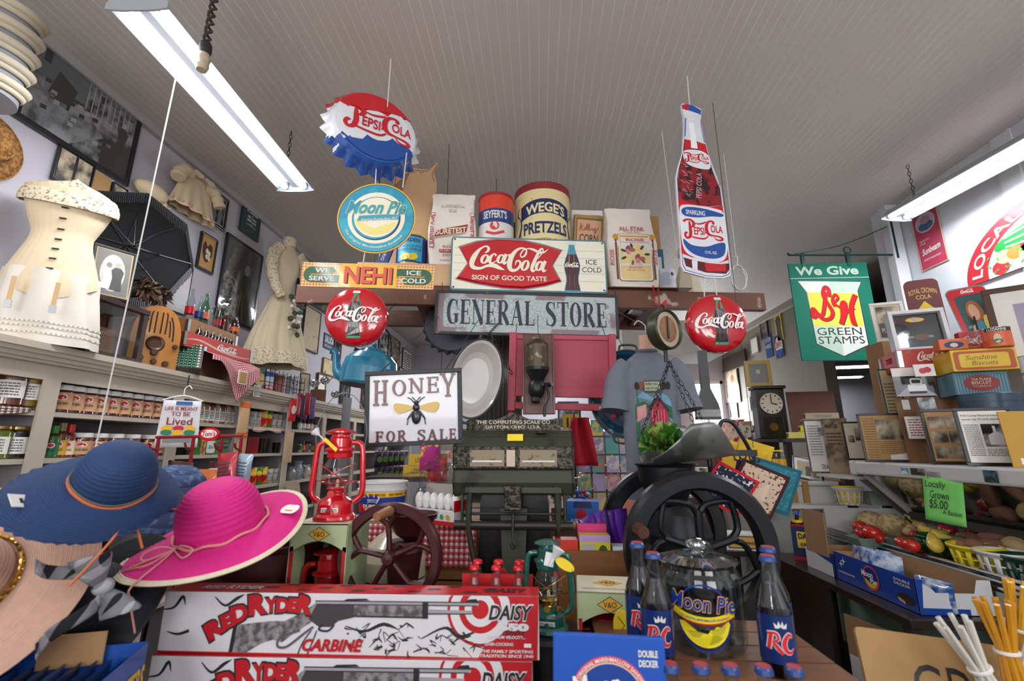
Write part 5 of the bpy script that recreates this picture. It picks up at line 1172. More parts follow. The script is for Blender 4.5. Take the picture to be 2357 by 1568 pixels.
for i,(px,c1,c2,hh)in enumerate(((107,'4f7a2c','3d9a3a',.15),(125,'8a4a16','8a7a48',.165),(145,'b5281c','d31f26',.16))):
 bottle('sauce_bottle',('green','amber gold-capped','red')[i]+' hot sauce bottle on the second shelf beside the upright',OS(px,1075,1.45),hh,.028,K(c1,.2),K(c2,.4),(.08,.5,(GREEN,K('d6a33a',.5),K('e7d7b0',.5))[i],djam),R(45),'bottle','hot sauce bottles',kind='sauce',fill=.7)
for i,px in enumerate((176,212,250,290,330,352)):
 jar('beet_jar',ORD[i]+' white-lidded relish jar from the left on the second shelf',OS(px,1068,1.45),.12,.048,K('7a2a12',.25,var=.3,sc=40),WHITE,(.12,.66,tanl,djam,1.5),R(50),'jars on the second shelf')
sy=['c9b48a','9a3a42','c9b48a','a5762a','93343c','cdbb98','9a2f3a','cbb892','a87b3a']
for i in range(9):
 px=432+i*12.4
 bottle('dressing_bottle',ORD[i]+' black-capped salad dressing bottle from the tea towel',OS(px,962+i*.9,1.66),.2,.033,K(sy[i],.3),K('1a1a1c',.4),(.1,.46,PW,dwhite),R(45),'bottle','dressing bottles',kind='sauce',fill=.8)
for i,px in enumerate((437,458,480,497)):
 jar('empty_jar',ORD[i]+' empty glass jar from the left behind the jar carton',OS(px,1050,1.45,-2.44),.17,.045,None,K('b9bcc0',.3,.8),None,R(45),'empty glass jars',lidh=.06)
def dmason(b,w,h):b.prism(RR(-w*.3,h*.1,-w*.02,h*.9,.012),-.004,0,K('dfe6df',.5));b.text('Ball',(-w*.26,h*.4,-w*.06,h*.62),-.006,K('55605a',.5),.3);b.flat([(w*.08,h*.42),(w*.46,h*.42),(w*.46,h*.8),(w*.08,h*.8)],-.001,BL_);b.text('MASON JARS',(w*.1,h*.55,w*.44,h*.68),-.002,PW);b.flat([(-w*.5,0),(-w*.34,0),(-w*.34,h),(-w*.5,h)],-.001,K('a5462a',.5,kind='blot',hx2='d9a04a',sc=40))
cbox('jar_carton','green carton of canning jars on the second shelf',OS(492,1050,1.45,-2.26),.26,.1,.1,K('3f7a35',.5),pi/2-.05,'box',None,dmason)
pw=K('b9b5b3',.5);gp=K('2f8a2c',.4);rp=K('c8372a',.4,kind='blot',hx2='e0b23a',sc=20,wet=.3)
def dpack(b,w,h):b.text('Pur',(-w*.25,h*.62,w*.25,h*.78),-.001,BL_,.2);b.flat([(-w*.3,h*.15),(w*.3,h*.15),(w*.3,h*.45),(-w*.3,h*.45)],0,K('6f6c6c',.6))
def dfruit(b,w,h):b.flat(ell(0,h*.4,w*.32,h*.2,14),-.001,RED);b.flat(ell(0,h*.66,w*.3,h*.14,14),-.001,YEL)
n=0
for z,pxs,py in((1.66,(578,590,604,616,628,640,652),972),(1.2,(552,563,577,590,602,615,628,638),1118)):
 for i,px in enumerate(pxs):
  k=(2<=i<=3)if z>1.5 else(2<=i<=4)
  PK('seed_packet' if k else 'mix_packet',ORD[i]+' packet from the left on the '+('top' if z>1.5 else 'third')+' shelf beyond the dressing bottles, '+('red and green' if k else 'grey and white'),OS(px,py,z,-2.3),.075,.14 if k else .12,.04,(gp if i%2 else rp)if k else pw,R(60),group='mix packets',draw=dfruit if k else dpack)
cbox('red_tin','shiny red square tin on the second shelf by the small glasses',OS(580,1045,1.45),.09,.13,.09,K('a8141f',.3,wet=.5),R(60),'tin')
for i,px in enumerate((592,600,608,634,640)):
 t=th('glass_tumbler',ORD[i]+' small tumbler from the red tin on the second shelf','tumbler',OS(px,1045,1.45,-2.36+.05*(i%2)),group='tumblers by the red tin');B().lathe([(0,0),(.028,0),(.034,.12-.03*(i>2)),(.031,.12-.03*(i>2)),(.026,.006),(0,.006)],glass('c9c6c2'),14).obj('glass',t)
B().grid(lambda u,v:(-2.24,3.5+.4*u,1.655-.03*v*(1+.3*sin(9*u))),24,3,K('b5564f',.9,kind='check',hx2='d9c9c0',sc=300)).obj('shelf_ribbon',label='red checked cloth edge hanging from the top shelf under the packets',cat='shelf cloth',thick=.004)
spc=['c9ccd0','3f8fae','b52a2a','c7c3bd','8a3a2a','b52a2a','d0c9bd','5d6a4a']
for j,(z,py)in enumerate(((1.66,980),(1.45,1035))):
 for i in range(7 if j==0 else 6):
  px=690+i*9 if j==0 else 690+i*7
  bottle('spice_bottle',ORD[i]+' small spice bottle on the '+('top' if j==0 else 'second')+' shelf behind the red lantern handle',OS(px,py,z,-2.33),.11,.022,K(spc[(i+j*3)%8],.4),K(('22463a','b52a2a','1d1d20')[i%3],.4),(.2,.6,(PW,K(('2f6a3f','d9792b','7a4a9a')[i%3],.5))[j],None),R(50),'bottle','spice bottles',kind='sauce')
for i,(px,m,r,hh)in enumerate(((668,'9a9a9c',.05,.12),(682,'8f98a3',.055,.17),(703,'b9b2a4',.05,.13))):
 t=th('stoneware_jug',('small grey salt-glazed pot','grey-blue salt-glazed jug','cream pottery mug')[i]+' on the third shelf left of the red lantern','pottery',OS(px,1105 if i<2 else 1100,1.2),(0,0,R(20)));mm=K(m,.3,var=.15)
 B().lathe([(0,0),(r*.8,0),(r,hh*.3),(r*.95,hh*.6),(r*.6,hh*.82),(r*.7,hh),(r*.62,hh),(r*.5,hh*.8),(0,hh*.5)],mm,22).obj('pot',t);B().tube([(r*.9,0,hh*.75),(r*1.5,0,hh*.65),(r*1.5,0,hh*.35),(r*.95,0,hh*.25)],.008,mm,7).obj('handle',t)
for i in range(7):
 jar('dark_jar',ORD[i]+' dark little jar from the left on the fourth shelf beyond the pink hat',OS(676+i*8,1155,.95,-2.31),.12,.03,K('2a2424',.4),K('3a3838',.4),None,0,'dark little jars',lidh=.2)
q=PX(655,1140,-2.2);B().bb(-.004,-.14,0,.004,.14,.3,K('a38b74',.8)).obj('cardboard_sheet',loc=(-2.13,q.y+.1,.9),rot=(0,R(-12),R(6)),label='bare cardboard flap leaning against the lower shelves',cat='cardboard')
def hang(name,label,px,py,w,h,m,cat,X=-2.2,draw=None,d=.02,grp=None):
 q=PX(px,py,X);t=PK(name,label,(X,q.y,q.z-h),w,h,d,m,R(60),group=grp,cat=cat,draw=draw);return t
hang('spoon_pack','orange headed card of wooden spoons hung on the shelf upright',566,925,.08,.26,K('c9a37a',.6),'hanging packet',draw=lambda b,w,h:(b.flat([(-w*.5,h*.84),(w*.5,h*.84),(w*.5,h*.98),(-w*.5,h*.98)],-.008,oran),b.flat([(-w*.5,h*.02),(w*.5,h*.02),(w*.5,h*.12),(-w*.5,h*.12)],-.008,oran)))
hang('spoon_pack','pack of plain wooden sticks hung lower on the same upright',561,990,.07,.27,K('c49a6c',.7),'hanging packet',draw=lambda b,w,h:b.flat([(-w*.4,h*.84),(w*.4,h*.84),(w*.4,h*.96),(-w*.4,h*.96)],-.008,K('6a3d7a',.5)))
hang('red_card','red hanging card with utensil on the upright left of the lantern',676,918,.07,.2,K('c01f26',.4),'hanging packet',draw=lambda b,w,h:b.flat(ell(0,h*.5,w*.3,h*.2,12),-.008,K('d8c9c0',.4)))
for i in range(6):
 hang('gadget_card',ORD[i]+' red and purple gadget packet of the bunch hung on the shelf edge',692+i*6,905+(i%3)*5,.06,.2,K(('9a1d2c','4b2038','6d4f80')[i%3],.35,wet=.3),'hanging packet',-2.16+.02*(i%2),grp='gadget packets')
hang('stick_bundle','white-tagged bundle of wooden skewers hung beside the spice bottles',668,995,.08,.26,K('c0a081',.8),'hanging packet')
hang('grey_board','narrow grey board standing beyond the red lantern bail',800,915,.12,.8,K('77787a',.6),'board',-2.1)
q=PX(900,1040,-1.6);b=B()
for k in range(7):b.tube([(-1.63,q.y-.3+.12*k,.02),(-1.63,q.y-.3+.12*k,q.z+.02)],.004,IRON,5)
for z in(.02,.5,.9,q.z-.1,q.z+.01):b.tube([(-1.63,q.y-.3,z),(-1.63,q.y+.42,z)],.004,IRON,5)
b.obj('bag_rack',label='black wire grid rack carrying rows of dark snack bags',cat='wire rack')
for i in range(10):
 hang('snack_bag',ORD[i]+' dark snack bag in the rows hung below the honey sign',872+(i%5)*13,1040+(i//5)*34,.11,.15,K(('2a1a3c','3a2550','251a30')[i%3],.3,wet=.4),'snack bag',-1.6,lambda b,w,h:b.flat(ell(0,h*.5,w*.3,h*.2,12),-.004,K('5d8a2a',.4)),.03,'dark snack bags')
q=PX(405,888,XF+.02);t=th('tea_towel','white tea towel printed with flowers on a small hanger','tea towel',PX(404,1030,-2.12),(0,0,R(30)))
zt_=PX(404,920,-2.12).z-t.location.z;tw=.2
B().grid(lambda u,v:((u-.5)*tw*(1.05-.12*v)+0,.006*sin(9*u)*(1-v),zt_*v),20,8,K('d3d0d4',.85,var=.05)).obj('cloth',t,thick=.004)
b=B();h=zt_
words(b,['LIFE IS MEANT','TO BE','Lived'],-tw*.4,h*.86,tw*.8,[h*.08,h*.09,h*.16],-.009,K('8c1f2c',.7),1.35,0,.01)
for i,c in enumerate(('e3b21f','c2272f','e3b21f','2f7a55','e3b21f','2f7a55')):b.flat(ell((-.28+.28*(i%3))*tw,h*(.4 if i<3 else .31),tw*.14,h*.06,10),-.0095-.0002*i,K(c,.7))
b.flat([(-tw*.34,h*.1),(tw*.34,h*.1),(tw*.34,h*.2),(-tw*.34,h*.2)],-.009,K('7d7d80',.7));b.flat([(-tw*.15,h*.9),(tw*.25,h*.9),(tw*.25,h*.98),(-tw*.15,h*.98)],-.01,K('2f5a9a',.6));b.obj('print',t)
B().tube(SP([(-.1,0,h),(0,0,h+.03),(.1,0,h)],4),.004,WHITE,6).tube(SP([(0,0,h+.03),(0,0,h+.07),(.02,0,h+.09),(.035,0,h+.07)],4),.003,WHITE,6).tube([(.01,0,h+.09),(0,.06,h+.16)],.004,BL_,6).obj('hanger',t)
YR=1.75;rk=K('8a1420',.35,wet=.3)
t=th('snack_rack','dark red wire snack rack with a small oval plaque on top','wire rack',(0,YR,0))
b=B()
A_,Z_=PY(360,1007,YR),PY(558,1003,YR);b.tube([(A_.x,0,A_.z),(Z_.x,0,Z_.z)],.006,rk,6);b.obj('top_bar',t)
for i,px in enumerate((366,446,512,556)):
 a=PY(px,1008,YR);b=B();b.tube([(a.x,0,a.z),(a.x,.03,.02)],.007,rk,6)
 for k in range(7):z=a.z-.05-.07*k;b.tube([(a.x,0,z),(a.x+.014,-.05,z+.012),(a.x+.014,-.06,z+.03)],.004,rk,5)
 b.obj('clip_post',t)
b=B();b.tube([(A_.x,.03,.03),(Z_.x,.03,.03)],.01,rk,6)
for x in(A_.x,Z_.x):b.tube([(x,-.18,.012),(x,.2,.012)],.01,rk,6)
b.obj('feet',t)
q=PY(486,1000,YR);P=ell(q.x,q.z,.04,.026,24);b=B();b.prism(P,-.012,-.006,RED);b.flat(ell(q.x,q.z+.002,.032,.016,20),-.0125,PW);b.text("Tom's",(q.x-.027,q.z-.008,q.x+.027,q.z+.012),-.0132,RED,.2,.02);b.obj('plaque',t)
for i,(px,py,m,w,h)in enumerate(((405,1062,'3a1a16',.11,.13),(478,1080,'c8641c',.12,.17),(498,1078,'b9bec8',.07,.16),(537,1042,'b02530',.08,.15),(556,1045,'9fb3c2',.06,.13),(420,1130,'c9691d',.13,.15),(462,1135,'c0c5cc',.1,.15),(528,1105,'8f2028',.1,.14),(398,1108,'aeb6c0',.1,.1),(500,1148,'c9691d',.1,.14),(440,1170,'4a3a8a',.12,.13))):
 q=PY(px,py,YR-.07);PK('chip_bag',('dark brown','orange','silver backed','red','pale blue','second orange','second silver backed','dark red','low silver','third orange','purple')[i]+' chip bag clipped in the red wire rack',(q.x,YR-.055-.028*(i%2),q.z-h),w,h,.035,K(m,.25,.2,wet=.5),R(-6+5*(i%3)),R(4-3*(i%4)),group='chip bags in the wire rack',cat='chip bag',draw=lambda b,w,h:SB(b,-w*.3,h*.2,w*.3,h*.8,7,-.002,K('4b5563',.5)))
# hats at the left front
def straw(h,**k):return K(h,.75,var=.12,sc=60,bump=.15,**k)
def hat(name,label,c,rot,rc,m,hc=.78,rb=2.3,droop=.25,wave=(3,.1,0),edge=None,fray=False,tip=1.,asym=(0,0)):
 t=th(name,label,'hat',c,rot);n=96
 pr=[]
 for i in range(30):
  k=i/29;a=k*pi/2
  r=rc*tip*.96*sin(a)**.8;z=rc*(hc*1.15+.3)*(cos(a)**.75 if a<pi/2-1e-6 else 0)
  pr.append((max(r,.0005),z))
 pr=[(r*(1+(0 if i<2 else .012*(i%2))),z)for i,(r,z)in enumerate(pr)]
 B().lathe(pr,m,n,sharp if False else(0,0,0)).obj('crown',t,sharp=75)
 def br(a,r,z):
  k=(r-rc*.96)/(rc*(rb-.96));r*=1-asym[0]*cos(a)*k;z=-droop*(1-asym[1]*cos(a))*rc*k**1.6+wave[1]*rc*sin(wave[0]*a+wave[2])*k**1.5+.012*rc*(int(k*34)%2)
  if fray and k>.97:r*=1+.02*sin(53*a)+.015*sin(91*a)
  return(r*cos(a),r*sin(a),z)
 N=36;R_=[rc*(.96+(rb-.96)*i/N)for i in range(N+1)];ms=[edge if edge and i>=N-4 else m for i in range(N)]
 b=B()
 if edge:
  b.lathe([(r,0)for r in R_[:N-3]],m,n,fn=br);b.obj('brim',t,thick=.003,sharp=75)
  B().lathe([(r,.002)for r in R_[N-4:]],edge,n,fn=lambda a,r,z:(lambda q:(q[0],q[1],q[2]+.001))(br(a,r,z))).obj('brim_binding',t,thick=.005,sharp=75)
 else:b.lathe([(r,0)for r in R_],m,n,fn=br);b.obj('brim',t,thick=.003,sharp=75)
 return t,br
blue=straw('1a3560');pinkm=straw('d3187f');creamb=straw('d8cbb0');beige=straw('c9a08c')
YB=.95
c=PY(262,1112,YB);rcb=(PY(360,1150,YB)-PY(160,1058,YB)).length/2*.64
t,br=hat('blue_sun_hat','dark blue floppy straw sun hat with thin orange cord, frayed brim',c,(R(20),R(36),R(-4)),rcb,blue,.86,2.05,.8,(3,.1,.4),None,True,asym=(.22,.55))
oc=K('c8683c',.7);P=[(rcb*1.*cos(a),rcb*1.*sin(a),.004+.004*sin(3*a))for a in[2*pi*i/48 for i in range(48)]]
B().tube(P,.0032,oc,6,True).tube([(x,y,z+.007)for x,y,z in P],.002,K('5a5a52',.7),5,True).obj('cord_band',t)
k=R(-20);e=Vec((rcb*1.02*cos(k),rcb*1.02*sin(k),0))
B().tube(SP([e,e+Vec((.03,-.01,-.02)),e+Vec((.05,-.05,-.05)),e+Vec((.06,-.09,-.09))],4),.0025,oc,5).tube(SP([e,e+Vec((.03,.02,-.03)),e+Vec((.07,.02,-.06))],4),.0025,oc,5).obj('cord_ends',t)
a_=R(-112);q=Vec(br(a_,rcb*1.72,0));B().bb(-.015,-.018,0,.015,.018,.0016,PW).bb(-.006,-.002,.0016,.006,.004,.0019,BL_).obj('price_tag',t,q+Vec((0,0,.007)),(R(-28),R(8),R(-10)))
YP=1.22
c=PY(513,1214,YP);rcp=(PY(606,1196,YP)-PY(424,1236,YP)).length/2*.98
t,br=hat('pink_sun_hat','bright pink straw sun hat with cream bound brim and cord bow',c,(R(22),R(-3),R(-4)),rcp,pinkm,.8,2.05,.22,(2,.15,-.9),creamb,False,asym=(.06,.5))
pc_=K('d9908a',.8);P=[(rcp*1.02*cos(a),rcp*1.02*sin(a),.006+.003*sin(9*a))for a in[2*pi*i/60 for i in range(60)]]
B().tube(P,.0035,pc_,6,True).obj('cord_band',t)
k=R(-112);f0=Vec((rcp*1.06*cos(k),rcp*1.06*sin(k),.004));b=B()
def onb(dx,dy,lift=.006):x,y=f0.x+dx,f0.y+dy;r=math.hypot(x,y);q=br(math.atan2(y,x),r,0);return(x,y,q[2]+lift)
for s in(-1,1):
 b.tube(SP([onb(0,0),onb(s*.03,-.01,.02),onb(s*.065,-.02,.016),onb(s*.05,-.035),onb(0,-.004)],4),.0022,pc_,5)
b.tube(SP([onb(0,0),onb(-.04,-.03),onb(-.1,-.06),onb(-.15,-.07)],4),.0022,pc_,5).tube(SP([onb(0,0),onb(-.02,-.05),onb(-.06,-.055),onb(-.13,-.05)],4),.0022,pc_,5)
e=onb(0,-rcp*1.18,.006);b.tube(SP([onb(0,0),onb(.004,-.05),onb(0,-.09),e,(e[0],e[1]-.004,e[2]-.02),(e[0]-.004,e[1]-.006,e[2]-.1)],4),.0022,pc_,5);b.obj('cord_bow',t)
q=Vec(br(R(25),rcp*1.6,0));B().prism(RR(-.026,-.016,.026,.016,.014),0,.0012,PW).prism([(-.01,-.008),(.012,-.008),(.012,-.004),(-.01,-.004)],-.0006,0,oran).obj('price_tag',t,q+Vec((-0,0,.012)),(R(-78),0,R(-10)))
YG=.9
c=PY(-105,1345,YG);rcg=.09
t,br=hat('beige_sun_hat','wide dusty pink straw hat with gold chain band at left edge',c,(R(54),R(14),R(14)),rcg,beige,.6,2.4,.1,(2,.06,1))
b=B()
for i in range(40):a=2*pi*i/40;b.tube([(rcg*1.05*cos(a)+.009*cos(q_)*-sin(a),rcg*1.05*sin(a)+.009*cos(q_)*cos(a),.008+.006*sin(q_))for q_ in[2*pi*j/8 for j in range(8)]],.0028,BRASS,5,True)
b.obj('chain_band',t)
bw=B();a_=R(-70)
for s in(-1,1):bw.ball((rcg*1.75*cos(a_)+s*.03,rcg*1.7*sin(a_),.02),(.04,.022,.014),K('c7a49b',.8,kind='speck',hx2='2a2422',sc=30,k=.66),12)
bw.obj('fabric_bow',t)
c=PY(215,1395,1.1)
pl=K('15151a',.85,kind='check',hx2='a9a8ae',sc=150)
t,br=hat('black_sun_hat','black straw hat with black and white checked bow under the blue hat',c,(R(52),R(10),R(-20)),.09,straw('16161b'),.6,1.95,.1,(2,.08,0))
b=B();b.X=(Matrix.Translation(t.location)@t.rotation_euler.to_matrix().to_4x4()).inverted()@Matrix.Translation(PY(232,1352,.96))@Matrix.Rotation(R(75),4,'Y')@Matrix.Translation((-.07,.12,-.03))
for s in(-1,1):
 b.grid(lambda u,v:(.07+s*.085*sin(pi*u)*(.4+.6*u),-.12+.03*s*sin(pi*u)+.05*(v-.5)*(.4+sin(pi*u)),.03+.05*sin(pi*u)*cos(pi*(v-.5))),14,8,pl)
 b.grid(lambda u,v:(.07+s*(.02+.05*u)+.025*(v-.5),-.12-.13*u,.03+.012*sin(7*u)),10,4,pl)
b.ball((.07,-.12,.035),(.016,.018,.018),pl,10);b.X=Matrix();b.obj('checked_bow',t,thick=.002)
st=th('hat_stand','thin dark stand carrying the hats at the left front','hat stand',(-1.22,1.3,0));sx=st.location.x
b=B();b.tube([(0,0,.02),(0,0,1.27)],.011,IRON,8);b.lathe([(0,0),(.2,0),(.2,.015),(.02,.03),(0,.03)],IRON,24);b.obj('pole',st)
for q in(PY(262,1112,YB),PY(225,1395,1.1),PY(-62,1318,YG)):B().tube(SP([(0,0,q.z-.02),(q.x-sx,(q.y-1.3)*.6+0,q.z-.03),(q.x-sx,q.y-1.24,q.z+.02)],5),.006,IRON,6).obj('hook_arm',st)
mar=K('3c0d12',.3,var=.15,wet=.3);a=PY(318,1290,1.3);z=PY(700,1270,1.3)
t=th('maroon_bin','dark maroon metal bin under the pink hat','bin',(-.9,1.56,0));w=.4
B().lathe([(0,0),(w*.46,0),(w*.5,PY(500,1262,1.4).z-.02),(w*.515,PY(500,1262,1.4).z),(w*.48,PY(500,1262,1.4).z),(w*.44,.05),(0,.05)],mar,40).obj('bin_body',t)
B().tube(SP([(w*.5,0,1.12),(w*.56,-.02,1.2),(w*.5,-.03,1.27),(w*.42,-.03,1.28)],5),.007,IRON,6).obj('bail_handle',t)
q0,q1=PY(12,1520,.82),PY(338,1480,.9)
t=th('nut_carton','open blue peanut carton with yellow lettering, bottom left corner','carton',(PY(78,1540,.86).x,.82,PY(200,1478,.84).z-.232),(0,0,R(20)));bc_=K('154a9e',.4,wet=.2);W=.26;D=.18;Hh=.16
for nm,bx in(('front_wall',(-W/2,-.002,0,W/2,0,Hh)),('rear_wall',(-W/2,D,0,W/2,D+.002,Hh)),('side_wall',(-W/2-.002,0,0,-W/2,D,Hh)),('side_wall',(W/2,0,0,W/2+.002,D,Hh)),('bottom',(-W/2,0,0,W/2,D,.002))):B().bb(*bx,bc_).obj(nm,t)
B().bb(-.05,D-.01,Hh-.03,.06,D-.006,Hh+.03,CARD).obj('torn_flap',t)
b=B();b.text('PLANTERS',(-.02,.08,.13,.125),-.003,K('e0b52d',.5),0,.03);b.text('PLANTERS',(-.14,.09,-.04,.12),-.003,K('e0b52d',.5),0,.03);b.obj('lettering',t)
b=B();b.X=Matrix.Translation((W/2+.003,0,0))@Matrix.Rotation(pi/2,4,'Z');b.text('PLANTERS',(.02,.07,.18,.12),0,K('e0b52d',.5),0,.03);b.obj('side_lettering',t)
for i in range(9):
 M_=t.matrix_basis if False else Matrix.Translation(t.location)@Matrix.Rotation(R(20),4,'Z')
 q=M_@Vec((-.105+.026*i,.1,.004));PK('nut_packet',ORD[i]+' dark blue nut packet from the left in the open carton',q,.14,.135,.022,K(('14284f','1a3566','0f1f40')[i%3],.3,wet=.4),R(20+90),0,R(0),group='nut packets in the blue carton',cat='nut packet')
# the counter in the middle
ZC=.915;ZC2=.75
ctop=K('4a3022',.5,kind='wood',hx2='33201a',sc=3)
t=th('counter','dark wooden display counter under the boxes, lanterns and scale','counter',(-.5,1.24,0))
B().bb(-.18,0,ZC-.03,.66,1.36,ZC,ctop).obj('counter_top',t,bev=.004)
B().bb(-.16,.04,0,.63,1.32,ZC-.03,K('3a251b',.6,kind='woodz',hx2='26170f',sc=3)).obj('cabinet',t)
t=th('counter','lower dark counter under the bottles and the black coffee mill','counter',(.17,.85,0))
B().bb(0,0,ZC2-.03,.8,1.25,ZC2,ctop).obj('counter_top',t,bev=.004)
B().bb(.03,.04,0,.77,1.2,ZC2-.03,K('3a251b',.6,kind='woodz',hx2='26170f',sc=3)).obj('cabinet',t)
def rifle_box(label,tl,tr,bl,Y,zb):
 a,c=PY(tl[0],tl[1],Y),PY(tr[0],tr[1],Y);w=(c-a).length;h=min(a.z*.5+c.z*.5-zb,.1395 if Y<1.13 else 9)
 t=th('rifle_box',label,'toy box',((a.x+c.x)/2,Y,zb),(0,math.atan2(a.z-c.z,c.x-a.x)*.6,0),'red and white rifle boxes')
 wm=K('d6d3d6',.4,wet=.2);r=K('b8111c',.4,wet=.2);k=K('202022',.5);g=K('8d8a8c',.5,kind='bw',hx2='4c494b',sc=60,k=.5);lg=K('9b989c',.5)
 B().bb(-w/2,0,0,w/2,.07,h,wm).obj('carton',t,bev=.001)
 X=lambda q:-w/2+w*q;Z=lambda q:h*q
 b=B();b.flat([(X(.845),0),(X(.995),0),(X(.995),h),(X(.86),h),(X(.88),Z(.4))][:2]+[(w/2,h),(X(.885),h),(X(.878),Z(.4))],-.0006,r)
 b.flat([(X(0),0),(X(.98),0),(X(.98),Z(.02)),(X(0),Z(.03))],-.0008,r)
 for rr,m in((.085,r),(.078,wm),(.055,r),(.04,wm),(.022,r)):b.flat([(X(.85)+rr*w*cos(q),max(.001,min(h,Z(.78)+rr*w*sin(q))))for q in[2*pi*i/40 for i in range(40)]],-.001-(.1-rr)*.01,m)
 for i in range(60):
  x=random.uniform(.5,.86);z=random.uniform(.1,.5)*(1-.3*abs(x-.7));b.ribbon([(X(x),Z(z)),(X(x+random.uniform(-.02,.02)),Z(z+random.uniform(-.1,.1))),(X(x+random.uniform(-.03,.03)),Z(z+random.uniform(-.12,.06)))],[.001,.004*random.random()+.001,.0008],-.0012,k,3)
 for P in([(0,.7),(.03,.74),(.05,.92),(.06,.78)],[(.14,.92),(.17,.78),(.2,.9),(.22,.97)],[(.02,.34),(.05,.3),(.08,.36)],[(.5,.48),(.55,.4),(.6,.52),(.64,.44)],[(.7,.3),(.76,.48),(.8,.34),(.86,.5),(.9,.4)][:4]):b.ribbon([(X(x),Z(z))for x,z in P],[.002,.005,.007,.001][:len(P)],-.0012,k,4)
 b.obj('printed_artwork',t)
 b=B();F=lambda L:[(X(x),Z(z))for x,z in L]
 b.flat(F([(.195,.04),(.2,.46),(.3,.54),(.335,.54),(.38,.68),(.415,.84),(.44,.84),(.44,.66),(.4,.5),(.36,.33),(.335,.2),(.31,.24),(.28,.18),(.24,.02)]),-.0014,g)
 b.flat(F([(.195,.03),(.205,.03),(.21,.46),(.2,.47)]),-.0018,k)
 b.flat(F([(.4,.58),(.42,.84),(.52,.85),(.52,.62),(.48,.56),(.46,.46),(.43,.46)]),-.0016,K('3b393b',.5));b.flat(F([(.415,.83),(.845,.84),(.848,.9),(.6,.89),(.415,.885)]),-.0018,lg)
 b.flat(F([(.415,.875),(.85,.885),(.85,.9),(.415,.89)]),-.0021,k);b.flat(F([(.42,.82),(.84,.83),(.84,.845),(.42,.835)]),-.0021,k)
 b.flat(F([(.52,.64),(.7,.64),(.7,.82),(.52,.82)]),-.0018,g);b.flat(F([(.52,.63),(.7,.625),(.7,.65),(.52,.655)]),-.0022,k);b.flat(F([(.7,.62),(.715,.62),(.715,.88),(.7,.88)]),-.0022,k);b.flat(F([(.715,.7),(.83,.71),(.83,.76),(.715,.77)]),-.0019,lg);b.flat(F([(.715,.69),(.83,.7),(.83,.715),(.715,.71)]),-.0022,k)
 b.flat(F([(.81,.9),(.845,.9),(.84,.95),(.82,.94)]),-.002,k);b.flat(F([(.49,.89),(.56,.9),(.55,.93),(.5,.92)]),-.002,k)
 b.ribbon(F([(.415,.46),(.39,.34),(.35,.14),(.325,.14),(.33,.28),(.38,.4)]),.005,-.0024,K('56545a',.5));b.ribbon(F([(.44,.5),(.43,.42),(.455,.4),(.47,.5)]),.004,-.0024,k);b.ribbon(F([(.41,.4),(.39,.2),(.38,.02)]),.0025,-.0024,k);b.ribbon(F([(.425,.4),(.415,.2),(.405,.02)]),.0025,-.0024,k)
 b.obj('rifle_drawing',t)
 b=B()
 for tx,x0,z0,x1,z1,rot in(('R',.125,.26,.175,.56,.6),('E',.165,.41,.2,.66,.45),('D',.19,.51,.235,.8,.3),('R',.235,.64,.285,.98,.15),('Y',.28,.68,.312,.92,.1),('D',.31,.68,.345,.92,.03),('E',.343,.69,.37,.92,-.03),('R',.368,.66,.41,.96,-.15)):
  for o,m,yy in((.004,k,-.0016),(0,r,-.0021)):b.text(tx,(X(x0)-o,Z(z0)-o,X(x1)+o,Z(z1)+o),yy,m,0,.06,rot=rot)
 b.text('CARBINE',(X(.39),Z(.07),X(.55),Z(.27)),-.0026,r,.25,.04)
 b.text('DAISY',(X(.872)-.003,Z(.62)-.003,X(.985)+.003,Z(.86)+.003),-.0026,wm,.25,.07);b.text('DAISY',(X(.872),Z(.62),X(.985),Z(.86)),-.0032,k,.25,.03)
 b.text('650',(X(.895),Z(.45),X(.975),Z(.58)),-.003,wm,0,.08);b.text('Shot',(X(.91),Z(.38),X(.965),Z(.47)),-.0036,k,.35)
 for tx,x0,x1,z0 in(('MAXIMUM VELOCITY...',.868,.965,.33),('LEVER-COCKING',.862,.935,.22),('THE FAMILY SPORTING',.853,.985,.11),('TRADITION SINCE 1940',.85,.985,.04)):b.text(tx,(X(x0),Z(z0),X(x1),Z(z0+.05)),-.003,wm,.15,.03)
 b.obj('lettering',t)
 b=B();b.X=Matrix.Translation((0,0,h+.001))@Matrix.Rotation(-pi/2,4,'X');b.flat([(-w/2,0),(w/2,0),(w/2,.07),(-w/2,.07)],0,r)
 for i in range(14):x=-w*.3+i*w*.05;b.flat([(x,.015+.02*(i%3)),(x+.03,.015+.02*(i%3)),(x+.036,.025+.02*(i%3)),(x+.004,.025+.02*(i%3))],-.0006,k)
 b.text('RED RYDER',(-w*.42,.02,-w*.25,.045),-.001,wm,0,.03);b.text('DAISY',(w*.36,.02,w*.47,.05),-.001,k,.2,.03);b.obj('top_print',t)
 B().bb(X(.962),-.0032,Z(.2),X(.98),-.0028,Z(.26),PW).obj('price_sticker',t)
 return t
zb1=PY(800,1511,1.14).z
rifle_box('upper red and white air rifle box, on the lower one',(383,1363),(1240,1372),(365,1507),1.14,zb1)
rifle_box('lower red and white air rifle box cut by the picture edge',(350,1513),(1226,1521),(330,1700),1.128,zb1-.14)
B().bb(-.64,-.05,0,.42,.16,zb1-.1405,ctop).obj('display_bench',loc=(-.28,1.06,0),label='dark low bench carrying the red and white rifle boxes',cat='bench')
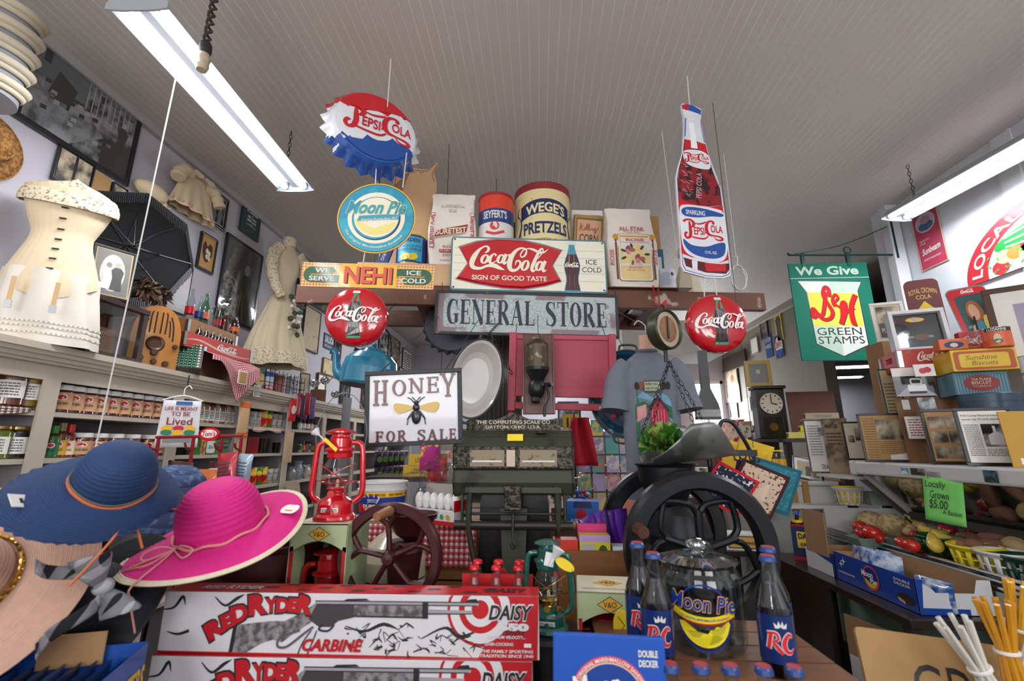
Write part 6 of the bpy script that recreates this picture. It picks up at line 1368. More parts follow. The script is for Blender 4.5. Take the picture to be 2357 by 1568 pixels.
def lantern(label,loc,H,col,brass=False,rz=0,bail=True,tagm=None,group='hurricane lanterns'):
 t=th('lantern',label,'lantern',loc,(0,0,rz),group);s=H/.3
 pm=K(col,.2,wet=.8,var=.04);wm=BRASS if brass else pm
 L=lambda pr:[(r*s,z*s)for r,z in pr]
 B().lathe(L([(0,0),(.066,0),(.069,.004),(.066,.012),(.058,.02),(.056,.05),(.05,.062),(.034,.072),(.024,.078),(0,.08)]),pm,36).obj('fuel_tank',t)
 B().lathe(L([(0,.072),(.024,.074),(.022,.082),(.026,.086),(.026,.092),(.034,.098),(.03,.102),(0,.104)]),wm,24).obj('burner',t)
 B().lathe(L([(.03,.1),(.042,.115),(.05,.14),(.048,.165),(.038,.19),(.034,.2)]),LENS,28).obj('globe',t)
 B().lathe(L([(0,.1),(.006,.1),(.006,.12),(.002,.128),(0,.128)]),K('c9b998',.8),8).obj('wick',t)
 B().lathe(L([(.036,.196),(.042,.2),(.043,.212),(.04,.216),(.05,.222),(.05,.228),(.036,.234),(.036,.262),(.032,.268),(.03,.276),(.05,.282),(.05,.286),(.02,.296),(0,.298)]),pm,32).obj('chimney_hood',t)
 for e in(-1,1):
  P=[(e*.058,0,.056),(e*.078,0,.072),(e*.084,0,.1),(e*.08,0,.16),(e*.076,0,.22),(e*.066,0,.245),(e*.04,0,.25)]
  B().tube([Vec(p)*s for p in SP(P,5)],.0095*s,pm,10).obj('side_tube',t)
 b=B()
 for e in(-1,1):b.tube([Vec(p)*s for p in SP([(e*.07,-0,.12),(e*.03,-.046,.13),(-e*.02,-.05,.16),(-e*.06,-.02,.18)],5)],.0016*s,wm,5)
 b.tube([(.052*s*cos(a),.052*s*sin(a),.118*s)for a in[2*pi*i/28 for i in range(28)]],.0016*s,wm,5,True)
 b.obj('wire_guard',t)
 b=B();b.tube([(0,-.03*s,.09*s),(0,-.07*s,.085*s)],.002*s,wm,5);b.lathe([(0,0),(.011*s,0),(.011*s,.003),(0,.003)],wm,14,(0,-.07*s,.085*s),'y');b.lathe([(0,0),(.012*s,0),(.012*s,.006),(0,.008)],wm,14,(.036*s,-.036*s,.075*s));b.obj('wick_knob',t)
 if bail:B().tube([Vec(p)*s for p in SP([(-.08,0,.225),(-.084,0,.3),(-.05,0,.39),(0,0,.42),(.05,0,.39),(.084,0,.3),(.08,0,.225)],6)],.0015*s,K('6f7072',.5,.5),6).obj('bail_handle',t)
 b=B();b.F=wrap(.059*s);b.flat([(-.03*s,.028*s),(.024*s,.028*s),(.024*s,.042*s),(-.03*s,.042*s)],-.003,PW);SB(b,-.027*s,.03*s,.02*s,.04*s,2,-.0034,K('5a5a5a',.7));b.obj('paper_sticker',t)
 return t
YL=1.46;q=PY(770,1196,YL);zbx=q.z;lh=PY(770,985,YL).z-zbx
lred=lantern('shiny red hurricane lantern standing on the green lantern box',(q.x,YL,zbx+.001),lh,'c8101c',rz=R(8))
t=th('plastic_funnel','clear little funnel with yellow tag hung at the red lantern','funnel',PY(735,1002,YL-.06),(0,R(-50),0));B().lathe([(.002,-.02),(.002,0),(.014,.02),(.015,.02),(.003,0)],K('dfe3e4',.4),16).obj('funnel_cone',t);B().bb(-.002,-.001,-.075,.008,.001,-.02,YEL).obj('tag',t)
def lantern_box(label,cx,Y,z0,w,h,d,gname,lant=None,rz=0):
 t=th('lantern_box',label,'box',(cx,Y,z0),(0,0,rz),'lantern boxes');gm=K('a9b68a',.6);cmm=K('d6cfb4',.6);rm=K('b0141e',.4);o=K('d9a536',.5)
 band=min(h*.24,.062)
 B().bb(-w/2,0,h-.003,w/2,d,h,cmm).obj('top_panel',t)
 P=[(-w/2,h),(-w/2,h-band*1.25)]+[(-w/2+w*(i/10),h-band*(1.25-.5*sin(pi*i/10)))for i in range(1,10)]+[(w/2,h-band*1.25),(w/2,h)]
 B().prism(P,0,.003,gm).obj('front_band',t)
 for s in(-1,1):B().bb(s*w/2-.0015,0,0,s*w/2+.0015,d,h-.003,gm).bb(s*(w/2-.006)-.005,0,0,s*(w/2-.006)+.005,.003,h-band,rm).obj('side_panel',t)
 B().bb(-w/2,d-.003,0,w/2,d,h-.003,K('5f6b4a',.7)).obj('back_panel',t);B().bb(-w/2,0,0,w/2,d,.003,gm).obj('bottom_panel',t)
 b=B();z=h-band*.45;b.flat([(-w*.2,z),(0,z+w*.12),(w*.2,z),(0,z-w*.12)],-.0008,BL_);b.flat([(-w*.185,z),(0,z+w*.108),(w*.185,z),(0,z-w*.108)],-.0012,o);b.text('V&O',(-w*.1,z-w*.04,w*.1,z+w*.04),-.0018,BL_)
 b.X=Matrix.Translation((0,0,h+.0008))@Matrix.Rotation(-pi/2,4,'X');z=d*.55;b.flat([(-w*.25,z),(0,z+d*.2),(w*.25,z),(0,z-d*.2)],0,o);b.text('V&O',(-w*.13,z-d*.07,w*.13,z+d*.07),-.0008,BL_);b.text('INDOOR/OUTDOOR LANTERN',(-w*.42,d*.16,w*.42,d*.22),-.0006,BL_)
 b.obj('print',t)
 return t
bw_=(PY(836,1200,YL-.07)-PY(708,1200,YL-.07)).length
lantern_box('tall green lantern box under the shiny red lantern',q.x-.005,YL-.085,ZC+.001,bw_,zbx-ZC-.001,.17,'')
lantern('red lantern inside the tall green box',(q.x-.005,YL,ZC+.005),.285,'9c0f18',rz=.1,bail=False)
YV=1.3;q=PY(1392,1366,YV)
w2=(PY(1446,1366,YV)-PY(1334,1366,YV)).length
lantern_box('green lantern box beside the cola bottles, its red lantern showing',q.x+.012,YV,ZC2+.001,w2+.04,q.z-ZC2,.16,'',rz=R(-4))
lantern('dark red lantern inside the box beside the cola bottles',(q.x+.01,YV+.08,ZC2+.005),(q.z-ZC2)*.84,'9c0f18',bail=False)
b=B();p=PY(1432,1440,YV-.02);B().prism(ell(0,0,.022,.036,24),-.001,.001,YEL).ribbon([(-.01,.02),(.006,0),(-.01,-.02)],.002,-.0014,BL_,0).obj('yellow_tag',loc=p,label='oval yellow paper tag hanging at the boxed dark red lantern',cat='tag')
YN=1.3;q=PY(1264,1450,YN)
t=th('iron_pot','dark round iron pot with flat lid under the green lantern','pot',(q.x+0,YN+.01,ZC2))
B().lathe([(0,0),(.06,0),(.075,.03),(.082,q.z-ZC2-.02),(0,q.z-ZC2-.02)],IRON,30).obj('pot_body',t);B().lathe([(0,q.z-ZC2-.02),(.09,q.z-ZC2-.02),(.092,q.z-ZC2-.008),(.085,q.z-ZC2),(0,q.z-ZC2)],IRON,30).obj('lid',t)
lg=lantern('dark green hurricane lantern with brass burner and wire guard',(q.x,YN,q.z+.001),PY(1268,1240,YN).z-q.z,'07564b',True,R(-6),False)
p=PY(1265,1288,YN-.06);B().bb(-.012,-.001,-.016,.012,0,.016,PW).obj('price_sticker',loc=p,rot=(0,R(12),0),label='white price sticker on the green lantern hood',cat='sticker')
t=th('hang_tag','yellow curled tag and clear funnel tied to the green lantern','tag',PY(1300,1300,YN-.07),(0,R(30),0));B().prism(ell(0,0,.026,.012,18),-.001,.001,YEL).obj('paper_tag',t);B().lathe([(.003,-.02),(.004,0),(.016,.025),(.017,.025),(.004,-.002)],K('cfd6d8',.4),14,(-.03,0,0)).obj('funnel',t);B().tube(SP([(.02,0,0),(.05,0,-.04),(.05,0,-.1),(.03,0,-.12)],5),.0014,BL_,5).obj('string',t)
YK=1.3;p=PY(1145,1296,YK+.03);base=p.z-.195
B().bb(-.12,-.07,0,.12,.09,base-ZC-.001,K('2a2320',.6,kind='wood',hx2='1a1512')).obj('wood_block',loc=(p.x,YK+.03,ZC+.0005),label='dark wooden block under the red bottle carrier',cat='block')
t=th('bottle_carrier','red cardboard six bottle carrier behind the rifle boxes','bottle carrier',(p.x,YK+.03,base));cw=.19;rc_=K('c6151f',.4,wet=.2)
for y in(-.062,.062):B().bb(-cw/2,y-.001,0,cw/2,y+.001,.09,rc_).obj('wall_panel',t)
for x in(-cw/2,cw/2):B().prism([(-.062,0),(.062,0),(.062,.09),(.01,.16),(-.01,.16),(-.062,.09)],x-.001,x+.001,rc_).obj('end_panel',t);t.children[-1].rotation_euler=(0,0,pi/2);t.children[-1].location=(0,0,0)
b=B()
for(x0,x1,z0,z1)in((-cw/2,cw/2,.13,.168),(-cw/2,-.045,.09,.13),(.045,cw/2,.09,.13),(-cw/2,cw/2,0,.09)):b.bb(x0,-.0015,z0,x1,.0015,z1,rc_)
b.obj('handle_panel',t)
b=B();CS(b,(-.07,.03,.07,.075),-.0645,PW);b.obj('lettering',t)
for i in range(6):
 x,y=(i%3-1)*.058,(-.031,.031)[i//3]
 bottle('cola_bottle',('left','middle','right')[i%3]+' dark cola bottle with red cap in the '+('front' if i<3 else 'rear')+' row of the red carrier',(p.x+x,YK+.03+y,base+.001),.195,.0265,COLA,RED,None,0,'bottle','bottles in the red carrier',kind='hobble',fill=.74)
gmx=K('43161a',.4,.2,var=.12,bump=.05,sc=40);YW=1.42
c=PY(897,1284,YW);rw_=(PY(1016,1284,YW)-PY(778,1284,YW)).length/2
t=th('coffee_grinder','maroon cast iron grinder with a spoked flywheel and wooden handle','grinder',(c.x,YW,ZC));cz=c.z-ZC
def wheel(par,c,r,rim,m,spokes,n=56,d=.03,prof=None):
 B().lathe([(r-rim,-d*.3),(r-rim*.85,-d*.55),(r-rim*.2,-d*.6),(r,-d*.3),(r,d*.4),(r-rim*.2,d*.5),(r-rim,d*.3),(r-rim,-d*.3)],m,n,c,'y').obj('wheel_rim',par)
 for P,w in spokes:B().tube([(c[0]+p[0]*r,c[1],c[2]+p[1]*r)for p in SP(P,5)],w,m,8,flat=.7).obj('spoke',par)
 B().lathe([(0,-d*.9),(r*.1,-d*.85),(r*.14,-d*.4),(r*.14,d*.8),(0,d*.8)],m,24,c,'y').obj('hub',par)
sp=[]
for i in range(5):
 a=pi/2+.1+2*pi*i/5;f=lambda q,rr:(rr*cos(q),rr*sin(q))
 sp.append(([f(a,.1),f(a,.5),f(a+.06,.62),f(a+.3,.86)],rw_*.075));sp.append(([f(a,.45),f(a-.06,.62),f(a-.3,.86)],rw_*.07))
wheel(t,(0,0,cz),rw_,rw_*.2,gmx,sp)
B().tube([(0,-.02,cz+rw_*.84),(0,-.035,cz+rw_*.84)],.01,IRON,8).tube([(0,-.02,cz+rw_*.86),(.012,-.06,cz+rw_*.9),(.02,-.1,cz+rw_*.94)][:1]+[(0,-.035,cz+rw_*.86),(-.012,-.1,cz+rw_*.82)],[.013,.016,.012],K('9a6a3f',.5,kind='wood',hx2='7d5230'),12).obj('wooden_handle',t)
B().tube([(0,0,cz),(0,.16,cz)],.016,gmx,10).obj('axle',t)
B().lathe([(0,0),(.09,0),(.085,.02),(.05,.05),(.045,.14),(.055,cz-.04),(.06,cz-.01),(.05,cz+.02),(0,cz+.02)],gmx,28,(0,.15,0)).obj('grinder_body',t)
B().lathe([(.02,cz+.02),(.05,cz+.04),(.085,cz+.1),(.089,cz+.104),(.083,cz+.104),(.045,cz+.045)],gmx,28,(.02,.15,0)).obj('hopper',t)
q=PY(905,1300,1.72);t=th('stoneware_jug','tall cream stoneware jug with two blue bands behind the maroon wheel','jug',(q.x,1.72,ZC));hz=PY(900,1210,1.72).z-ZC
cr_=K('cfc3a8',.25,wet=.5,var=.08);nb=K('1f2740',.3);rj=.115
B().lathe([(0,0),(rj,0),(rj,hz*.4),(rj*1.001,hz*.405),(rj*1.001,hz*.42),(rj,hz*.425),(rj,hz*.46),(rj*1.001,hz*.465),(rj*1.001,hz*.48),(rj,hz*.485),(rj*.98,hz*.66),(rj*.8,hz*.8),(rj*.5,hz*.9),(rj*.3,hz*.94),(rj*.3,hz),(0,hz)],[cr_]*3+[nb]+[cr_]*3+[nb]+[cr_]*7,36).obj('jug_body',t);B().tube(SP([(rj*.3,0,hz*.95),(rj*.62,0,hz*.95),(rj*.74,0,hz*.84)],5),.01,cr_,8).obj('handle',t)
cwd=K('a2743f',.65,kind='wood',hx2='7d5328',sc=3,bump=.1);p=PY(1068,1222,1.78);ZK=p.z
t=th('plank_crate','rough pale plank crate standing behind the grinder and scale','crate',(-.52,1.86,ZC+.001),(0,0,0));hK=ZK-ZC-.002
for i in range(3):z=hK*i/3;B().bb(-.29,0,z+.004,.29,.014,z+hK/3-.004,cwd).obj('slat',t);B().bb(-.29,.45,z+.004,.29,.464,z+hK/3-.004,cwd).obj('slat',t);B().bb(.276,.014,z+.004,.29,.45,z+hK/3-.004,cwd).bb(-.29,.014,z+.004,-.276,.45,z+hK/3-.004,cwd).obj('slat',t)
for i in range(4):B().bb(-.29,.116*i,hK,.29,.116*i+.11,hK+.012,cwd).obj('top_plank',t)
ZK+=.012
b=B();gw=[K('d9d2cc',.9),K('b9555c',.9),K('9a2430',.9)]
b.grid(lambda u,v:(-.285+.3*v*0+.57*u*0+.56*u,-.004-.01*v,hK-.15*v+.012),56,14,lambda i,j:gw[(i%2)+(j%2)]);b.obj('checked_cloth',loc=(-.52,1.853,ZC),label='red checked cloth hanging down the front of the plank crate',cat='cloth',thick=.002)
q=PY(872,1240,1.98);rt=(PY(926,1118,1.98)-PY(820,1118,1.98)).length/2;ht=PY(872,1108,1.98).z-ZK
t=th('gum_tub','white bubble gum tub with yellow, blue and red label','tub',(q.x,1.99,ZK+.001),(0,0,R(6)));rf=lambda z:rt*(.88+.12*z/ht)
B().lathe([(0,0),(rf(0),0),(rf(ht*.75),ht*.75),(rf(ht*.76)+.005,ht*.76),(rf(ht*.8)+.005,ht*.8),(rf(ht*.82),ht*.82),(rf(ht*.96),ht*.96),(rf(ht)+.006,ht*.965),(rf(ht)+.006,ht),(rf(ht)-.004,ht),(rf(0),.01),(0,.01)],K('dedddb',.35),44).obj('tub_body',t)
b=B()
for z0,z1,m in((.1,.2,K('1d3f9a',.4)),(.2,.42,RED),(.42,.6,K('1d3f9a',.4)),(.6,.73,YEL)):b.lathe([(rf(z0*ht)+.001,z0*ht),(rf(z1*ht)+.001,z1*ht)],m,44)
b.obj('label',t)
b=B();b.F=lambda x,y,z:wrap(rf(z))(x,y,z)
for i in range(-3,4):b.text('380 PIECES',(i*rt*.8-rt*.34,ht*.635,i*rt*.8+rt*.34,ht*.7),-.003,RED,0,.03)
P=[(-rt*.5,.58),(-rt*.42,.68),(-rt*.3,.6),(-rt*.18,.7),(-rt*.06,.6),(rt*.06,.68),(rt*.12,.58),(rt*.02,.45),(-rt*.4,.45)];b.flat([(x,z*ht)for x,z in P],-.003,PW);b.flat([(x*.92-.006,(.01+z*.98)*ht)for x,z in P],-.0036,K('1d3f9a',.4));b.text("AMERICA'S",(-rt*.4,ht*.52,rt*.02,ht*.565),-.0044,PW,0,.02);b.text('ORIGINAL',(-rt*.36,ht*.475,-rt*.02,ht*.51),-.0044,PW,0,.02)
b.text('DUBBLE',(-rt*.6,ht*.33,rt*.2,ht*.42),-.003,PW,0,.04);b.text('BUBBLE',(-rt*.5,ht*.23,rt*.3,ht*.32),-.003,PW,0,.04);b.grid(lambda u,v:(-rt*.3+u*rt*.6,-.003,ht*(.14+.06*v)),8,1,K('d3457f',.4));b.text('BUBBLE GUM',(-rt*.25,ht*.15,rt*.27,ht*.19),-.004,PW);b.obj('label_print',t)
def CJ(label,loc,r,h,cont=None,group='glass counter jars',lidk=1.):
 t=th('glass_jar',label,'glass jar',loc,(0,0,0),group)
 B().lathe([(0,0),(r*.85,0),(r,r*.12),(r,h*.6),(r*.92,h*.7),(r*.74,h*.76),(r*.72,h*.8)],LENS,32).obj('jar_body',t)
 B().lathe([(r*.78,h*.8),(r*.82,h*.82),(r*.7,h*.86),(r*.3,h*.89),(r*.12,h*.9),(r*.1,h*.92),(r*.2,h*.95),(r*.18,h*.99),(0,h)],LENS,32).obj('lid',t)
 if cont:cont(t,r,h)
 return t
def CN_(cols,n):
 def f(t,r,h):
  b=B()
  for i in range(n):a=random.uniform(0,2*pi);q=r*.82*random.random()**.5;b.ball((q*cos(a),q*sin(a),.02+random.random()*h*.5),(.016,.011,.011),K(random.choice(cols),.3,wet=.4),6,X=Euler((random.random()*3,random.random()*3,0)).to_matrix())
  o=b.obj('candy',t);o['kind']='stuff'
 return f
for i,(px,py,Y,r,h,lab)in enumerate(((952,1190,2.12,.075,.2,'glass counter jar right behind the bubble gum tub'),(1003,1180,2.26,.085,.25,'large lidded glass jar between the gum tub and the scale'),(976,1205,1.98,.05,.14,'small glass jar with pink lid paper in front of the lidded jars'),(1040,1185,2.24,.075,.24,'lidded glass jar with price sticker left of the scale'))):
 q=PY(px,py,Y);CJ(lab,(q.x,Y,ZK+.001),r,h)
q=PY(1008,1232,1.88);t=th('egg_carton','open white and red carton of egg-shaped candies','carton',(q.x,1.885,ZK+.001),(0,0,R(-30)));wk=K('dcdadb',.4)
B().bb(-.12,-.05,0,.12,.05,.05,wk).bb(-.12,-.051,0,.12,-.0505,.015,RED).obj('tray',t);B().bb(-.12,.048,.05,.12,.052,.14,K('b0a9a4',.6)).bb(.118,-.05,.05,.122,.05,.09,RED).obj('raised_lid',t)
b=B()
for i in range(7):b.flat(ell(-.09+.03*i,.03,.01,.01,8),-.0525,K(('d99a2a','3a6ab0','4b9a4a')[i%3],.5))
b.obj('print',t)
for i in range(6):
 e=Matrix.Rotation(R(-30),4,'Z')@Vec((-.095+.038*i,-.01,.05));o=B().ball((0,0,.03),(.02,.02,.032),K('e6e3e2',.3,wet=.4),14).obj('candy_egg',loc=(q.x+e.x,1.885+e.y,ZK+e.z+.001),label=ORD[i]+' white candy egg from the left in the open carton',cat='candy egg',group='candy eggs')
sg=K('33332b',.45,.35,var=.2,sc=9,bump=.06);sg2=K('3b3e31',.5,.2,kind='blot',hx2='26241d',sc=9,k=.6,bump=.08);orn=K('4a463c',.4,.6,kind='speck',hx2='242019',sc=70,k=.5,bump=.6);olds=K('8a7b62',.5,kind='speck',hx2='5d5140',sc=40,k=.62)
YS=1.72;q0,q1=PY(1045,1060,YS),PY(1318,1060,YS);W=(q1-q0).length;cx=(q0.x+q1.x)/2;zz=lambda py:PY(1180,py,YS).z-ZC
t=th('computing_scale','old green-grey cast metal computing scale with ornate drum housing','scale',(cx,YS,ZC))
prof=[(0,zz(1078)),(0,zz(1030)),(.03,zz(1008)),(.075,zz(990)),(.14,zz(984)),(.2,zz(995)),(.24,zz(1040)),(.25,zz(1085)),(.22,zz(1130)),(.15,zz(1150)),(.03,zz(1142)),(.012,zz(1112)),(.012,zz(1080))]
n=len(prof);P=B();P.add([(-W/2,y,z)for y,z in prof]+[(W/2,y,z)for y,z in prof],[(i,(i+1)%n,n+(i+1)%n,n+i)for i in range(n)]+[tuple(range(n)),tuple(range(n,2*n))[::-1]],sg2);P.obj('drum_housing',t,bev=.006)
b=B().bb(-W/2-.004,-.008,zz(1080),W/2+.004,.002,zz(1028),orn);b.obj('ornate_front',t,bev=.003)
for s in(-1,1):
 o=B().prism([(y*1.03,z)for y,z in prof],-.006,.006,sg).obj('end_casting',t);o.rotation_euler=(0,0,pi/2);o.location=(s*W/2,0,0)
for x0,x1,m,nm in((-.36,-.07,olds,'price_window'),(.06,.37,olds,'price_window'),(-.052,.02,K('c9b3a0',.5),'weight_window')):
 B().bb(x0*W,-.011,zz(1074),x1*W,-.008,zz(1036),m).obj(nm,t)
 if nm=='price_window':B().bb((x0+.02)*W,-.0135,zz(1064),(x1-.02)*W,-.011,zz(1060),K('d8cfc4',.3)).obj('price_slot',t)
b=B();zt_=zz(962);b.prism([(-W*.41,zz(990)),(-W*.41,zz(968)),(-W*.38,zz(962)),(-W*.3,zz(966)),(-W*.14,zz(964)),(0,zz(948)),(W*.14,zz(964)),(W*.3,zz(966)),(W*.38,zz(962)),(W*.41,zz(968)),(W*.41,zz(990))],.03,.045,orn);b.obj('crest',t,bev=.002)
b=B();lm=K('b7ae9d',.4,.5);b.text('THE COMPUTING SCALE CO',(-W*.32,zz(975),W*.32,zz(967)),.0285,lm);b.text('DAYTON, OHIO. U.S.A.',(-W*.24,zz(987),W*.24,zz(979)),.0285,lm);b.obj('lettering',t)
B().prism([(-W*.05,zz(1012)),(W*.085,zz(1012)),(W*.085,zz(994)),(-W*.05,zz(994))],.008,.012,YEL).obj('yellow_tag',t);t.children[-1].rotation_euler=(R(-30),0,0);t.children[-1].location=(0,zz(1012)*-.5+.005,zz(1012)*.134)
B().lathe([(0,0),(.022,0),(.02,.006),(0,.008)],K('4a1f1a',.5),20,(W*.24,.055,zz(996)),'z').obj('wax_seal',t)
b=B().bb(-W*.4,0,zz(1135),W*.4,.03,zz(1122),sg2);b.obj('lower_rail',t)
for s in(-1,1):
 B().tube(SP([(s*W*.36,.02,zz(1118)),(s*W*.37,.015,zz(1200)),(s*W*.35,.03,zz(1260)),(s*W*.24,.05,.04)],6),.018,sg2,8,flat=.6).obj('leg',t)
 B().tube([(s*W*.43,.03,zz(1140)),(s*W*.43,.03,zz(1205))],.006,sg,6).tube([(s*W*.39,.03,zz(1140)),(s*W*.39,.03,zz(1188))],.005,sg,6).ball((s*W*.4,.03,zz(1185)),.014,sg,12).obj('balance_rod',t)
B().tube([(-W*.49,.02,zz(1212)),(W*.49,.02,zz(1212))],.016,K('33312b',.4,.4),12).obj('cross_bar',t);B().tube([(-W*.36,.02,zz(1185)),(W*.36,.02,zz(1185))],.005,sg,8).obj('tie_bar',t)
B().bb(-W*.07,-.02,zz(1175),W*.07,.04,zz(1118),orn).obj('latch_box',t,bev=.004)
B().prism([(-.035,.04),(.035,.04),(.05,zz(1175)),(-.05,zz(1175))],.05,.09,sg2).obj('column',t,bev=.004)
B().tube(SP([(0,0,zz(1185)),(0,-.006,zz(1240)),(.008,-.01,zz(1252)),(0,-.01,zz(1262)),(-.006,-.01,zz(1250))],4),.005,sg,7).obj('pendant_hook',t)
bk=K('0d0d0f',.25,wet=.5);P=[(-.14,.03)]+[(-.11+.02*cos(a),zz(1165)+.04*sin(a))for a in(pi,pi*.8,pi*.6)]+[(.11+.02*cos(a),zz(1165)+.04*sin(a))for a in(pi*.4,pi*.2,0)]+[(.14,.03)]
B().prism(P,.1,.12,bk).obj('back_plate',t,bev=.006);B().lathe([(0,0),(.17,0),(.17,.015),(.12,.035),(0,.04)],sg2,36,(0,.08,0)).obj('base',t)
# hanging wares behind the counter
p,w,h=rY(841,853,1062,1026,1.66);t=th('honey_sign','white framed honey sign with raised bee and dark red letters','sign',p,(R(3),R(-2.2),R(2)))
hw=K('d3d3d8',.35,wet=.5,var=.03);hb=K('16181f',.45,kind='speck',hx2='9a9a9a',sc=40,k=.75);hr=K('5d1420',.4,wet=.3)
B().bb(-w/2,.002,0,w/2,.008,h,hw).obj('panel',t)
b=B();f=.016
for x0,x1,z0,z1 in((-w/2,w/2,0,f),(-w/2,w/2,h-f,h),(-w/2,-w/2+f,f,h-f),(w/2-f,w/2,f,h-f)):b.bb(x0,-.005,z0,x1,.01,z1,hb)
b.obj('frame',t,bev=.002)
U=lambda x,y:((x-1128)/870*w,(1-(y-985)/700)*h)
for ch,x0,y0,x1,y1 in(('H',770,1070,905,1310),('O',940,1075,1060,1225),('N',1090,1065,1215,1205),('E',1250,1058,1360,1208),('Y',1375,1030,1505,1250)):
 a,c=U(x0,y1),U(x1,y0);serif(B(),ch,(a[0],a[1],c[0],c[1]),-.002,hr,.14,.08).obj('letter',t,thick=.005)
for ch,x0,x1 in(('F',795,865),('O',890,965),('R',990,1065),('S',1165,1235),('A',1255,1340),('L',1360,1430),('E',1445,1505)):
 serif(B(),ch,(U(x0,0)[0],h*.06,U(x1,0)[0],h*.2),-.002,hr,.17,.09).obj('letter',t,thick=.005)
bt=obj_par=B();bkm=K('20222a',.35,wet=.4);cxb,czb=U(1155,1370)
b=B().ball((cxb,-.004,czb-.022),(.017,.008,.026),bkm,16).ball((cxb,-.004,czb+.012),(.013,.008,.014),bkm,14).ball((cxb,-.004,czb+.03),(.009,.007,.008),bkm,12);b.obj('bee_body',t)
wg=K('d9b564',.4)
for s in(-1,1):
 P=SP([(cxb+s*.008,czb+.012),(cxb+s*.035,czb+.024),(cxb+s*.075,czb+.03),(cxb+s*.083,czb+.016),(cxb+s*.07,czb-.006),(cxb+s*.045,czb-.004)],4,True);B().prism(P,-.004,.003,wg).obj('bee_wing',t)
 b=B()
 for P in([(s*.008,.03),(s*.018,.042),(s*.032,.05)],[(s*.004,.038),(s*.01,.046),(s*.016,.05)],[(s*.012,0),(s*.028,-.02),(s*.034,-.05)],[(s*.01,-.005),(s*.022,-.02),(s*.034,-.03)]):b.tube([(cxb+x,-.003,czb+z)for x,z in P],.0016,bkm,5)
 b.obj('bee_legs',t)
for px,n_ in((872,'left'),(1020,'right')):
 q=PY(px,856,1.66);string(n_+' thin wire from the timber shelf down to the honey sign',[(q.x,1.668,q.z-.002),(q.x+.02,2.68+BSL*q.x+.1,zt-.12)],.0018,IRON,'hanging_wire','wire')
YT=2.25;q=PY(845,890,YT);rk_=(PY(906,860,YT)-PY(784,860,YT)).length/2;t=th('kettle','turquoise enamel kettle hanging upside of the honey sign','kettle',q,(0,R(6),R(10)));t['label']='turquoise enamel kettle with curved spout hung under the left red button';km=K('1f7f9f',.25,wet=.7,kind='blot',hx2='17708f',sc=5,k=.4)
hk=PY(845,812,YT).z-q.z
B().lathe([(0,0),(rk_*.96,0),(rk_,.012),(rk_,hk*.5),(rk_*.93,hk*.75),(rk_*.7,hk*.94),(rk_*.5,hk),(0,hk)],km,40).lathe([(0,-.001),(rk_*.97,-.001),(rk_*.97,.008)],IRON,40).obj('body',t)
B().lathe([(rk_*.5,hk),(rk_*.46,hk+.012),(rk_*.2,hk+.026),(0,hk+.03)],km,30).ball((0,0,hk+.04),.013,km,10).obj('lid',t)
B().tube(SP([(-rk_*.9,0,hk*.22),(-rk_*1.14,0,hk*.34),(-rk_*1.26,0,hk*.62),(-rk_*1.34,0,hk*.86),(-rk_*1.5,0,hk*.92)],6),[.034,.033,.032,.03,.028,.027,.026,.025,.024,.023,.022,.021,.02,.019,.018,.0175,.017,.0165,.016,.016,.016,.016,.017,.018,.02],km,12).obj('spout',t)
B().tube(SP([(-rk_*.7,0,hk*.9),(-rk_*.5,0,hk+.1),(0,0,hk+.15),(rk_*.5,0,hk+.1),(rk_*.7,0,hk*.9)],6),.005,IRON,7).obj('bail_handle',t)
string('black cord holding the turquoise kettle under the timber shelf',[(q.x+.02,YT,q.z+hk+.15),(q.x+.02,YT+.3,zt-.12)],.003,IRON,'hanging_wire','wire')
def basin(label,px,py,rx,rz,Y,m,rim,rot,depth=.1,handle=True,inner=None):
 c=PY(px,py,Y);a=(PY(px+rx,py,Y)-PY(px-rx,py,Y)).length/2;k=(PY(px,py-rz,Y)-PY(px,py+rz,Y)).length/2
 t=th('enamel_basin',label,'basin',c,rot,'enamel basins')
 pr=[(0,depth),(.6,depth),(.75,depth*.8),(.92,depth*.1),(1.,0),(1.02,.004),(.99,.012),(.9,depth*.2),(.75,depth*.95),(.6,depth+.006),(0,depth+.006)]
 B().lathe([(r*1.,z)for r,z in pr],m,48,ax='y',fn=lambda q,r,z:(a*r*cos(q),k*r*sin(q),z)).obj('bowl',t)
 B().tube([(a*1.01*cos(q),.002,k*1.01*sin(q))for q in[2*pi*i/48 for i in range(48)]],.005,rim,6,True).obj('rim',t)
 for s in(-1,1):B().tube(SP([(-a*.25,.004,s*k*.99),(-a*.2,.004,s*k*1.12),(a*.2,.004,s*k*1.12),(a*.25,.004,s*k*.99)],5),.006,rim,6).obj('handle',t)
 return t,c,k
tb_,c,k=basin('white enamel oval basin with dark rim hanging behind the honey sign',1097,870,58,92,2.3,K('cfcac6',.25,wet=.6,kind='blot',hx2='b9b3ad',sc=4,k=.72),IRON,(0,R(13),R(16)))
chain('hanging_chain','dark chain from the timber shelf to the white basin handle',c+Vec((.06,0,k*1.1)),(c.x+.1,2.68+BSL*c.x+.25,zt-.1),.03,.002)
chain('hanging_chain','dark chain slanting from the white basin toward the pink headboard',c+Vec((.07,0,k*1.12)),PY(1178,862,2.42),.03,.002)
tb_,c,k=basin('blue speckled enamel basin hung behind the grey shirt',1440,905,82,100,2.5,K('16455f',.25,wet=.6,kind='speck',hx2='6fa0b5',sc=26,k=.66),IRON,(0,R(6),R(-12)))
string('wire from the timber shelf to the blue speckled basin',[c+Vec((0,0,k*1.1)),(c.x,2.68+BSL*c.x+.3,zt-.1)],.002,IRON,'hanging_wire','wire')
c=PY(1040,745,2.78);rr=(PY(1110,745,2.78)-PY(972,745,2.78)).length/2
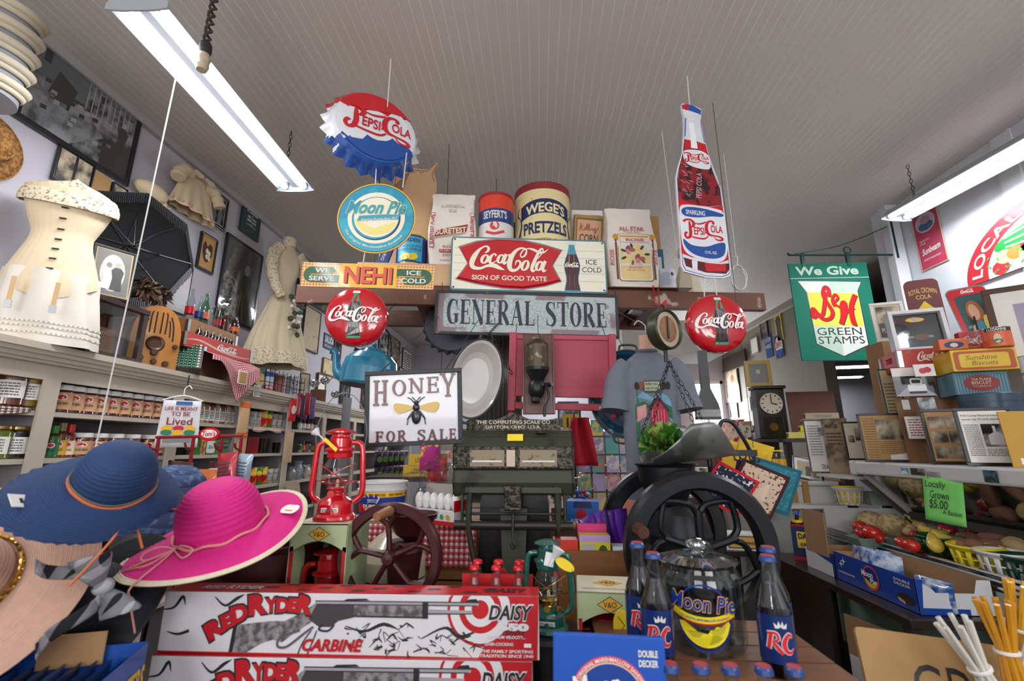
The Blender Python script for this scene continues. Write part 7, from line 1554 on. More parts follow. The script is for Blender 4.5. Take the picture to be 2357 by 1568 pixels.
B().lathe([(0,0),(rr*.9,0),(rr*.96,-.01),(rr,-.03),(rr*1.,-.034),(rr*.95,-.016),(rr*.88,-.006),(0,-.006)],K('3f4450',.4,.3),84,ax='y',fn=lambda a,r,z:(r*(1+(.05*sin(21*a)if r>rr*.92 else 0))*cos(a),r*(1+(.05*sin(21*a)if r>rr*.92 else 0))*sin(a),z)).obj('cap_sign',loc=c,rot=(0,0,pi),label='slate grey back of a round scalloped cap sign behind the store board',cat='sign')
string('wire holding the scalloped cap sign under the timber shelf',[(c.x,c.y+0,c.z+rr),(c.x,c.y+.05,zt+0)],.002,IRON,'hanging_wire','wire')
a_,c=PY(1095,770,3.25),PY(1185,962,3.25)
B().grid(lambda u,v:(a_.x+(c.x-a_.x+.05)*u,3.25+.006*sin(u*70),c.z-.05+(a_.z+.2-c.z)*v),120,2,K('9da19a',.3,.8)).obj('corrugated_sheet',label='shiny corrugated metal sheet hung behind the white basin',cat='metal sheet',thick=.001)
string('wire holding the corrugated sheet from the ceiling',[((a_.x+c.x)/2,3.25,a_.z+.14),((a_.x+c.x)/2,3.25,3.6)],.002,IRON,'hanging_wire','wire')
p,w,h=rY(1178,772,1410,962,2.5);pk=K('b53f52',.5,var=.08,sc=5,bump=.05);pk2=K('ad3b4e',.5,var=.08,sc=4)
t=th('pink_headboard','coral pink painted wooden bed headboard hung under the store board','headboard',p,(0,R(1.5),R(2)))
for s in(-1,1):B().bb(s*w/2-.02,-.02,.03,s*w/2+.02,.02,h*1.02,pk).lathe([(0,-0),(.012,0),(.018,.012),(.01,.024),(.018,.03)],pk,14,(s*w/2,0,0)).obj('post',t,bev=.003)
for z0,z1,nm in((.94,1.,'top_rail'),(.24,.36,'rail'),(.09,.17,'rail')):B().bb(-w/2+.02,-.012,h*z0,w/2-.02,.012,h*z1,pk).obj(nm,t,bev=.003)
B().bb(-w/2+.02,-.003,h*.36,w/2-.02,.004,h*.94,pk2).obj('panel',t);B().bb(w*.36,-.0135,h*.11,w*.4,-.0125,h*.14,PW).obj('price_tag',t)
for s in(-.45,.45):string(('left' if s<0 else 'right')+' wire holding the pink headboard under the timber shelf',[(p.x+s*w,2.5,p.z+h*1.),(p.x+s*w,2.68+BSL*(p.x+s*w)+.07,zt-.1)],.002,IRON,'hanging_wire','wire')
p,w,h=rY(1204,775,1278,954,2.36);wb=K('6b3320',.35,kind='woodz',hx2='4d2014',sc=3,wet=.4)
t=th('wall_coffee_mill','old tin and iron wall coffee mill mounted on a reddish wooden board','coffee mill',p,(0,0,R(2)))
B().bb(-w/2,0,0,w/2,.016,h*1.03,wb).obj('board',t,bev=.004)
for s in(-1,1):B().bb(s*(w/2-.006)-.006,-.008,0,s*(w/2-.006)+.006,0,h*1.03,wb).obj('moulding',t,bev=.002)
tn=K('544a3c',.45,.7,kind='speck',hx2='8a7c66',sc=30,k=.6,bump=.15);cy=-.075;rm_=w*.33
B().lathe([(0,h*.56),(rm_,h*.56),(rm_,h*.84),(rm_*1.03,h*.85),(rm_*.6,h*.91),(rm_*.55,h*.91),(rm_*.55,h*.96),(0,h*.965)],tn,30,(-w*.05,cy,0)).obj('tin_hopper',t)
B().lathe([(0,h*.33),(rm_*.4,h*.34),(rm_*.6,h*.4),(rm_*1.08,h*.52),(rm_*1.1,h*.56),(0,h*.56)],IRON,30,(-w*.05,cy,0)).ball((-w*.08,cy,h*.3),(rm_*.8,rm_*.8,rm_*1.),IRON,16).tube([(-w*.1,cy,h*.22),(-w*.12,cy-.01,h*.13)],.022,IRON,10).bb(-w*.1,cy,h*.4,w*.1,0,h*.46,IRON).obj('iron_body',t)
B().tube([(0,cy,h*.34),(w*.3,cy-.02,h*.34),(w*.36,cy-.03,h*.35)],.012,IRON,8).tube(SP([(w*.2,cy-.03,h*.32),(w*.26,cy-.04,h*.2),(w*.16,cy-.05,h*.1),(w*.12,cy-.05,0),(w*.14,cy-.05,-.02)],5),.007,IRON,7).obj('crank',t)
string('wire holding the wall coffee mill board under the timber shelf',[(p.x,2.366,p.z+h*1.03),(p.x,2.68+BSL*p.x+.06,zt-.1)],.002,IRON,'hanging_wire','wire')
YM=2.12;q=PY(1512,1150,YM);zt2=PY(1500,810,YM).z;t=th('shirt_form','grey printed t-shirt on a hanging torso form','shirt form',(q.x,YM,PY(1512,1150,YM).z),(0,0,R(-4)))
H=zt2-t.location.z;hw_=(PY(1580,950,YM)-PY(1452,950,YM)).length/2;sm=K('6d727c',.95,var=.12,sc=70,bump=.1);skin=K('c99a80',.5)
def tor(u,v):
 a=2*pi*u
 for(v0,r0),(v1,r1)in zip(TP,TP[1:]):
  if v0<=v<=v1:r=r0+(r1-r0)*(v-v0)/(v1-v0);break
 d=.62 if v<.85 else .62-(v-.85)*1.2
 f=1+.018*sin(5*a+6*v)*(1-v)+.01*sin(9*a+14*v)*(1-v)
 c,s=cos(a),sin(a);c=math.copysign(abs(c)**.75,c);s=math.copysign(abs(s)**.75,s)
 return(hw_*r*f*c,hw_*r*d*f*s*.8,v*H)
TP=[(0,.98),(.3,1.),(.6,1.02),(.8,1.05),(.88,1.),(.94,.78),(.98,.5),(1.,.38)]
B().grid(tor,56,40,sm).obj('shirt_body',t,sharp=80)
for s in(-1,1):
 P=SP([(s*hw_*.72,0,H*.9),(s*hw_*1.02,0,H*.84),(s*hw_*1.16,-0,H*.72),(s*hw_*1.27,-.01,H*.58)],5);B().tube(P,[.05+.0012*i+.002*sin(i)for i in range(len(P))],sm,14).obj('sleeve',t)
B().lathe([(hw_*.36,H*.99),(hw_*.42,H*1.),(hw_*.36,H*1.015)],K('5b606a',.95),28,sy=.55).obj('collar',t)
B().lathe([(hw_*.34,H*.96),(hw_*.27,H*1.04),(hw_*.27,H*1.12),(0,H*1.125)],skin,24,sy=.5).obj('form_neck',t);B().tube(SP([(0,0,H*1.12),(0,0,H*1.19),(-.03,0,H*1.23),(-.05,0,H*1.2)],5),.004,CHROME,6).obj('hanger_hook',t)
b=B();b.F=lambda x,y,z:(x,-hw_*.8*(.62 if z/H<.85 else .5)*1.03*(max(0,1-(abs(x)/hw_)**2.6))**.6+y-.004,z);pr_=lambda L:[(x*hw_,z*H)for x,z in L]
for P,c_,yy in((RR(-.62*hw_,.28*H,.68*hw_,.74*H,.02),'3f6a55',0),(pr_([(-.6,.5),(.66,.5),(.66,.66),(.3,.7),(0,.66),(-.3,.71),(-.6,.66)]),'6f9fb5',-.001),(pr_([(-.6,.52),(.66,.52),(.66,.6),(.3,.64),(0,.6),(-.3,.64),(-.6,.62)]),'2f6a4a',-.002),(pr_([(-.12,.46),(.52,.44),(.5,.58),(.2,.66),(-.1,.6)]),'a5384a',-.003),(pr_([(-.16,.6),(.2,.68),(.56,.58),(.52,.56),(.2,.65),(-.12,.58)]),'4b2f38',-.004),(pr_([(-.56,.5),(-.24,.54),(-.24,.62),(-.56,.6)]),'c98f8a',-.003),(pr_([(-.5,.42),(.6,.4),(.6,.34),(-.5,.34)]),'3b4f6b',-.003)):b.flat(P,yy,K(c_,.9,var=.25,sc=40))
for i in range(5):b.flat(pr_([(-.06+.1*i,.47),(-.02+.1*i,.47),(-.02+.1*i,.585),(-.06+.1*i,.585)]),-.0044,K('e0607a',.9))
for cx_,c_ in((-.24,'b08a5a'),(.36,'2d2a2c')):
 b.flat(ell(cx_*hw_,.36*H,.22*hw_,.05*H,16),-.005,K(c_,.9)).flat(ell((cx_+.16)*hw_,.42*H,.1*hw_,.035*H,12),-.0054,K(c_,.9)).flat(ell((cx_-.06)*hw_,.33*H,.08*hw_,.02*H,10),-.0058,K('cfc7ba',.9))
for x in(-.52,-.36,.42,.58):b.flat(ell(x*hw_,.745*H,.08*hw_,.028*H,10),-.0054,K(('3a2d2a','b5806a','2f2b2e','8a4a3f')[int(x*5)%4],.9))
b.flat(pr_([(-.28,.7),(.3,.7),(.3,.78),(-.28,.78)]),-.0056,BL_).flat(pr_([(-.25,.71),(.27,.71),(.27,.77),(-.25,.77)]),-.006,K('b9bf9a',.8));b.text('EVERY DOG',(-.22*hw_,.744*H,.24*hw_,.764*H),-.007,BL_,0,.02);b.text('HAS ITS DAY',(-.22*hw_,.716*H,.24*hw_,.736*H),-.007,BL_,0,.02)
b.text('M.A. PACE CO.',(-.4*hw_,.29*H,.5*hw_,.325*H),-.006,K('d9c9c9',.8),0,.03);b.obj('shirt_print',t)
string('wire from the timber shelf to the shirt form hook',[(q.x-.04,YM,t.location.z+H*1.22),(q.x-.04,2.68+BSL*q.x+.05,zt-.1)],.002,IRON,'hanging_wire','wire')
YD=1.9;c=PY(1537,758,YD);rd_=(PY(1537,712,YD)-PY(1537,804,YD)).length/2;t=th('hanging_scale','round green spring scale with brass dial and chained scoop','hanging scale',c,(0,0,R(38)))
B().lathe([(0,.05),(rd_*.9,.05),(rd_,.035),(rd_,-.005),(rd_*.95,-.012),(rd_*.86,-.004),(rd_*.86,0),(0,0)],K('3d3f2c',.4,.4),40,ax='y').obj('case',t)
b=B();b.flat(ell(0,0,rd_*.86,rd_*.86,40),-.001,K('b3a587',.5));b.flat(ell(0,0,rd_*.66,rd_*.66,36),-.0016,K('7d5a35',.4,.6))
for i in range(40):a=2*pi*i/40;b.ribbon([(rd_*.7*cos(a),rd_*.7*sin(a)),(rd_*.8*cos(a),rd_*.8*sin(a))],.0014,-.0016,BL_,0)
for i in range(10):a=2*pi*i/10;b.flat(ell(rd_*.54*cos(a),rd_*.54*sin(a),.006,.008,8),-.002,K('8a3322',.5))
b.obj('dial_face',t);B().prism([(-.002,rd_*.66),(.002,rd_*.66),(.006,-rd_*.4),(0,-rd_*.5),(-.006,-rd_*.4)],-.005,-.003,BL_).obj('pointer',t)
B().tube([(.012*cos(a),.02,rd_+.012+.014*sin(a))for a in[2*pi*i/12 for i in range(12)]],.003,IRON,5,True).tube([(0,.02,-rd_),(0,.02,-rd_-.05)],.008,IRON,6).obj('hook_ring',t)
q=PY(1531,668,2.5);rs=K('b5182a',.7);string('red strap looped over the timber shelf holding the round scale',[(q.x,2.68+BSL*q.x-.012,zt+.03),(q.x,2.68+BSL*q.x-.02,zt-.1),(c.x,c.y+.02,c.z+rd_+.02),(c.x+.012,c.y+.03,c.z+rd_+.05),(q.x+.03,2.68+BSL*q.x-.016,zt-.11),(q.x+.03,2.68+BSL*q.x-.01,zt+.02)],.004,rs,'red_strap','strap')
jn=c+Vec((0,.02,-rd_-.05))
sc0,sc1=PY(1470,1020,YD),PY(1690,1000,YD);sw=(sc1-sc0).length;bot=PY(1560,1063,YD)
ts=th('scale_scoop','dull galvanised scoop pan hung on chains below the round scale','scoop pan',((sc0.x+sc1.x)/2,YD,bot.z),(0,R(-6),R(8)));gal=K('6f706c',.4,.7,kind='blot',hx2='8f908c',sc=9,k=.55,bump=.03)
hs=PY(1560,978,YD).z-bot.z
def scoop(u,v):
 x=-sw*.46+sw*.98*u;th_=pi*v;k=.5+.5*math.sin(min(1,u*1.6)*pi/2);tip=max(0,(u-.62)/.38);R0=hs*(1-.45*tip**1.5)*(.88+.12*sin(pi*u));cutz=1-.8*tip**1.3-.62*max(0,(.45-u)/.45)
 a=-pi/2+(th_-pi/2)*min(1,cutz+.08)*1.
 return(x+.02*abs(v-.5)*(1 if u<.3 else 0),R0*.95*cos(a),R0+R0*sin(a)+.04*tip**2*hs)
B().grid(scoop,30,22,gal).obj('pan',ts,thick=.002)
for(px,py,dy,nm)in((1476,1000,-.05,'left front'),(1500,985,.06,'left rear'),(1600,982,-.05,'middle'),(1628,985,.06,'right rear')):
 e=PY(px,py,YD+dy);chain('scale_chain',nm+' dark chain between the round scale and its scoop pan',jn,e,.022,.0016,cat='chain',group=None)
gr=[K('2f6b1f',.5,var=.3,sc=30),K('4f7f2a',.5,var=.3,sc=30),K('8a9a4a',.5),K('1f5a1d',.5)]
q=PY(1515,1022,YD);t=th('leafy_greens','bunch of curly green lettuce lying in the scoop pan','greens',q+Vec((-.005,-.02,-.02)))
b=B()
for i in range(80):
 d=Vec((random.gauss(-.2,.8),random.gauss(-.2,.5),abs(random.gauss(.3,.7)))).normalized();s=d.orthogonal().normalized();w_=d.cross(s);L=random.uniform(.06,.1);m=gr[i%4]
 b.grid(lambda u,v:tuple(Vec((.02,0,.01))+d*L*v+s*(u-.5)*.06*(.3+v)+w_*(.012*sin(9*u+i)*v+.012*v*v)),6,4,m)
o=b.obj('leaves',t);o['kind']='stuff';B().tube([(.02,0,0),(.04,.01,-.005)],[.02,.016],K('c9cf9a',.5),10).obj('stalk',t)
p0,p1=PY(1617,800,2.2),PY(1630,960,2.2);t=th('long_brush','long black brush handle hanging behind the right red button','brush',(p1.x,2.2,p1.z));L=(p0-p1).length
B().prism([(-.02,L*.95),(.02,L*.95),(.02,L*.4),(.05,L*.18),(.055,L*.1),(-.055,L*.1),(-.05,L*.18),(-.02,L*.4)],-.01,.01,K('1a1b1d',.35)).obj('handle',t,bev=.004);B().bb(-.055,-.014,0,.055,.014,L*.1,K('9b9b98',.8)).bb(-.055,-.016,-.012,.055,.016,0,BL_).obj('bristles',t)
string('cord holding the black brush under the timber shelf',[(p1.x,2.2,p1.z+L*.95),(p1.x,2.68+BSL*p1.x+.05,zt-.1)],.002,STRING)
# right wall and the corner post
def OR(name,label,tl,br,X=3.2,fm=FBLK,fw=.02,back=PW,draw=None,cat='sign',d=.02,**k):
 p,w,h=WR(tl,br,X,d/2+.006)
 return frame(name,label,p,w,h,RW,fm,fw,d,back,draw,cat,**k)
YG=3.88;a,c=PY(1822,604,YG),PY(2034,830,YG);a2,c2=PY(2008,607,YG),PY(1849,829,YG)
p=(c+c2)/2;w=((a2-a).length+(c-c2).length)/2;h=(a.z+a2.z)/2-(c.z+c2.z)/2
t=th('stamps_sign','green hanging sign with shield and red script letters by the right post','sign',p);gg=K('0f6f5a',.6,var=.05,spec=.2);cl=K('dfe5dc',.6,spec=.2);pg=K('bcd3c2',.6,spec=.2);yl=K('f3d94e',.6,spec=.2)
B().bb(-w/2,0,0,w/2,.012,h,gg).obj('panel',t)
S_=lambda L:[((x-388)/560*w,(1-(y-895)/600)*h)for x,y in L]
D_=lambda L:S_([(x-.115*(y-1195),y)for x,y in L])
b=B();sh=[(140,1008),(585,1020),(555,1075),(600,1405),(430,1470),(250,1395),(200,1080)]
b.flat(D_([(x+(x-380)*.035,y+(y-1230)*.02)for x,y in sh]),-.0006,BL_);b.flat(D_(sh),-.001,cl)
b.flat(D_([(365,1016),(585,1020),(555,1075),(558,1090),(368,1085)]),-.0014,pg);b.flat(D_([(203,1080),(557,1092),(580,1295),(235,1285)]),-.0016,yl);b.flat(D_([(235,1285),(410,1292),(430,1468),(250,1395)]),-.0014,pg)
z=S_([(0,992)])[0][1];b.flat([(-w*.5,z),(w*.5,z),(w*.5,z+.005),(-w*.5,z+.005)],-.001,pg);b.obj('shield',t)
b=B();q=D_([(135,972),(555,925)]);b.text('We Give',(-w*.42,q[0][1],w*.38,q[0][1]+h*.095),-.001,pg,0,.03)
rr=K('cf1520',.6,spec=.2);S1=[([(355,1110),(348,1060),(325,1050),(310,1090),(330,1140),(368,1200),(355,1240),(310,1250),(265,1225),(235,1235),(232,1180),(262,1210),(300,1220),(330,1080)],.02),([(385,1170),(372,1130),(395,1095),(412,1120),(385,1150),(420,1175)],.014),([(425,1280),(440,1230),(440,1160),(455,1150),(455,1210),(425,1275)],.026),([(440,1215),(480,1200),(520,1180)],.018),([(535,1100),(500,1180),(510,1270),(530,1278)],.026)]
for P,ww in S1:
 b.ribbon([(x+.006,z-.006)for x,z in D_(P)],ww*w*2.3,-.0022,BL_,4);b.ribbon(D_(P),ww*w*2.3,-.003,rr,4)
q=D_([(258,1345),(560,1305)]);b.text('GREEN',(q[0][0],q[0][1],q[1][0],q[0][1]+h*.075),-.002,BL_);q=D_([(265,1398),(575,1350)]);b.text('STAMPS',(q[0][0],q[0][1],q[1][0],q[0][1]+h*.075),-.002,BL_);b.obj('lettering',t)
b=B();zz_=PY(1920,585,YG).z-p.z;gi=K('14463c',.4,.3)
x0=PY(1815,582,YG).x-p.x;x1=3.12-p.x
b.tube([(x0,0,zz_),(x1,0,zz_-.02)],.009,gi,6).tube([(x0-.01,0,zz_+.02),(x0,0,zz_)],.009,gi,6).tube(SP([(x0+.05,0,zz_+.01),((x0+x1)/2,0,zz_+.08),(x1,0,zz_+.26)],6),.004,gi,5);b.tube([((x0+x1)/2+.05+.03*cos(q),0,zz_+.035+.03*sin(q))for q in[2*pi*i/14 for i in range(14)]],.005,gi,5,True);b.obj('bracket_arm',t)
for x in(-w*.3,w*.28):B().bb(x-.014,-.006,h-.03,x+.014,.016,zz_+.012,gi).obj('hanger_strap',t)
B().bb(x1-.012,-.03,zz_-.06,x1+0,.03,zz_+.36,gi).obj('wall_plate',t)
def dbread(b,w,h):
 b.flat(ell(0,h*.78,w*.4,h*.17,24),-.0005,K('d9c8b8',.6));b.flat(ell(0,h*.78,w*.37,h*.16,24),-.001,K('b9a8c0',.6));b.flat(ell(0,h*.72,w*.3,h*.08,18),-.0015,K('3f5f8f',.6));b.flat(ell(w*.02,h*.82,w*.2,h*.07,18),-.002,K('a58a90',.6))
 b.text('REACH',(-w*.36,h*.47,0,h*.5),-.001,PW);b.text('FOR',(-w*.36,h*.42,-w*.14,h*.45),-.001,PW);b.text('Sunbeam',(-w*.36,h*.24,w*.38,h*.35),-.001,PW,.3,.02,fn=lambda x,z:(x,z+.06*x));b.text('ENERGY PACKED BREAD',(-w*.34,h*.13,w*.34,h*.16),-.001,PW)
OR('bread_banner','faded pink bread banner with an oval picture high on the right wall',(2098,500),(2187,598),fw=.008,fm=K('c9a98a',.6),d=.006,back=K('b93a5a',.6,kind='blot',hx2='a8435c',sc=5),draw=dbread)
Yl=PX(2218,610,3.19).y;ra=.68;cy=Yl-ra;zb=PX(2224,664,3.19).z;q=PX(2357,460,3.19);rz=(q.z-zb)/max(.2,1-((q.y-cy)/ra)**2)**.5
t=th('produce_sign','arched red local produce sign painted with fruit and vegetables','sign',(3.185,cy,zb),RW);A=lambda k,kz,n=40:[(ra*k*cos(pi*i/n),rz*kz*sin(pi*i/n))for i in range(n+1)]
B().prism(A(1,1),0,.012,K('b5202e',.45,wet=.2)).obj('panel',t)
b=B();b.flat(A(.76,.8),-.0008,K('e3e6e2',.5));gm_=K('1f8a3c',.4);b.flat(ell(.02,rz*.5,.46,rz*.19,30,rot=.08),-.0014,gm_)
for k in(-.09,0,.09):b.ribbon([(-.36,rz*.46+k*rz*.8),(-.1,rz*.48+k*rz*1.4),(.15,rz*.52+k*rz*1.4),(.4,rz*.54+k*rz*.8)],.012,-.002,K('cfe3cf',.5))
for x,z,r,c_ in((-.42,.09,.06,'cf2a33'),(-.2,.12,.05,'c92a30'),(-.38,.24,.06,'e3d68a'),(-.31,.24,.055,'e8803a'),(-.2,.28,.07,'c92430'),(-.1,.25,.07,'7a4a30'),(-.2,.17,.09,'efe08a'),(.05,.2,.08,'c92430'),(.2,.15,.07,'e3d04a'),(.35,.2,.08,'8a2a6a'),(-.02,.36,.1,'efdf6a')):b.flat(ell(x,rz*(z+.02),r,r*.8,16),-.002-.0002*x,K(c_,.5))
for i in range(40):x=random.uniform(-.5,.5);zq=random.uniform(.02,.34);b.flat(ell(x,rz*zq,.014,.006,6,rot=random.random()*3),-.0025,K('2f9a4a',.5))
b.obj('painted_produce',t)
def arcP(x,z):q=pi-(x+.5)*pi*.96;rr_=.88+(z-.5)*.12;return(ra*rr_*cos(q),rz*rr_*sin(q))
b=B();b.text('LOCAL PRODUCE',(-.47,0,.47,1),-.001,PW,0,.02,fn=arcP);b.obj('lettering',t)
# produce cooler
wen=K('c9c9c7',.35,wet=.4,var=.05,sc=4);XC=1.87;ZQ=1.42;YE=2.93
t=th('produce_cooler','old white open produce cooler with slanted mirror and chrome rails','cooler',(XC,1.,0));Ly=YE-1.
B().bb(0,0,ZQ-.075,.62,Ly,ZQ,wen).obj('top_canopy',t,bev=.012)
B().bb(0,Ly-0,ZQ-.08,.1,Ly+.05,ZQ+.003,wen).obj('canopy_end',t,bev=.01);B().bb(0,Ly+.06,ZQ-.11,.3,Ly+.4,ZQ-.092,wen).obj('end_shelf',t)
B().add([(.06,0,ZQ-.08),(.06,Ly,ZQ-.08),(.36,Ly+.12,1.125),(.36,0,1.125)],[(0,1,2,3)],K('c9cdc9',.04,1.,var=.02)).obj('slanted_mirror',t,thick=.004)
mf=K('8f8f8a',.35,.6);b=B();b.tube([(.06,Ly,ZQ-.08),(.36,Ly+.12,1.12)],.02,wen,4).tube([(.06,Ly+.08,ZQ-.07),(.4,Ly+.2,1.1)],.03,mf,4);b.obj('mirror_end_frame',t);B().bb(.34,0,1.08,.38,Ly+.12,1.125,K('55534e',.4,.5)).obj('mirror_lower_frame',t);B().tube([(.32,Ly-.3,1.16),(.12,Ly-.05,1.34)],.006,CHROME,6).obj('mirror_stay',t)
B().add([(-.03,0,.945),(-.03,Ly+.28,.945),(.36,Ly+.28,1.02),(.36,0,1.02)],[(0,1,2,3)],K('6f6d68',.5)).obj('produce_bed',t,thick=.01)
b=B();
for k,z in enumerate((1.,.978,.956)):b.tube([(-.05-.006*k,0,z),(-.05-.006*k,Ly+.26,z)],.009,CHROME,8)
b.bb(-.075,0,.86,-.045,Ly+.06,.945,K('9a9c9b',.3,.9));b.obj('chrome_front_rail',t)
B().bb(-.055,0,.08,.6,Ly+.28,.86,K('9fbfae',.4,var=.05)).obj('cabinet',t,bev=.01);B().bb(.38,0,.86,.66,Ly+.1,ZQ-.075,K('b9b9b6',.5)).obj('back_wall',t);B().bb(-.05,Ly+.28,.86,.5,Ly+.295,1.12,wen).obj('end_wall',t)
for py,m,lab in((2075,'3f8fb5','small blue magnet'),(2096,'3a2418','small dark oval magnet'),(2112,'7a736a','little grey metal clip'),(2273,'3a5f7a','mountain postcard magnet')):
 q=PX(py,1047 if py<2200 else 1066,XC-.004);s=.02 if py<2200 else .03;B().bb(-s,-.002,-s*.8,s,0,s*.8,K(m,.4,kind='blot',hx2='d8d8d4' if m=='3f8fb5' else '22301f',sc=30)).obj('magnet',loc=(XC-.003,q.y,ZQ-.038),rot=RW,label=lab+' on the white canopy edge of the cooler',cat='magnet')
q=PX(2153,1100,XC-.02);t=th('price_card','lime green handwritten locally grown price card taped to the cooler','price card',(XC-.008,q.y,ZQ-.26),(R(-3),R(2),-pi/2+.12));B().grid(lambda u,v:((u-.5)*.19,-.006*sin(pi*u)-.01*(1-v),.2*v),8,8,K('7fd66a',.7,var=.05)).obj('card',t,thick=.001)
b=B();pen=K('1f2a22',.7)
for tx,x0,x1,z0,z1 in(('Locally',-.07,.03,.145,.185),('Grown',-.05,.04,.105,.14),('$5.00',-.06,.03,.055,.1),('A Basket',-0,.09,.04,.06)):b.text(tx,(x0,z0,x1,z1),-.018,pen,.2,0)
b.obj('handwriting',t);B().bb(-.07,-.004,.19,.07,-.002,.225,glass('f0f0ee')).obj('tape',t)
def BK(label,c,r,h,m,slots=14,grp='produce baskets',rot=None):
 t=th('produce_basket',label,'basket',c,rot or(0,0,0),grp);b=B();n=slots*2
 rr=lambda z:r*(.8+.2*z/h)
 for i in range(n):
  if i%2:continue
  for(a0,a1)in((2*pi*i/n,2*pi*(i+1)/n),):
   b.add([(rr(z)*cos(a),rr(z)*sin(a),z)for z in(0,h*.8)for a in(a0,a1)],[(0,1,3,2)],m)
 b.lathe([(rr(0),0),(rr(h*.12),h*.12)],m,n).lathe([(rr(h*.45),h*.45),(rr(h*.52),h*.52)],m,n).lathe([(rr(h*.78),h*.78),(rr(h),h),(rr(h)+.006,h+.001),(rr(h)+.005,h*.9)],m,n)
 b.obj('basket_wall',t,thick=.002);B().lathe([(0,.002),(rr(0),.002)],m,n).obj('base',t)
 return t
def CT(label,c,w,d,h,m,rz=0):
 t=th('pulp_basket',label,'basket',c,(0,0,rz),'pulp board baskets');b=B();k=.8
 P=[(-w/2*k,-d/2*k,0),(w/2*k,-d/2*k,0),(w/2*k,d/2*k,0),(-w/2*k,d/2*k,0),(-w/2,-d/2,h),(w/2,-d/2,h),(w/2,d/2,h),(-w/2,d/2,h)]
 b.add(P,[(3,2,1,0),(0,1,5,4),(1,2,6,5),(2,3,7,6),(3,0,4,7)],m);b.obj('tray',t,thick=.003)
 b=B();b.tube([P[4],P[5],P[6],P[7]],.004,m,4,True);b.obj('rim',t)
 return t
tomato=K('c4261c',.2,wet=.7,var=.15);melon=K('c9b283',.8,kind='speck',hx2='a8925f',sc=45,k=.5,bump=.3);zuk=K('1f4a22',.35,kind='speck',hx2='5f8a3a',sc=30,k=.66,wet=.3);squ=K('e3c04a',.4,wet=.3,var=.1);app=K('a8202c',.25,kind='blot',hx2='c9b04a',sc=6,k=.56,wet=.5);gapp=K('b9bf4a',.25,kind='blot',hx2='b5703a',sc=6,k=.62,wet=.5);swp=K('8a5f4a',.8,var=.2,bump=.1);pot=K('c9a877',.8,var=.12);peach=K('c9822f',.6,kind='blot',hx2='a83a2a',sc=6,k=.55);stemm=K('4a5a2a',.7);plum=K('5a1426',.35,wet=.2)
CN={}
def prod(kind,label,px,py,r,m,z=1.03,grp=None,**k):
 if kind!='melon':
  r*=1.22
  if 'L' in k:k['L']*=1.2
 q=PZ(px,py,z);rot=(random.uniform(-.3,.3),random.uniform(-.3,.3),random.uniform(0,6));t=th(kind,label,kind.replace('_',' '),q,k.get('rot',rot),grp)
 if kind in('tomato','apple','peach','plum'):
  B().ball((0,0,0),(r,r,r*.85),m,18,fn=lambda a,q_:1+(.03*cos(5*a)*sin(q_)if kind=='tomato' else 0)-.16*math.exp(-((q_-pi)/.35)**2)).obj('fruit',t)
  b=B();b.tube([(0,0,r*.68),(.004,0,r*.95)],.0025,stemm,5)
  if kind=='tomato':
   for i in range(5):a=i*2*pi/5;b.add([(0,0,r*.74),(r*.3*cos(a-.25),r*.3*sin(a-.25),r*.78),(r*.5*cos(a),r*.5*sin(a),r*.8),(r*.3*cos(a+.25),r*.3*sin(a+.25),r*.78)],[(0,1,2,3)],stemm)
  b.obj('stem',t)
 elif kind=='melon':
  B().ball((0,0,0),(r,r,r*.95),m,24,fn=lambda a,q_:1+.012*cos(9*a)*sin(q_)).obj('rind',t);B().lathe([(0,r*.9),(.012,r*.93),(.01,r*.965),(0,r*.96)],stemm,12).obj('stem_scar',t)
 elif kind in('zucchini','squash'):
  L=k.get('L',.17);P=SP([(-L/2,0,0),(-L*.2,0,.004),(L*.15,0,.012),(L*.5,0,.03 if kind=='squash' else .008)],5);n=len(P)
  rs=[max(.004,r*(sin(pi*min(1,(i+.6)/n*1.15))**.5 if i<n*.6 else(.93-(.62 if kind=='squash' else .3)*(i/n-.6)/.4)))for i in range(n)]
  B().tube(P,rs,m,14).obj('body',t);B().tube([P[-1],(P[-1][0]+.02,0,P[-1][2]+.006)],[rs[-1]*.6,rs[-1]*.5],stemm if kind=='zucchini' else K('a8a04a',.7),6).obj('stem',t)
 else:
  L=k.get('L',.1);B().ball((0,0,0),(L/2,r,r*.9),m,18,fn=lambda a,q_:1+.05*sin(3*a+q_*2)+.03*sin(5*q_+a)).obj('tuber',t);b=B()
  for i in range(4):a=random.random()*6;b.ball((L/2*.5*cos(a),r*.8*sin(a),r*.55),.002,K('4a3426',.8),5)
  b.obj('eyes',t)
 return t
for i,(px,py,r)in enumerate(((1978,1195,.033),(1980,1213,.036),(2009,1228,.037),(2003,1222,.034),(1982,1226,.026),(1952,1194,.03),(2026,1240,.026),(2033,1195,.028))):
 prod('tomato',('red tomato behind the left melon','big red tomato left of the melons','largest front red tomato by the chrome rail','red tomato just behind the largest front one','small tomato low at the left tray end','red tomato peeking over the cardboard flap','small tomato half under the second melon','dark red tomato between melons and zucchini')[i],px,py,r,tomato,1.02+.01*(i%3),'tomatoes in the cooler')
for i,(px,py,r)in enumerate(((2005,1205,.075),(2054,1212,.078),(2150,1208,.05))):prod('melon',('tan netted melon at the left end of the cooler','second tan netted melon, nearer the middle','small tan melon behind the yellow squash')[i],px,py,r,melon,1.04,'netted melons')
for i,(px,py)in enumerate(((2040,1188),(2062,1190),(2078,1192),(2093,1188),(2101,1182),(2118,1190),(2150,1186))):prod('zucchini',ORD[i]+' dark green zucchini from the left along the mirror foot',px,py,.021,zuk,1.06,'zucchini',L=.15,rot=(0,R(-55+8*(i%3)),R(60+25*(i%3))))
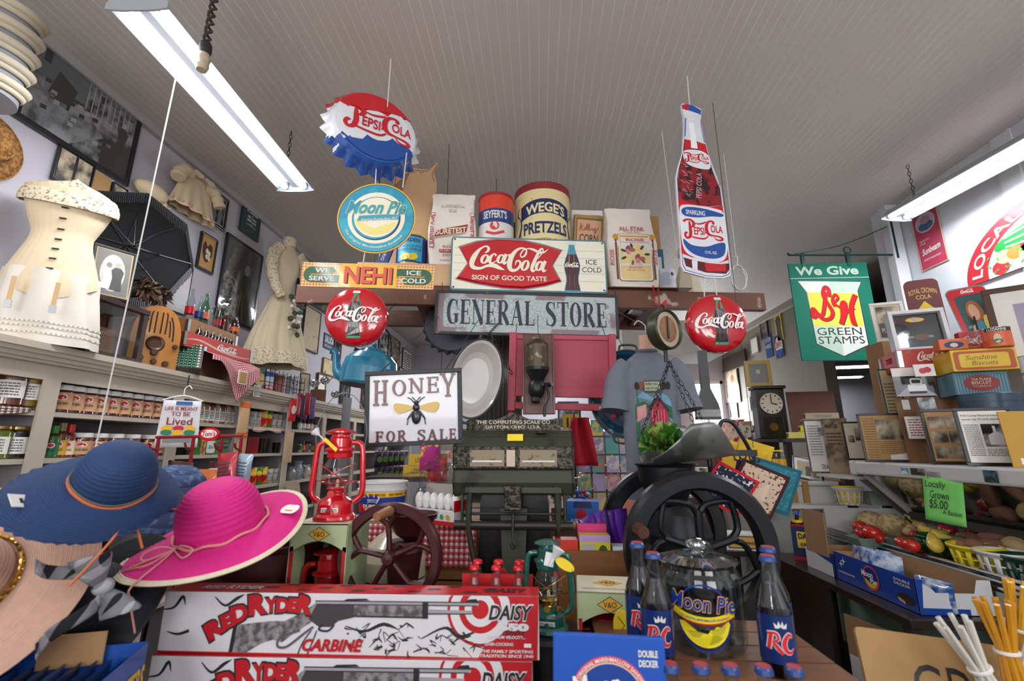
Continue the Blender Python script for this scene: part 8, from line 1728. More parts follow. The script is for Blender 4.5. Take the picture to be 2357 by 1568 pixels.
q=PZ(2100,1228,1.);BK('white slotted basket of small pale potatoes behind the plum tomatoes',q+Vec((0,.03,-.02)),.07,.06,PW)
for i,(px,py)in enumerate(((2085,1208),(2098,1218),(2110,1210),(2122,1214),(2092,1224),(2128,1226))):prod('potato',ORD[i]+' small pale potato from the left in the white basket',px,py,.022,pot,1.05,'pale potatoes',L=.06)
q=PZ(2092,1258,1.);CT('grey-green pulp basket of plum tomatoes at the rail',q+Vec((0,.01,-.02)),.15,.1,.05,K('5f7a68',.8))
for i,(px,py)in enumerate(((2111,1234),(2085,1252),(2100,1256),(2078,1248))):prod('tomato',ORD[i]+' plum tomato from the top in the grey-green pulp basket',px,py,.028,tomato,1.035,'plum tomatoes')
q=PZ(2010,1246,1.);CT('grey pulp basket under the front red tomatoes',q+Vec((0,.02,-.03)),.2,.12,.045,K('6a8076',.8))
q=PZ(2155,1280,.99);BK('dark green slotted basket of yellow squash and apples',q+Vec((.04,.01,.01)),.088,.08,K('145a32',.4))
for i,(px,py,L)in enumerate(((2140,1210,.16),(2160,1238,.13),(2180,1250,.12),(2152,1255,.1),(2200,1218,.1),(2250,1214,.14))):prod('squash',ORD[i]+' yellow crookneck squash from the left in the cooler tray',px,py,.026,squ,1.05,'yellow squash',L=L,rot=(0,R(-8),R(150-30*i)))
for i,(px,py,r,m)in enumerate(((2180,1222,.038,app),(2205,1217,.034,gapp),(2240,1232,.03,app),(2255,1222,.034,plum),(2168,1234,.032,gapp),(2185,1208,.03,gapp),(2230,1238,.03,app))):prod('apple',('large red and yellow apple over the squash basket','green and yellow apple beside the large red apple','pinkish red apple behind the sweet potatoes','dark plum coloured apple by the mirror foot','yellow-green apple on the squash','half hidden green apple at the back','second pinkish apple behind the sweet potatoes')[i],px,py,r,m,1.055,'apples in the cooler')
q=PZ(2234,1320,.97);BK('bright yellow slotted basket of sweet potatoes at the rail',q+Vec((.05,.01,.012)),.09,.1,K('e3cf1f',.4))
for i,(px,py,L,r)in enumerate(((2232,1243,.16,.03),(2210,1258,.085,.035),(2243,1262,.08,.038),(2280,1245,.14,.034),(2280,1268,.12,.025),(2262,1256,.12,.028))):prod('sweet_potato',ORD[i]+' sweet potato in the heap over the yellow basket',px,py,r,swp,1.055,'sweet potatoes',L=L,rot=(0,R(10),R(20+25*i)))
q=PZ(2298,1340,.97);BK('white slotted basket right of the yellow basket',q+Vec((.06,.02,.012)),.085,.1,K('d9d9d9',.4))
for i,(px,py,m)in enumerate(((2268,1222,peach),(2290,1226,peach),(2310,1218,peach),(2290,1212,plum))):prod('peach',('orange peach behind the sweet potatoes','second orange peach behind the sweet potatoes','dull orange peach near the mirror','dark plum-red peach near the mirror')[i],px,py,.034,m,1.05,'peaches in the cooler')
for i,(px,py,r,L)in enumerate(((2340,1240,.05,.12),(2338,1262,.042,.1),(2318,1280,.03,.08))):prod('potato',('big brown potato near the right picture edge','knobbly tan potato over the last green basket','small tan potato in front of the last green basket')[i],px,py,r,swp if i==0 else pot,1.05,'baking potatoes',L=L)
q=PZ(2350,1350,.97);BK('dark green slotted basket cut by the right picture edge',q+Vec((.05,-.01,.01)),.085,.1,K('123f28',.4))
ql=PY(1930,1166,3.2)
t=th('ledge','narrow white ledge at the far end of the cooler','ledge',(1.78,3.23,0));B().bb(-.3,0,ql.z-.02,.2,.16,ql.z,wen).bb(.02,.12,0,.18,.15,ql.z-.02,wen).obj('board',t)
bk1=BK('white slotted berry basket with a yellow liner on the cooler ledge',(ql.x*1.07,3.3,ql.z+.001),.085,.11,PW,14);B().lathe([(.062,.006),(.078,.1),(.09,.112),(.08,.112),(0,.1)],YEL,24).lathe([(.0885,.1),(.089,.112),(.09,.112)],RED,24).obj('yellow_liner',bk1)
q=PY(1990,1164,3.2);CT('grey pulp berry basket on the cooler ledge beside the white one',(q.x*1.07,3.3,ql.z+.001),.15,.11,.08,K('9aa296',.8))
# things standing on the cooler
def OC(name,label,x0,y0,x1,y1,X,fm=FBLK,fw=.012,back=OLDP,draw=None,z=None,cat='picture',lean=-6,yaw=-18,d=.012,base=None,grp=None,**k):
 """framed thing on the canopy, facing partly into the aisle"""
 q=PX((x0+x1)/2,y1,X);Y=q.y;w,h=rY(x0,y0,x1,y1,Y)[1:];zb=ZQ+.001 if base is None else base
 h=PY((x0+x1)/2,y0,Y).z-zb
 return frame(name,label,(X,Y,zb),w/cos(R(yaw)),h,(R(lean),0,R(yaw)),fm,fw,d,back,draw,cat,grp,**k)
newsp=K('b08a5a',.8,var=.08);inkm=K('4a3c2e',.8)
def dnews(b,w,h):SB(b,-w*.45,h*.02,-w*.2,h*.95,16,0,K('8a6c48',.8));b.flat([(-w*.18,h*.45),(w*.38,h*.45),(w*.38,h*.9),(-w*.18,h*.9)],-.0005,SEP);SB(b,-w*.18,h*.12,w*.4,h*.42,7,0,K('8a6c48',.8));b.flat([(0,0),(w*.5,0),(w*.5,h*.16),(0,h*.1)],-.001,PW)
def dnews2(b,w,h):
 for i in range(3):
  for j in range(2):b.flat([(-w*.44+j*w*.46,h*(.06+.3*i)),(-w*.44+j*w*.46+w*.42,h*(.06+.3*i)),(-w*.44+j*w*.46+w*.42,h*(.3+.3*i)),(-w*.44+j*w*.46,h*(.3+.3*i))],0,SEP)
def dpolk(b,w,h):words(b,['Polk County Historical Association','names top 23 local wonders'],-w*.45,h*.93,w*.9,h*.05,0,BL_,1.5,center=False);b.flat([(-w*.1,h*.3),(w*.42,h*.3),(w*.42,h*.74),(-w*.1,h*.74)],0,BW);b.flat([(w*0,h*.34),(w*.35,h*.34),(w*.35,h*.52),(w*.17,h*.6),(w*0,h*.52)],-.001,K('d5d5da',.4));b.flat([(w*.12,h*.58),(w*.18,h*.58),(w*.18,h*.7),(w*.12,h*.7)],-.001,K('d5d5da',.4));SB(b,-w*.45,h*.12,-w*.14,h*.74,16,0,K('7a7a80',.8));SB(b,-w*.1,h*.12,w*.42,h*.27,5,0,K('7a7a80',.8))
OC('news_frame','framed yellowed newspaper page with group photo at the canopy end',1998,950,2096,1033,1.93,K('3a2a22',.4),.012,newsp,dnews)
OC('news_frame','black framed clipping with six old photographs on the cooler',2152,940,2236,1041,1.95,FBLK,.014,newsp,dnews2)
OC('news_frame','black framed news print about local wonders with church picture',2236,937,2340,1046,1.95,FBLK,.014,PW,dpolk)
OC('tin_sign','mustard yellow metal panel at the right picture edge',2340,945,2420,1052,1.97,FBLK,0,K('b88a1a',.5),lambda b,w,h:b.flat([(-w*.3,h*.05),(-w*.1,h*.05),(-w*.1,h*.16),(-w*.3,h*.16)],0,PW),cat='panel')
OC('wood_block','narrow wooden block behind the handwritten note',2096,915,2152,1038,2.01,K('8a6240',.6),0,K('8a6240',.6,kind='woodz',hx2='6a4528'),lambda b,w,h:b.flat([(-w*.3,h*.82),(-w*.05,h*.82),(-w*.05,h*.98),(-w*.3,h*.98)],0,PW),cat='block',d=.03)
OC('letter_note','white handwritten letter taped to the wooden block',2100,958,2156,1010,1.998,FBLK,0,PW,lambda b,w,h:SB(b,-w*.42,h*.1,w*.42,h*.9,7,0,K('a0545a',.8)),base=PX(2128,1010,1.975).z,cat='note',d=.004)
OC('stone_photo','small black and white pebble photograph taped above the letter',2122,915,2154,948,1.998,FBLK,0,BWF,None,base=PX(2138,948,1.975).z,d=.004)
OC('framed_letter','narrow black framed typed letter left of the cooler canopy',1867,965,1912,1060,1.92,FBLK,.008,PW,lambda b,w,h:(SB(b,-w*.4,h*.3,w*.2,h*.92,12,0,K('8a8a90',.8)),b.flat([(w*.1,h*.7),(w*.4,h*.7),(w*.4,h*.86),(w*.1,h*.86)],-.001,BW),b.text('SBA',(0,h*.05,w*.35,h*.14),-.001,BL_)),base=ZQ-.09)
OC('magazine','worn tan magazine standing between the letter and small photo frame',1912,962,1962,1062,2.,FBLK,0,K('a08a70',.7,kind='blot',hx2='6a5a48',sc=6),lambda b,w,h:(b.text("er's",(-w*.4,h*.82,w*.1,h*.92),0,BL_,0,.02),SB(b,-w*.4,h*.5,w*.2,h*.75,4,0,inkm)),base=ZQ-.09,cat='magazine',d=.04)
OC('photo_frame','small black framed card with two colour photos behind the news frame',1952,970,2006,1026,2.02,FBLK,.01,K('d9cdb8',.7),lambda b,w,h:(b.flat([(-w*.1,h*.5),(w*.45,h*.5),(w*.45,h*.85),(-w*.1,h*.85)],0,SEP),b.flat([(-w*.4,h*.45),(-w*.15,h*.45),(-w*.15,h*.65),(-w*.4,h*.65)],0,SEP)))
shelf2=2.16
t=th('riser_shelf','dark board riser at the back of the cooler canopy','shelf',(2.3,1.2,ZQ));B().bb(-.18,0,0,.17,2.1,.15,K('5a4434',.6,kind='wood',hx2='3f2e22')).obj('board',t);ZR2=ZQ+.151
def onr(px,py,X):q=PX(px,py,X);return q
def boxr(name,label,x0,y0,x1,y1,X,m,dep,draw=None,yaw=-18,z=None,cat='tin',top=None,side=None):
 Y=PX((x0+x1)/2,(y0+y1)/2,X).y;w=rY(x0,y0,x1,y1,Y)[1];zb=PY((x0+x1)/2,y1,Y).z if z is None else z;h=PY((x0+x1)/2,y0,Y).z-zb
 t=cbox(name,label,(X,Y,zb),w,h,dep,m,R(yaw),cat,None,draw,None,top,.004)
 return t,zb+h,Y
q=onr(2282,940,2.22);w=rY(2222,905,2342,940,q.y)[1];zt2_=PY(2282,908,q.y).z
t=th('round_tin','big round blue-grey tin under the square biscuit tin','tin',(2.22,q.y,ZR2));bgm=K('4a5a6a',.4,.4);B().lathe([(0,0),(w*.48,0),(w*.48,zt2_-ZR2-.03),(0,zt2_-ZR2-.03)],bgm,40).obj('tin_body',t);B().lathe([(w*.49,zt2_-ZR2-.04),(w*.49,zt2_-ZR2-.004),(w*.47,zt2_-ZR2),(0,zt2_-ZR2)],bgm,40).obj('lid',t)
def dtea(b,w,h):
 for i in range(18):x=-w*.48+w*.96*i/17;b.flat([(x-.002,h*.05),(x+.002,h*.05),(x+.002,h*.92),(x-.002,h*.92)],-.0006,K('3f5a66',.5))
 b.flat(ell(0,h*.5,w*.33,h*.36,28),-.001,K('8a2a26',.5));words(b,['TEA FLAKE','BISCUIT','T.S. LEWIS CO.'],-w*.25,h*.72,w*.5,[h*.1,h*.14,h*.07],-.0016,K('d9cdb8',.6),1.35)
t,z1,_=boxr('biscuit_tin','blue-grey square biscuit tin with red oval on the round tin',2207,856,2312,908,2.2,K('5f8a9a',.5,kind='speck',hx2='4a4a44',sc=12,k=.7),.17,dtea,z=zt2_+.001)
def dsun(b,w,h):o=K('b5521f',.5);b.ring(RR(-w*.46,h*.06,w*.46,h*.9,.012),RR(-w*.38,h*.16,w*.38,h*.8,.012),-.001,o);b.text('Sunshine',(-w*.28,h*.5,w*.2,h*.72),-.001,K('8a6a1a',.5),.3);b.text('Biscuits',(-w*.2,h*.26,w*.2,h*.46),-.001,K('8a6a1a',.5),.3)
t,z2,_=boxr('biscuit_tin','yellow and orange square biscuit tin atop the blue-grey one',2203,802,2328,855,2.2,K('d9b21a',.4,wet=.3),.19,dsun,z=z1+.001)
for px0,px1,y0,y1,m,lab,nm in((2259,2312,757,800,'d9603a','orange-red coffee can on the yellow biscuit tin','coffee_can'),):
 Y=PX(2285,800,2.24).y;r=rY(px0,y0,px1,y1,Y)[1]/2;h=PY(2285,y0,Y).z-z2-.001;t=th(nm,lab,'can',(2.27,Y,z2+.001),(0,0,R(-30)));B().lathe([(0,0),(r,0),(r,h),(0,h)],K(m,.4,wet=.3),30).obj('can_body',t);b=B();b.F=wrap(r);b.grid(lambda u,v:(r*2*(u-.5),-.001,h*(.78+.2*v)),10,1,K('2a2420',.5));b.text('LUZIANNE',(-r*.8,h*.8,r*.5,h*.94),-.002,PW,0,.02);b.flat(ell(-r*.2,h*.4,r*.25,h*.25,14),-.002,K('e0c9a0',.6)).flat(ell(-r*.2,h*.25,r*.3,h*.12,12),-.0024,GREEN);b.obj('label_print',t);B().lathe([(r*1.02,h*.96),(r*1.02,h),(0,h)],STEEL,30).obj('lid',t)
q=PX(2245,800,2.14);bottle('small_bottle','small clear contour bottle on the yellow biscuit tin',(2.14,q.y,z2+.001),.11,.022,None,None,None,kind='hobble')
boxr('orange_tin','small orange tin with starry oval picture on the crate edge',2168,780,2224,812,2.1,K('d9622a',.4,wet=.3),.07,lambda b,w,h:(b.flat(ell(0,h*.45,w*.34,h*.32,18),-.001,K('1f3a6a',.5)),b.flat(ell(0,h*.42,w*.14,h*.2,12),-.0016,K('d9c0a0',.5))),z=z2+.001)
boxr('red_cola_box','red cola box behind the small bottle',2216,762,2278,800,2.29,K('b5141f',.4,wet=.3),.05,lambda b,w,h:CS(b,(-w*.4,h*.4,w*.4,h*.8),-.001,PW),z=z2+.001)
for i,(y0,y1,lab)in enumerate(((860,905,'lower white baking powder can at the right edge'),(822,858,'upper white baking powder can stacked at the right edge'))):
 Y=PX(2330,905,2.05).y;r=rY(2309,y0,2350,y1,Y)[1]/2;zb=ZR2+.001 if i==0 else zcan;h=PY(2330,y0,Y).z-zb;zcan=zb+h+.001
 t=th('powder_can',lab,'can',(2.16-.02,Y-.02,zb),(0,0,R(-30)),'baking powder cans');B().lathe([(0,0),(r,0),(r,h),(0,h)],PW,26).obj('can_body',t);b=B();b.F=wrap(r);hb_=0 if i else max(0,h-.1);hh=h-hb_;b.text('CLABBER',(-r*.8,hb_+hh*.72,r*.8,hb_+hh*.9),-.0015,RED,0,.03);b.text('GIRL',(-r*.5,hb_+hh*.52,r*.7,hb_+hh*.7),-.0015,RED,0,.03);b.flat(ell(0,hb_+hh*.3,r*.6,hh*.16,14),-.0015,K('6a8a7a',.6));b.obj('label_print',t);B().lathe([(r*1.02,h*.95),(r*1.02,h),(0,h)],STEEL,26).obj('lid',t)
q=onr(2180,945,2.2);w=rY(2120,850,2222,945,q.y)[1];zc_=PY(2180,850,q.y).z
chz=K('a8754a',.5,kind='wood',hx2='8a5a34',sc=2);t=th('cheese_box','tall round bentwood cheese box behind the truck photograph','round box',(2.24,q.y+.1,ZR2));hz_=zc_-ZR2;B().lathe([(0,0),(w*.5,0),(w*.5,hz_*.8),(0,hz_*.8)],chz,36).obj('box_body',t);B().lathe([(w*.52,hz_*.74),(w*.52,hz_-.004),(w*.5,hz_),(0,hz_)],chz,36).obj('lid',t);B().bb(-.012,-w*.53,hz_*.78,.012,-w*.52,hz_*.96,IRON).obj('clasp',t)
Yk=q.y+.08;wk_=rY(2070,810,2202,850,Yk)[1]
crate('drink_crate','red wooden cola crate lying on the round cheese box',(2.2,Yk,zc_+.001),wk_,.26,PY(2136,812,Yk).z-zc_,redc,R(-18),True,'red cola crates',lambda b,w,h:(CS(b,(-w*.25,h*.35,w*.15,h*.85),-.001,PW,1.1),b.flat([(w*.35,h*.2),(w*.46,h*.2),(w*.46,h*.7),(w*.35,h*.7)],-.001,K('d9cbb0',.7))))
zk2=PY(2136,812,Yk).z+.001
def up(name,label,x0,y0,x1,y1,X,base,**k):return OC(name,label,x0,y0,x1,y1,X,base=base,**k)
up('shadow_box','deep white shadow box with dark badge display on the red crate',2073,714,2178,818,2.18,zk2,fm=K('d5d8dc',.4),fw=.02,d=.07,back=K('1f2a26',.3),draw=lambda b,w,h:(b.flat(ell(-w*.1,h*.8,w*.35,h*.16,20),0,K('5a1f24',.4)),b.flat(ell(0,h*.84,w*.2,h*.07,16),-.001,BRASS),b.flat(ell(0,h*.84,w*.07,h*.06,14),-.0016,PW),b.flat(ell(w*.05,h*.32,w*.16,h*.1,16),-.001,K('8a5a4a',.4)),b.flat([(-w*.2,h*.3),(w*.3,h*.3),(w*.3,h*.36),(-w*.2,h*.36)],-.0008,K('aab5ba',.4))),cat='shadow box',pane=True)
up('caption_portrait','small cream framed portrait with caption, left of the shadow box',2026,693,2090,786,2.25,PX(2058,786,2.25).z,fm=K('cfcabd',.5),fw=.018,matw=.012,matm=K('b9b3a8',.6),back=K('55534f',.5),draw=lambda b,w,h:(b.flat([(-w*.5,h*.45),(w*.5,h*.45),(w*.5,h),(-w*.5,h)],0,SEP),b.text('M.A. PACE',(-w*.4,h*.15,w*.4,h*.3),0,PW)))
q=PX(2058,786,2.25);B().bb(-.1,-.05,0,.1,.1,q.z-ZR2-.003,CARD).obj('storage_box',loc=(2.26,q.y+.03,ZR2),label='plain brown box under the small cream portrait left of the shadow box',cat='box')
def drc(b,w,h):g=K('c9a55a',.5);b.text('ROYAL CROWN',(-w*.4,h*.74,w*.4,h*.84),0,g,0,.01,fn=lambda x,z:(x,z-.6*x*x/w));b.text('COLA',(-w*.22,h*.62,w*.22,h*.7),0,g,0,.01);y_=K('d9b21f',.5);b.flat([(-w*.14,h*.1),(w*.14,h*.1),(w*.14,h*.38),(w*.3,h*.38),(0,h*.58),(-w*.3,h*.38),(-w*.14,h*.38)],0,y_)
q=PX(2157,720,2.55);w=rY(2126,640,2192,720,q.y)[1];h=PY(2157,638,q.y).z-zk2+.1
t=th('cola_thermometer','maroon rounded cola thermometer sign with yellow arrow behind the shadow box','sign',(2.5,q.y,zk2-.1),(R(-4),0,R(-25)));B().prism(RR(-w/2,0,w/2,h,w*.2),0,.01,K('5f1f1f',.4,wet=.3)).obj('panel',t);b=B();b.X=Matrix.Translation((0,-.001,h*.45));drc(b,w,h*.55);b.obj('print',t);B().bb(-.006,-.006,h*.48,.006,-.002,h*.6,glass('d8d8d8')).obj('tube',t)
B().bb(-.16,-.02,0,.2,.16,zk2-.1-ZR2-.002,K('6a4a34',.6,kind='wood',hx2='4f3624')).obj('storage_box',loc=(2.55,q.y,ZR2),label='plain brown box behind the red crate carrying the thermometer sign',cat='box')
q=PX(2228,768,2.4);w=rY(2193,668,2268,770,q.y)[1];h=PY(2228,664,q.y).z-z2
t=th('serving_tray','red rimmed cola tray with a woman holding a bottle','tray',(2.42,q.y-.1,z2+.001),(R(-8),R(-6),R(-22)));B().prism(RR(-w/2,0,w/2,h,.03),0,.006,K('8a8a86',.35,.6)).obj('tray_base',t);b=B();b.ring(RR(-w*.48,h*.02,w*.48,h*.98,.028),RR(-w*.36,h*.08,w*.4,h*.88,.02),-.002,RED);b.flat(RR(-w*.36,h*.08,w*.4,h*.88,.02),-.001,K('1f4a4a',.35,wet=.4));CS(b,(-w*.12,h*.905,w*.2,h*.965),-.003,PW,1.2)
sk=K('d9b090',.5);hr_=K('a8622e',.5)
for P,m,yy in((ell(0,h*.63,w*.2,h*.16,18),hr_,-.002),(ell(-.004,h*.62,w*.12,h*.12,18),sk,-.0026),(ell(w*.02,h*.3,w*.26,h*.18,18),K('3f8fa5',.5),-.0022),(ell(w*.2,h*.42,w*.1,h*.14,14),K('e3cf5a',.5),-.0028),([(-w*.26,h*.2),(-w*.16,h*.2),(-w*.1,h*.46),(-w*.2,h*.42)],sk,-.0032),([(-w*.16,h*.36),(-w*.11,h*.36),(-w*.05,h*.56),(-w*.1,h*.56)],K('2a1410',.4),-.0036)):b.flat(P,yy,m)
b.obj('tray_picture',t)
up('portrait_frame','large brown framed portrait cut by the right picture edge',2352,645,2500,830,2.5,z2-.08,fm=K('5a3a24',.4,kind='wood',hx2='3f2616'),fw=.03,matw=.07,matm=PW,back=K('a59ab0',.6),draw=lambda b,w,h:figure(b,0,0,h*1.,K('6a6478',.6),K('c9a898',.6),-.001),cat='portrait',yaw=-35)
B().bb(-.2,-0,0,.2,.18,z2-.082-ZR2,K('5f5148',.6)).obj('storage_box',loc=(2.52,PX(2370,830,2.5).y,ZR2),rot=(0,0,R(-35)),label='plain grey-brown box behind the biscuit tins carrying the portrait',cat='box')
OC('truck_photograph','curling black and white photograph of an old truck',2073,845,2148,912,2.02,FBLK,0,BWD,lambda b,w,h:(b.flat([(-w*.5,h*.7),(w*.5,h*.7),(w*.5,h),(-w*.5,h)],0,PW),b.flat([(-w*.5,0),(w*.5,0),(w*.2,h*.3),(-w*.2,h*.3)],0,K('a8a8b0',.5)),b.flat(RR(-w*.18,h*.14,w*.28,h*.4,.01),-.001,K('e0e0e4',.4)),b.flat(RR(-w*.1,h*.38,w*.2,h*.62,.012),-.0014,K('cfd0d6',.4)),b.flat(RR(-w*.06,h*.44,w*.16,h*.56,.006),-.002,BL_),b.flat([(-w*.16,h*.08),(w*.26,h*.08),(w*.26,h*.16),(-w*.16,h*.16)],-.002,BL_)),base=PX(2110,912,2.02).z,d=.004)
OC('fruit_card','small white card with two red fruits above the truck photograph',2112,838,2150,866,2.017,FBLK,0,PW,lambda b,w,h:(b.flat(ell(-w*.1,h*.45,w*.18,h*.24,14),0,K('c9304a',.5)),b.flat(ell(w*.14,h*.52,w*.18,h*.24,14),-.0004,K('b5283f',.5))),base=PX(2130,866,2.01).z,d=.003)
OC('framed_page','green edged framed tan newspaper page left of the truck photograph',2040,846,2078,914,2.06,K('1f4a3f',.4),.008,K('c9b58f',.8),lambda b,w,h:SB(b,-w*.4,h*.05,w*.4,h*.8,14,0,K('7a6a4a',.8)),base=ZR2+0)
t=th('cream_pitcher','cream enamel pitcher with handle behind the news frame','pitcher',(2.2,PX(2055,950,2.2).y,ZR2));r=.09;B().lathe([(0,0),(r,0),(r*1.02,.05),(r*.96,.09),(r,.1),(0,.1)],K('b9a898',.35,wet=.3),30).obj('body',t);B().tube(SP([(-r,0,.08),(-r*1.4,0,.07),(-r*1.4,0,.03),(-r,0,.02)],5),.006,K('b9a898',.35,wet=.3),7).obj('handle',t)
for i,(y,x0,x1,m,lab)in enumerate(((956,1868,2010,'d9cf6a','pale yellow long lamp carton, lowest of the stack'),(947,1872,1960,'e0cf2a','bright yellow long lamp carton on the pale one'),(941,1930,2020,'b8a88c','tan long lamp carton with printing, second from top'),(928,1942,2025,'a89a80','grey-tan long lamp carton topmost of the stack'))):
 q=PX((x0+x1)/2,y,2.35);w=rY(x0,y-6,x1,y+6,q.y)[1];z=ZR2+.001+.052*i
 if i==0:qy=q.y+.25
 t=cbox('lamp_carton',lab,(2.3+.015*i,qy,z),w,.05,.05,K(m,.7),R(-8),'carton','long lamp cartons',lambda b,w,h:b.text('SYLVANIA',(-w*.2,h*.3,w*.3,h*.75),-.001,K('5f6a5a',.7)))
 B().lathe([(0,-.001),(.017,-.001),(.017,-.0016),(0,-.0016)],K('4a3a2c',.8),14,(0,0,0),'x').obj('end_hole',t,(-w/2,.025,.025))
q=PX(1920,945,2.5);w=rY(1866,893,1975,945,q.y)[1];B().bb(-w/2,0,0,w/2,.012,PY(1920,893,q.y).z-ZR2,K('6f3a22',.5,kind='wood',hx2='57291a')).obj('brown_panel',loc=(q.x-.05,q.y+.2,ZR2),rot=(R(-6),0,R(-8)),label='plain reddish brown board leaning above the lamp cartons',cat='board')
t=th('side_table','dark table behind the cooler carrying the lamp cartons','table',(2.15,3.35,0));B().bb(-.07,0,ZR2-.03,.75,.84,ZR2-.002,dw_).obj('table_top',t)
for x in(-.03,.7):
 for y in(.05,.76):B().bb(x-.025,y,0,x+.025,y+.05,ZR2-.03,dw_).obj('leg',t)
# white chest with bottles, left of the cooler
p=PY(1830,1108,3.42);t=th('chest_freezer','white chest with brown tape strips behind the root beer carton','chest',(1.75,3.42,0));cw2=.62
B().bb(-.31,0,0,.3,.5,p.z-.03,wen).obj('body',t,bev=.015);B().bb(-.32,-.01,p.z-.03,.31,.51,p.z,wen).obj('lid',t,bev=.01);b=B()
for x in(-.14,0,.08):b.bb(x-.02,-.014,p.z-.2,x+.02,-0,p.z+.001,K('a87c4a',.5)).bb(x-.02,-0,p.z,x+.02,.08,p.z+.0015,K('a87c4a',.5))
b.obj('tape_strips',t)
for i,(px,hh)in enumerate(((1785,.21),(1803,.21))):
 q=PY(px,1105,3.5);bottle('juice_bottle',('first','second')[i]+' yellow labelled clear juice bottle on the white chest',(q.x,3.5,p.z+.001),hh,.034,K('e3c25a',.2),YEL,(.3,.68,K('e0a828',.4),None),0,'bottle','juice bottles',kind='jug',fill=.7)
for i,(px,m,lab)in enumerate(((1800,YEL,'yellow lemon-shaped squeeze bottle, left one'),(1814,YEL,'yellow lemon-shaped squeeze bottle, front one'),(1830,K('1f9a3a',.35,wet=.3),'green lime-shaped squeeze bottle'))):
 q=PY(px,1105,3.44);t=th('squeeze_bottle',lab+' on the white chest','squeeze bottle',(q.x,3.44+.01*(i==0),p.z+.035),(0,0,0),'fruit shaped bottles');B().ball((0,0,0),(.034,.034,.036),m,18).obj('body',t);B().lathe([(.012,.03),(.014,.036),(.012,.05),(0,.05)],m,14).obj('cap',t)
frame('veteran_print','tilted black framed print of a seated figure on the white chest',(PY(1862,1110,3.52).x,3.52,p.z+.002),.19,.2,(R(-40),R(12),R(-18)),FBLK,.012,.012,PW,lambda b,w,h:(b.flat([(-w*.4,h*.1),(w*.4,h*.1),(w*.4,h*.85),(-w*.4,h*.85)],0,K('b9a88a',.6)),figure(b,0,h*.12,h*.6,K('4a4a3f',.6),K('c9a58a',.6),-.001)))
# dark table in front of the cooler
dt=K('2c1a14',.35,kind='wood',hx2='1c100c',sc=3,wet=.2);ZD=.85
t=th('dark_table','dark brown wooden table with lower shelf along the cooler','table',(1.42,2.05,0))
B().bb(0,0,ZD-.035,.36,1.15,ZD,dt).obj('table_top',t,bev=.004);B().bb(0,.55,.05,.03,1.13,ZD-.035,dt).obj('side_panel',t);B().bb(.02,.02,.38,.34,1.1,.4,dt).obj('lower_shelf',t)
for x,y in((0,0),(.32,0),(.32,1.1)):B().bb(x,y,0,x+.045,y+.045,ZD-.035,dt).obj('leg',t)
mpb=K('0f3f9a',.35,wet=.3);tray_w=K('cfcfd2',.5)
def pie_print(b,x0,x1,h,k=1.):
 cx,w=(x0+x1)/2,x1-x0;r=h*.38;cz=h*.52
 b.ring(ell(cx,cz,r*1.05,r*1.05,40),ell(cx,cz,r*.9,r*.9,40),-.001,K('d9464a',.4));b.flat(ell(cx,cz,r*.88,r*.88,36),-.0012,K('0d3180',.35));CR(b,cx,cz,r*.86,-.0016,K('e3bf3a',.4))
 b.text('Moon',(cx-r*1.15,cz+r*.02,cx+r*.35,cz+r*.55),-.003,PW,.1,.03);b.text('Pie',(cx-r*.1,cz-r*.45,cx+r*.7,cz+r*0),-.003,PW,.1,.03)
 b.text('DOUBLE',(cx+w*.28,h*.78,cx+w*.45,h*.86),-.001,PW,0,.02);b.text('DECKER',(cx+w*.28,h*.66,cx+w*.45,h*.74),-.001,PW,0,.02)
 b.text('CHOCOLATE',(cx-w*.45,h*.3,cx-w*.22,h*.37),-.001,PW,0,.02)
 for sx,sz in((-.4,.62),(-.36,.75)):b.flat([(cx+w*sx+(.02 if i%2==0 else .005)*cos(i*pi/4)*k,h*sz+(.02 if i%2==0 else .005)*sin(i*pi/4)*k)for i in range(8)],-.001,PW)
 b.flat(ell(cx+w*.38,h*.3,w*.09,h*.16,16),-.001,K('3a2018',.4));b.flat([(cx+w*.3,h*.2),(cx+w*.37,h*.14),(cx+w*.37,h*.22),(cx+w*.3,h*.3)],-.0015,K('d9b08a',.6))
def pie_carton(label,y0,y1,x1,h,flap,printed=True):
 t=th('pie_carton',label,'carton',(1.5,y0,ZD+.001),(0,0,0),'pie cartons');L=y1-y0;W=x1
 B().bb(0,0,0,.002,L,h,mpb).obj('left_wall',t);B().prism([(0,0),(W,0),(W,h),(W*.82,h),(W*.76,h*.62),(W*.25,h*.62),(W*.2,h*.75),(0,h)],0,.002,tray_w).obj('front_wall',t);B().bb(W-.002,0,0,W,L,h*1.,CARD).obj('right_wall',t);B().bb(0,L-.002,0,W,L,h,CARD).obj('rear_wall',t);B().bb(0,0,0,W,L,.002,tray_w).obj('bottom',t)
 b=B();b.flat([(.002,.001),(W*.66,.001),(W*.66,h*.18),(W*.05,h*.2),(.03,h),(.002,h)],-.001,mpb);b.text('DOUBLE',(W*.74,h*.14,W*.9,h*.2),-.001,mpb);b.text('DECKER',(W*.74,h*.05,W*.9,h*.11),-.001,mpb);b.obj('front_print',t)
 b=B();b.X=Matrix.Translation((-.001,0,0))@Matrix.Rotation(-pi/2,4,'Z')
 if printed:pie_print(b,-L,0,h)
 else:b.flat([(-L,0),(0,0),(0,h*.55),(-L,h*.95)],-.001,tray_w)
 b.obj('side_print',t)
 if flap:B().bb(-.004,.02,h*.8,0,L-.02,h*.8+flap,CARD).obj('raised_flap',t)
 return t
pie_carton('open blue pie carton on the near end of the dark table',2.1,2.62,.29,.13,0)
pie_carton('second pie carton with raised brown flap on the dark table',2.64,2.88,.27,.11,.22,False)
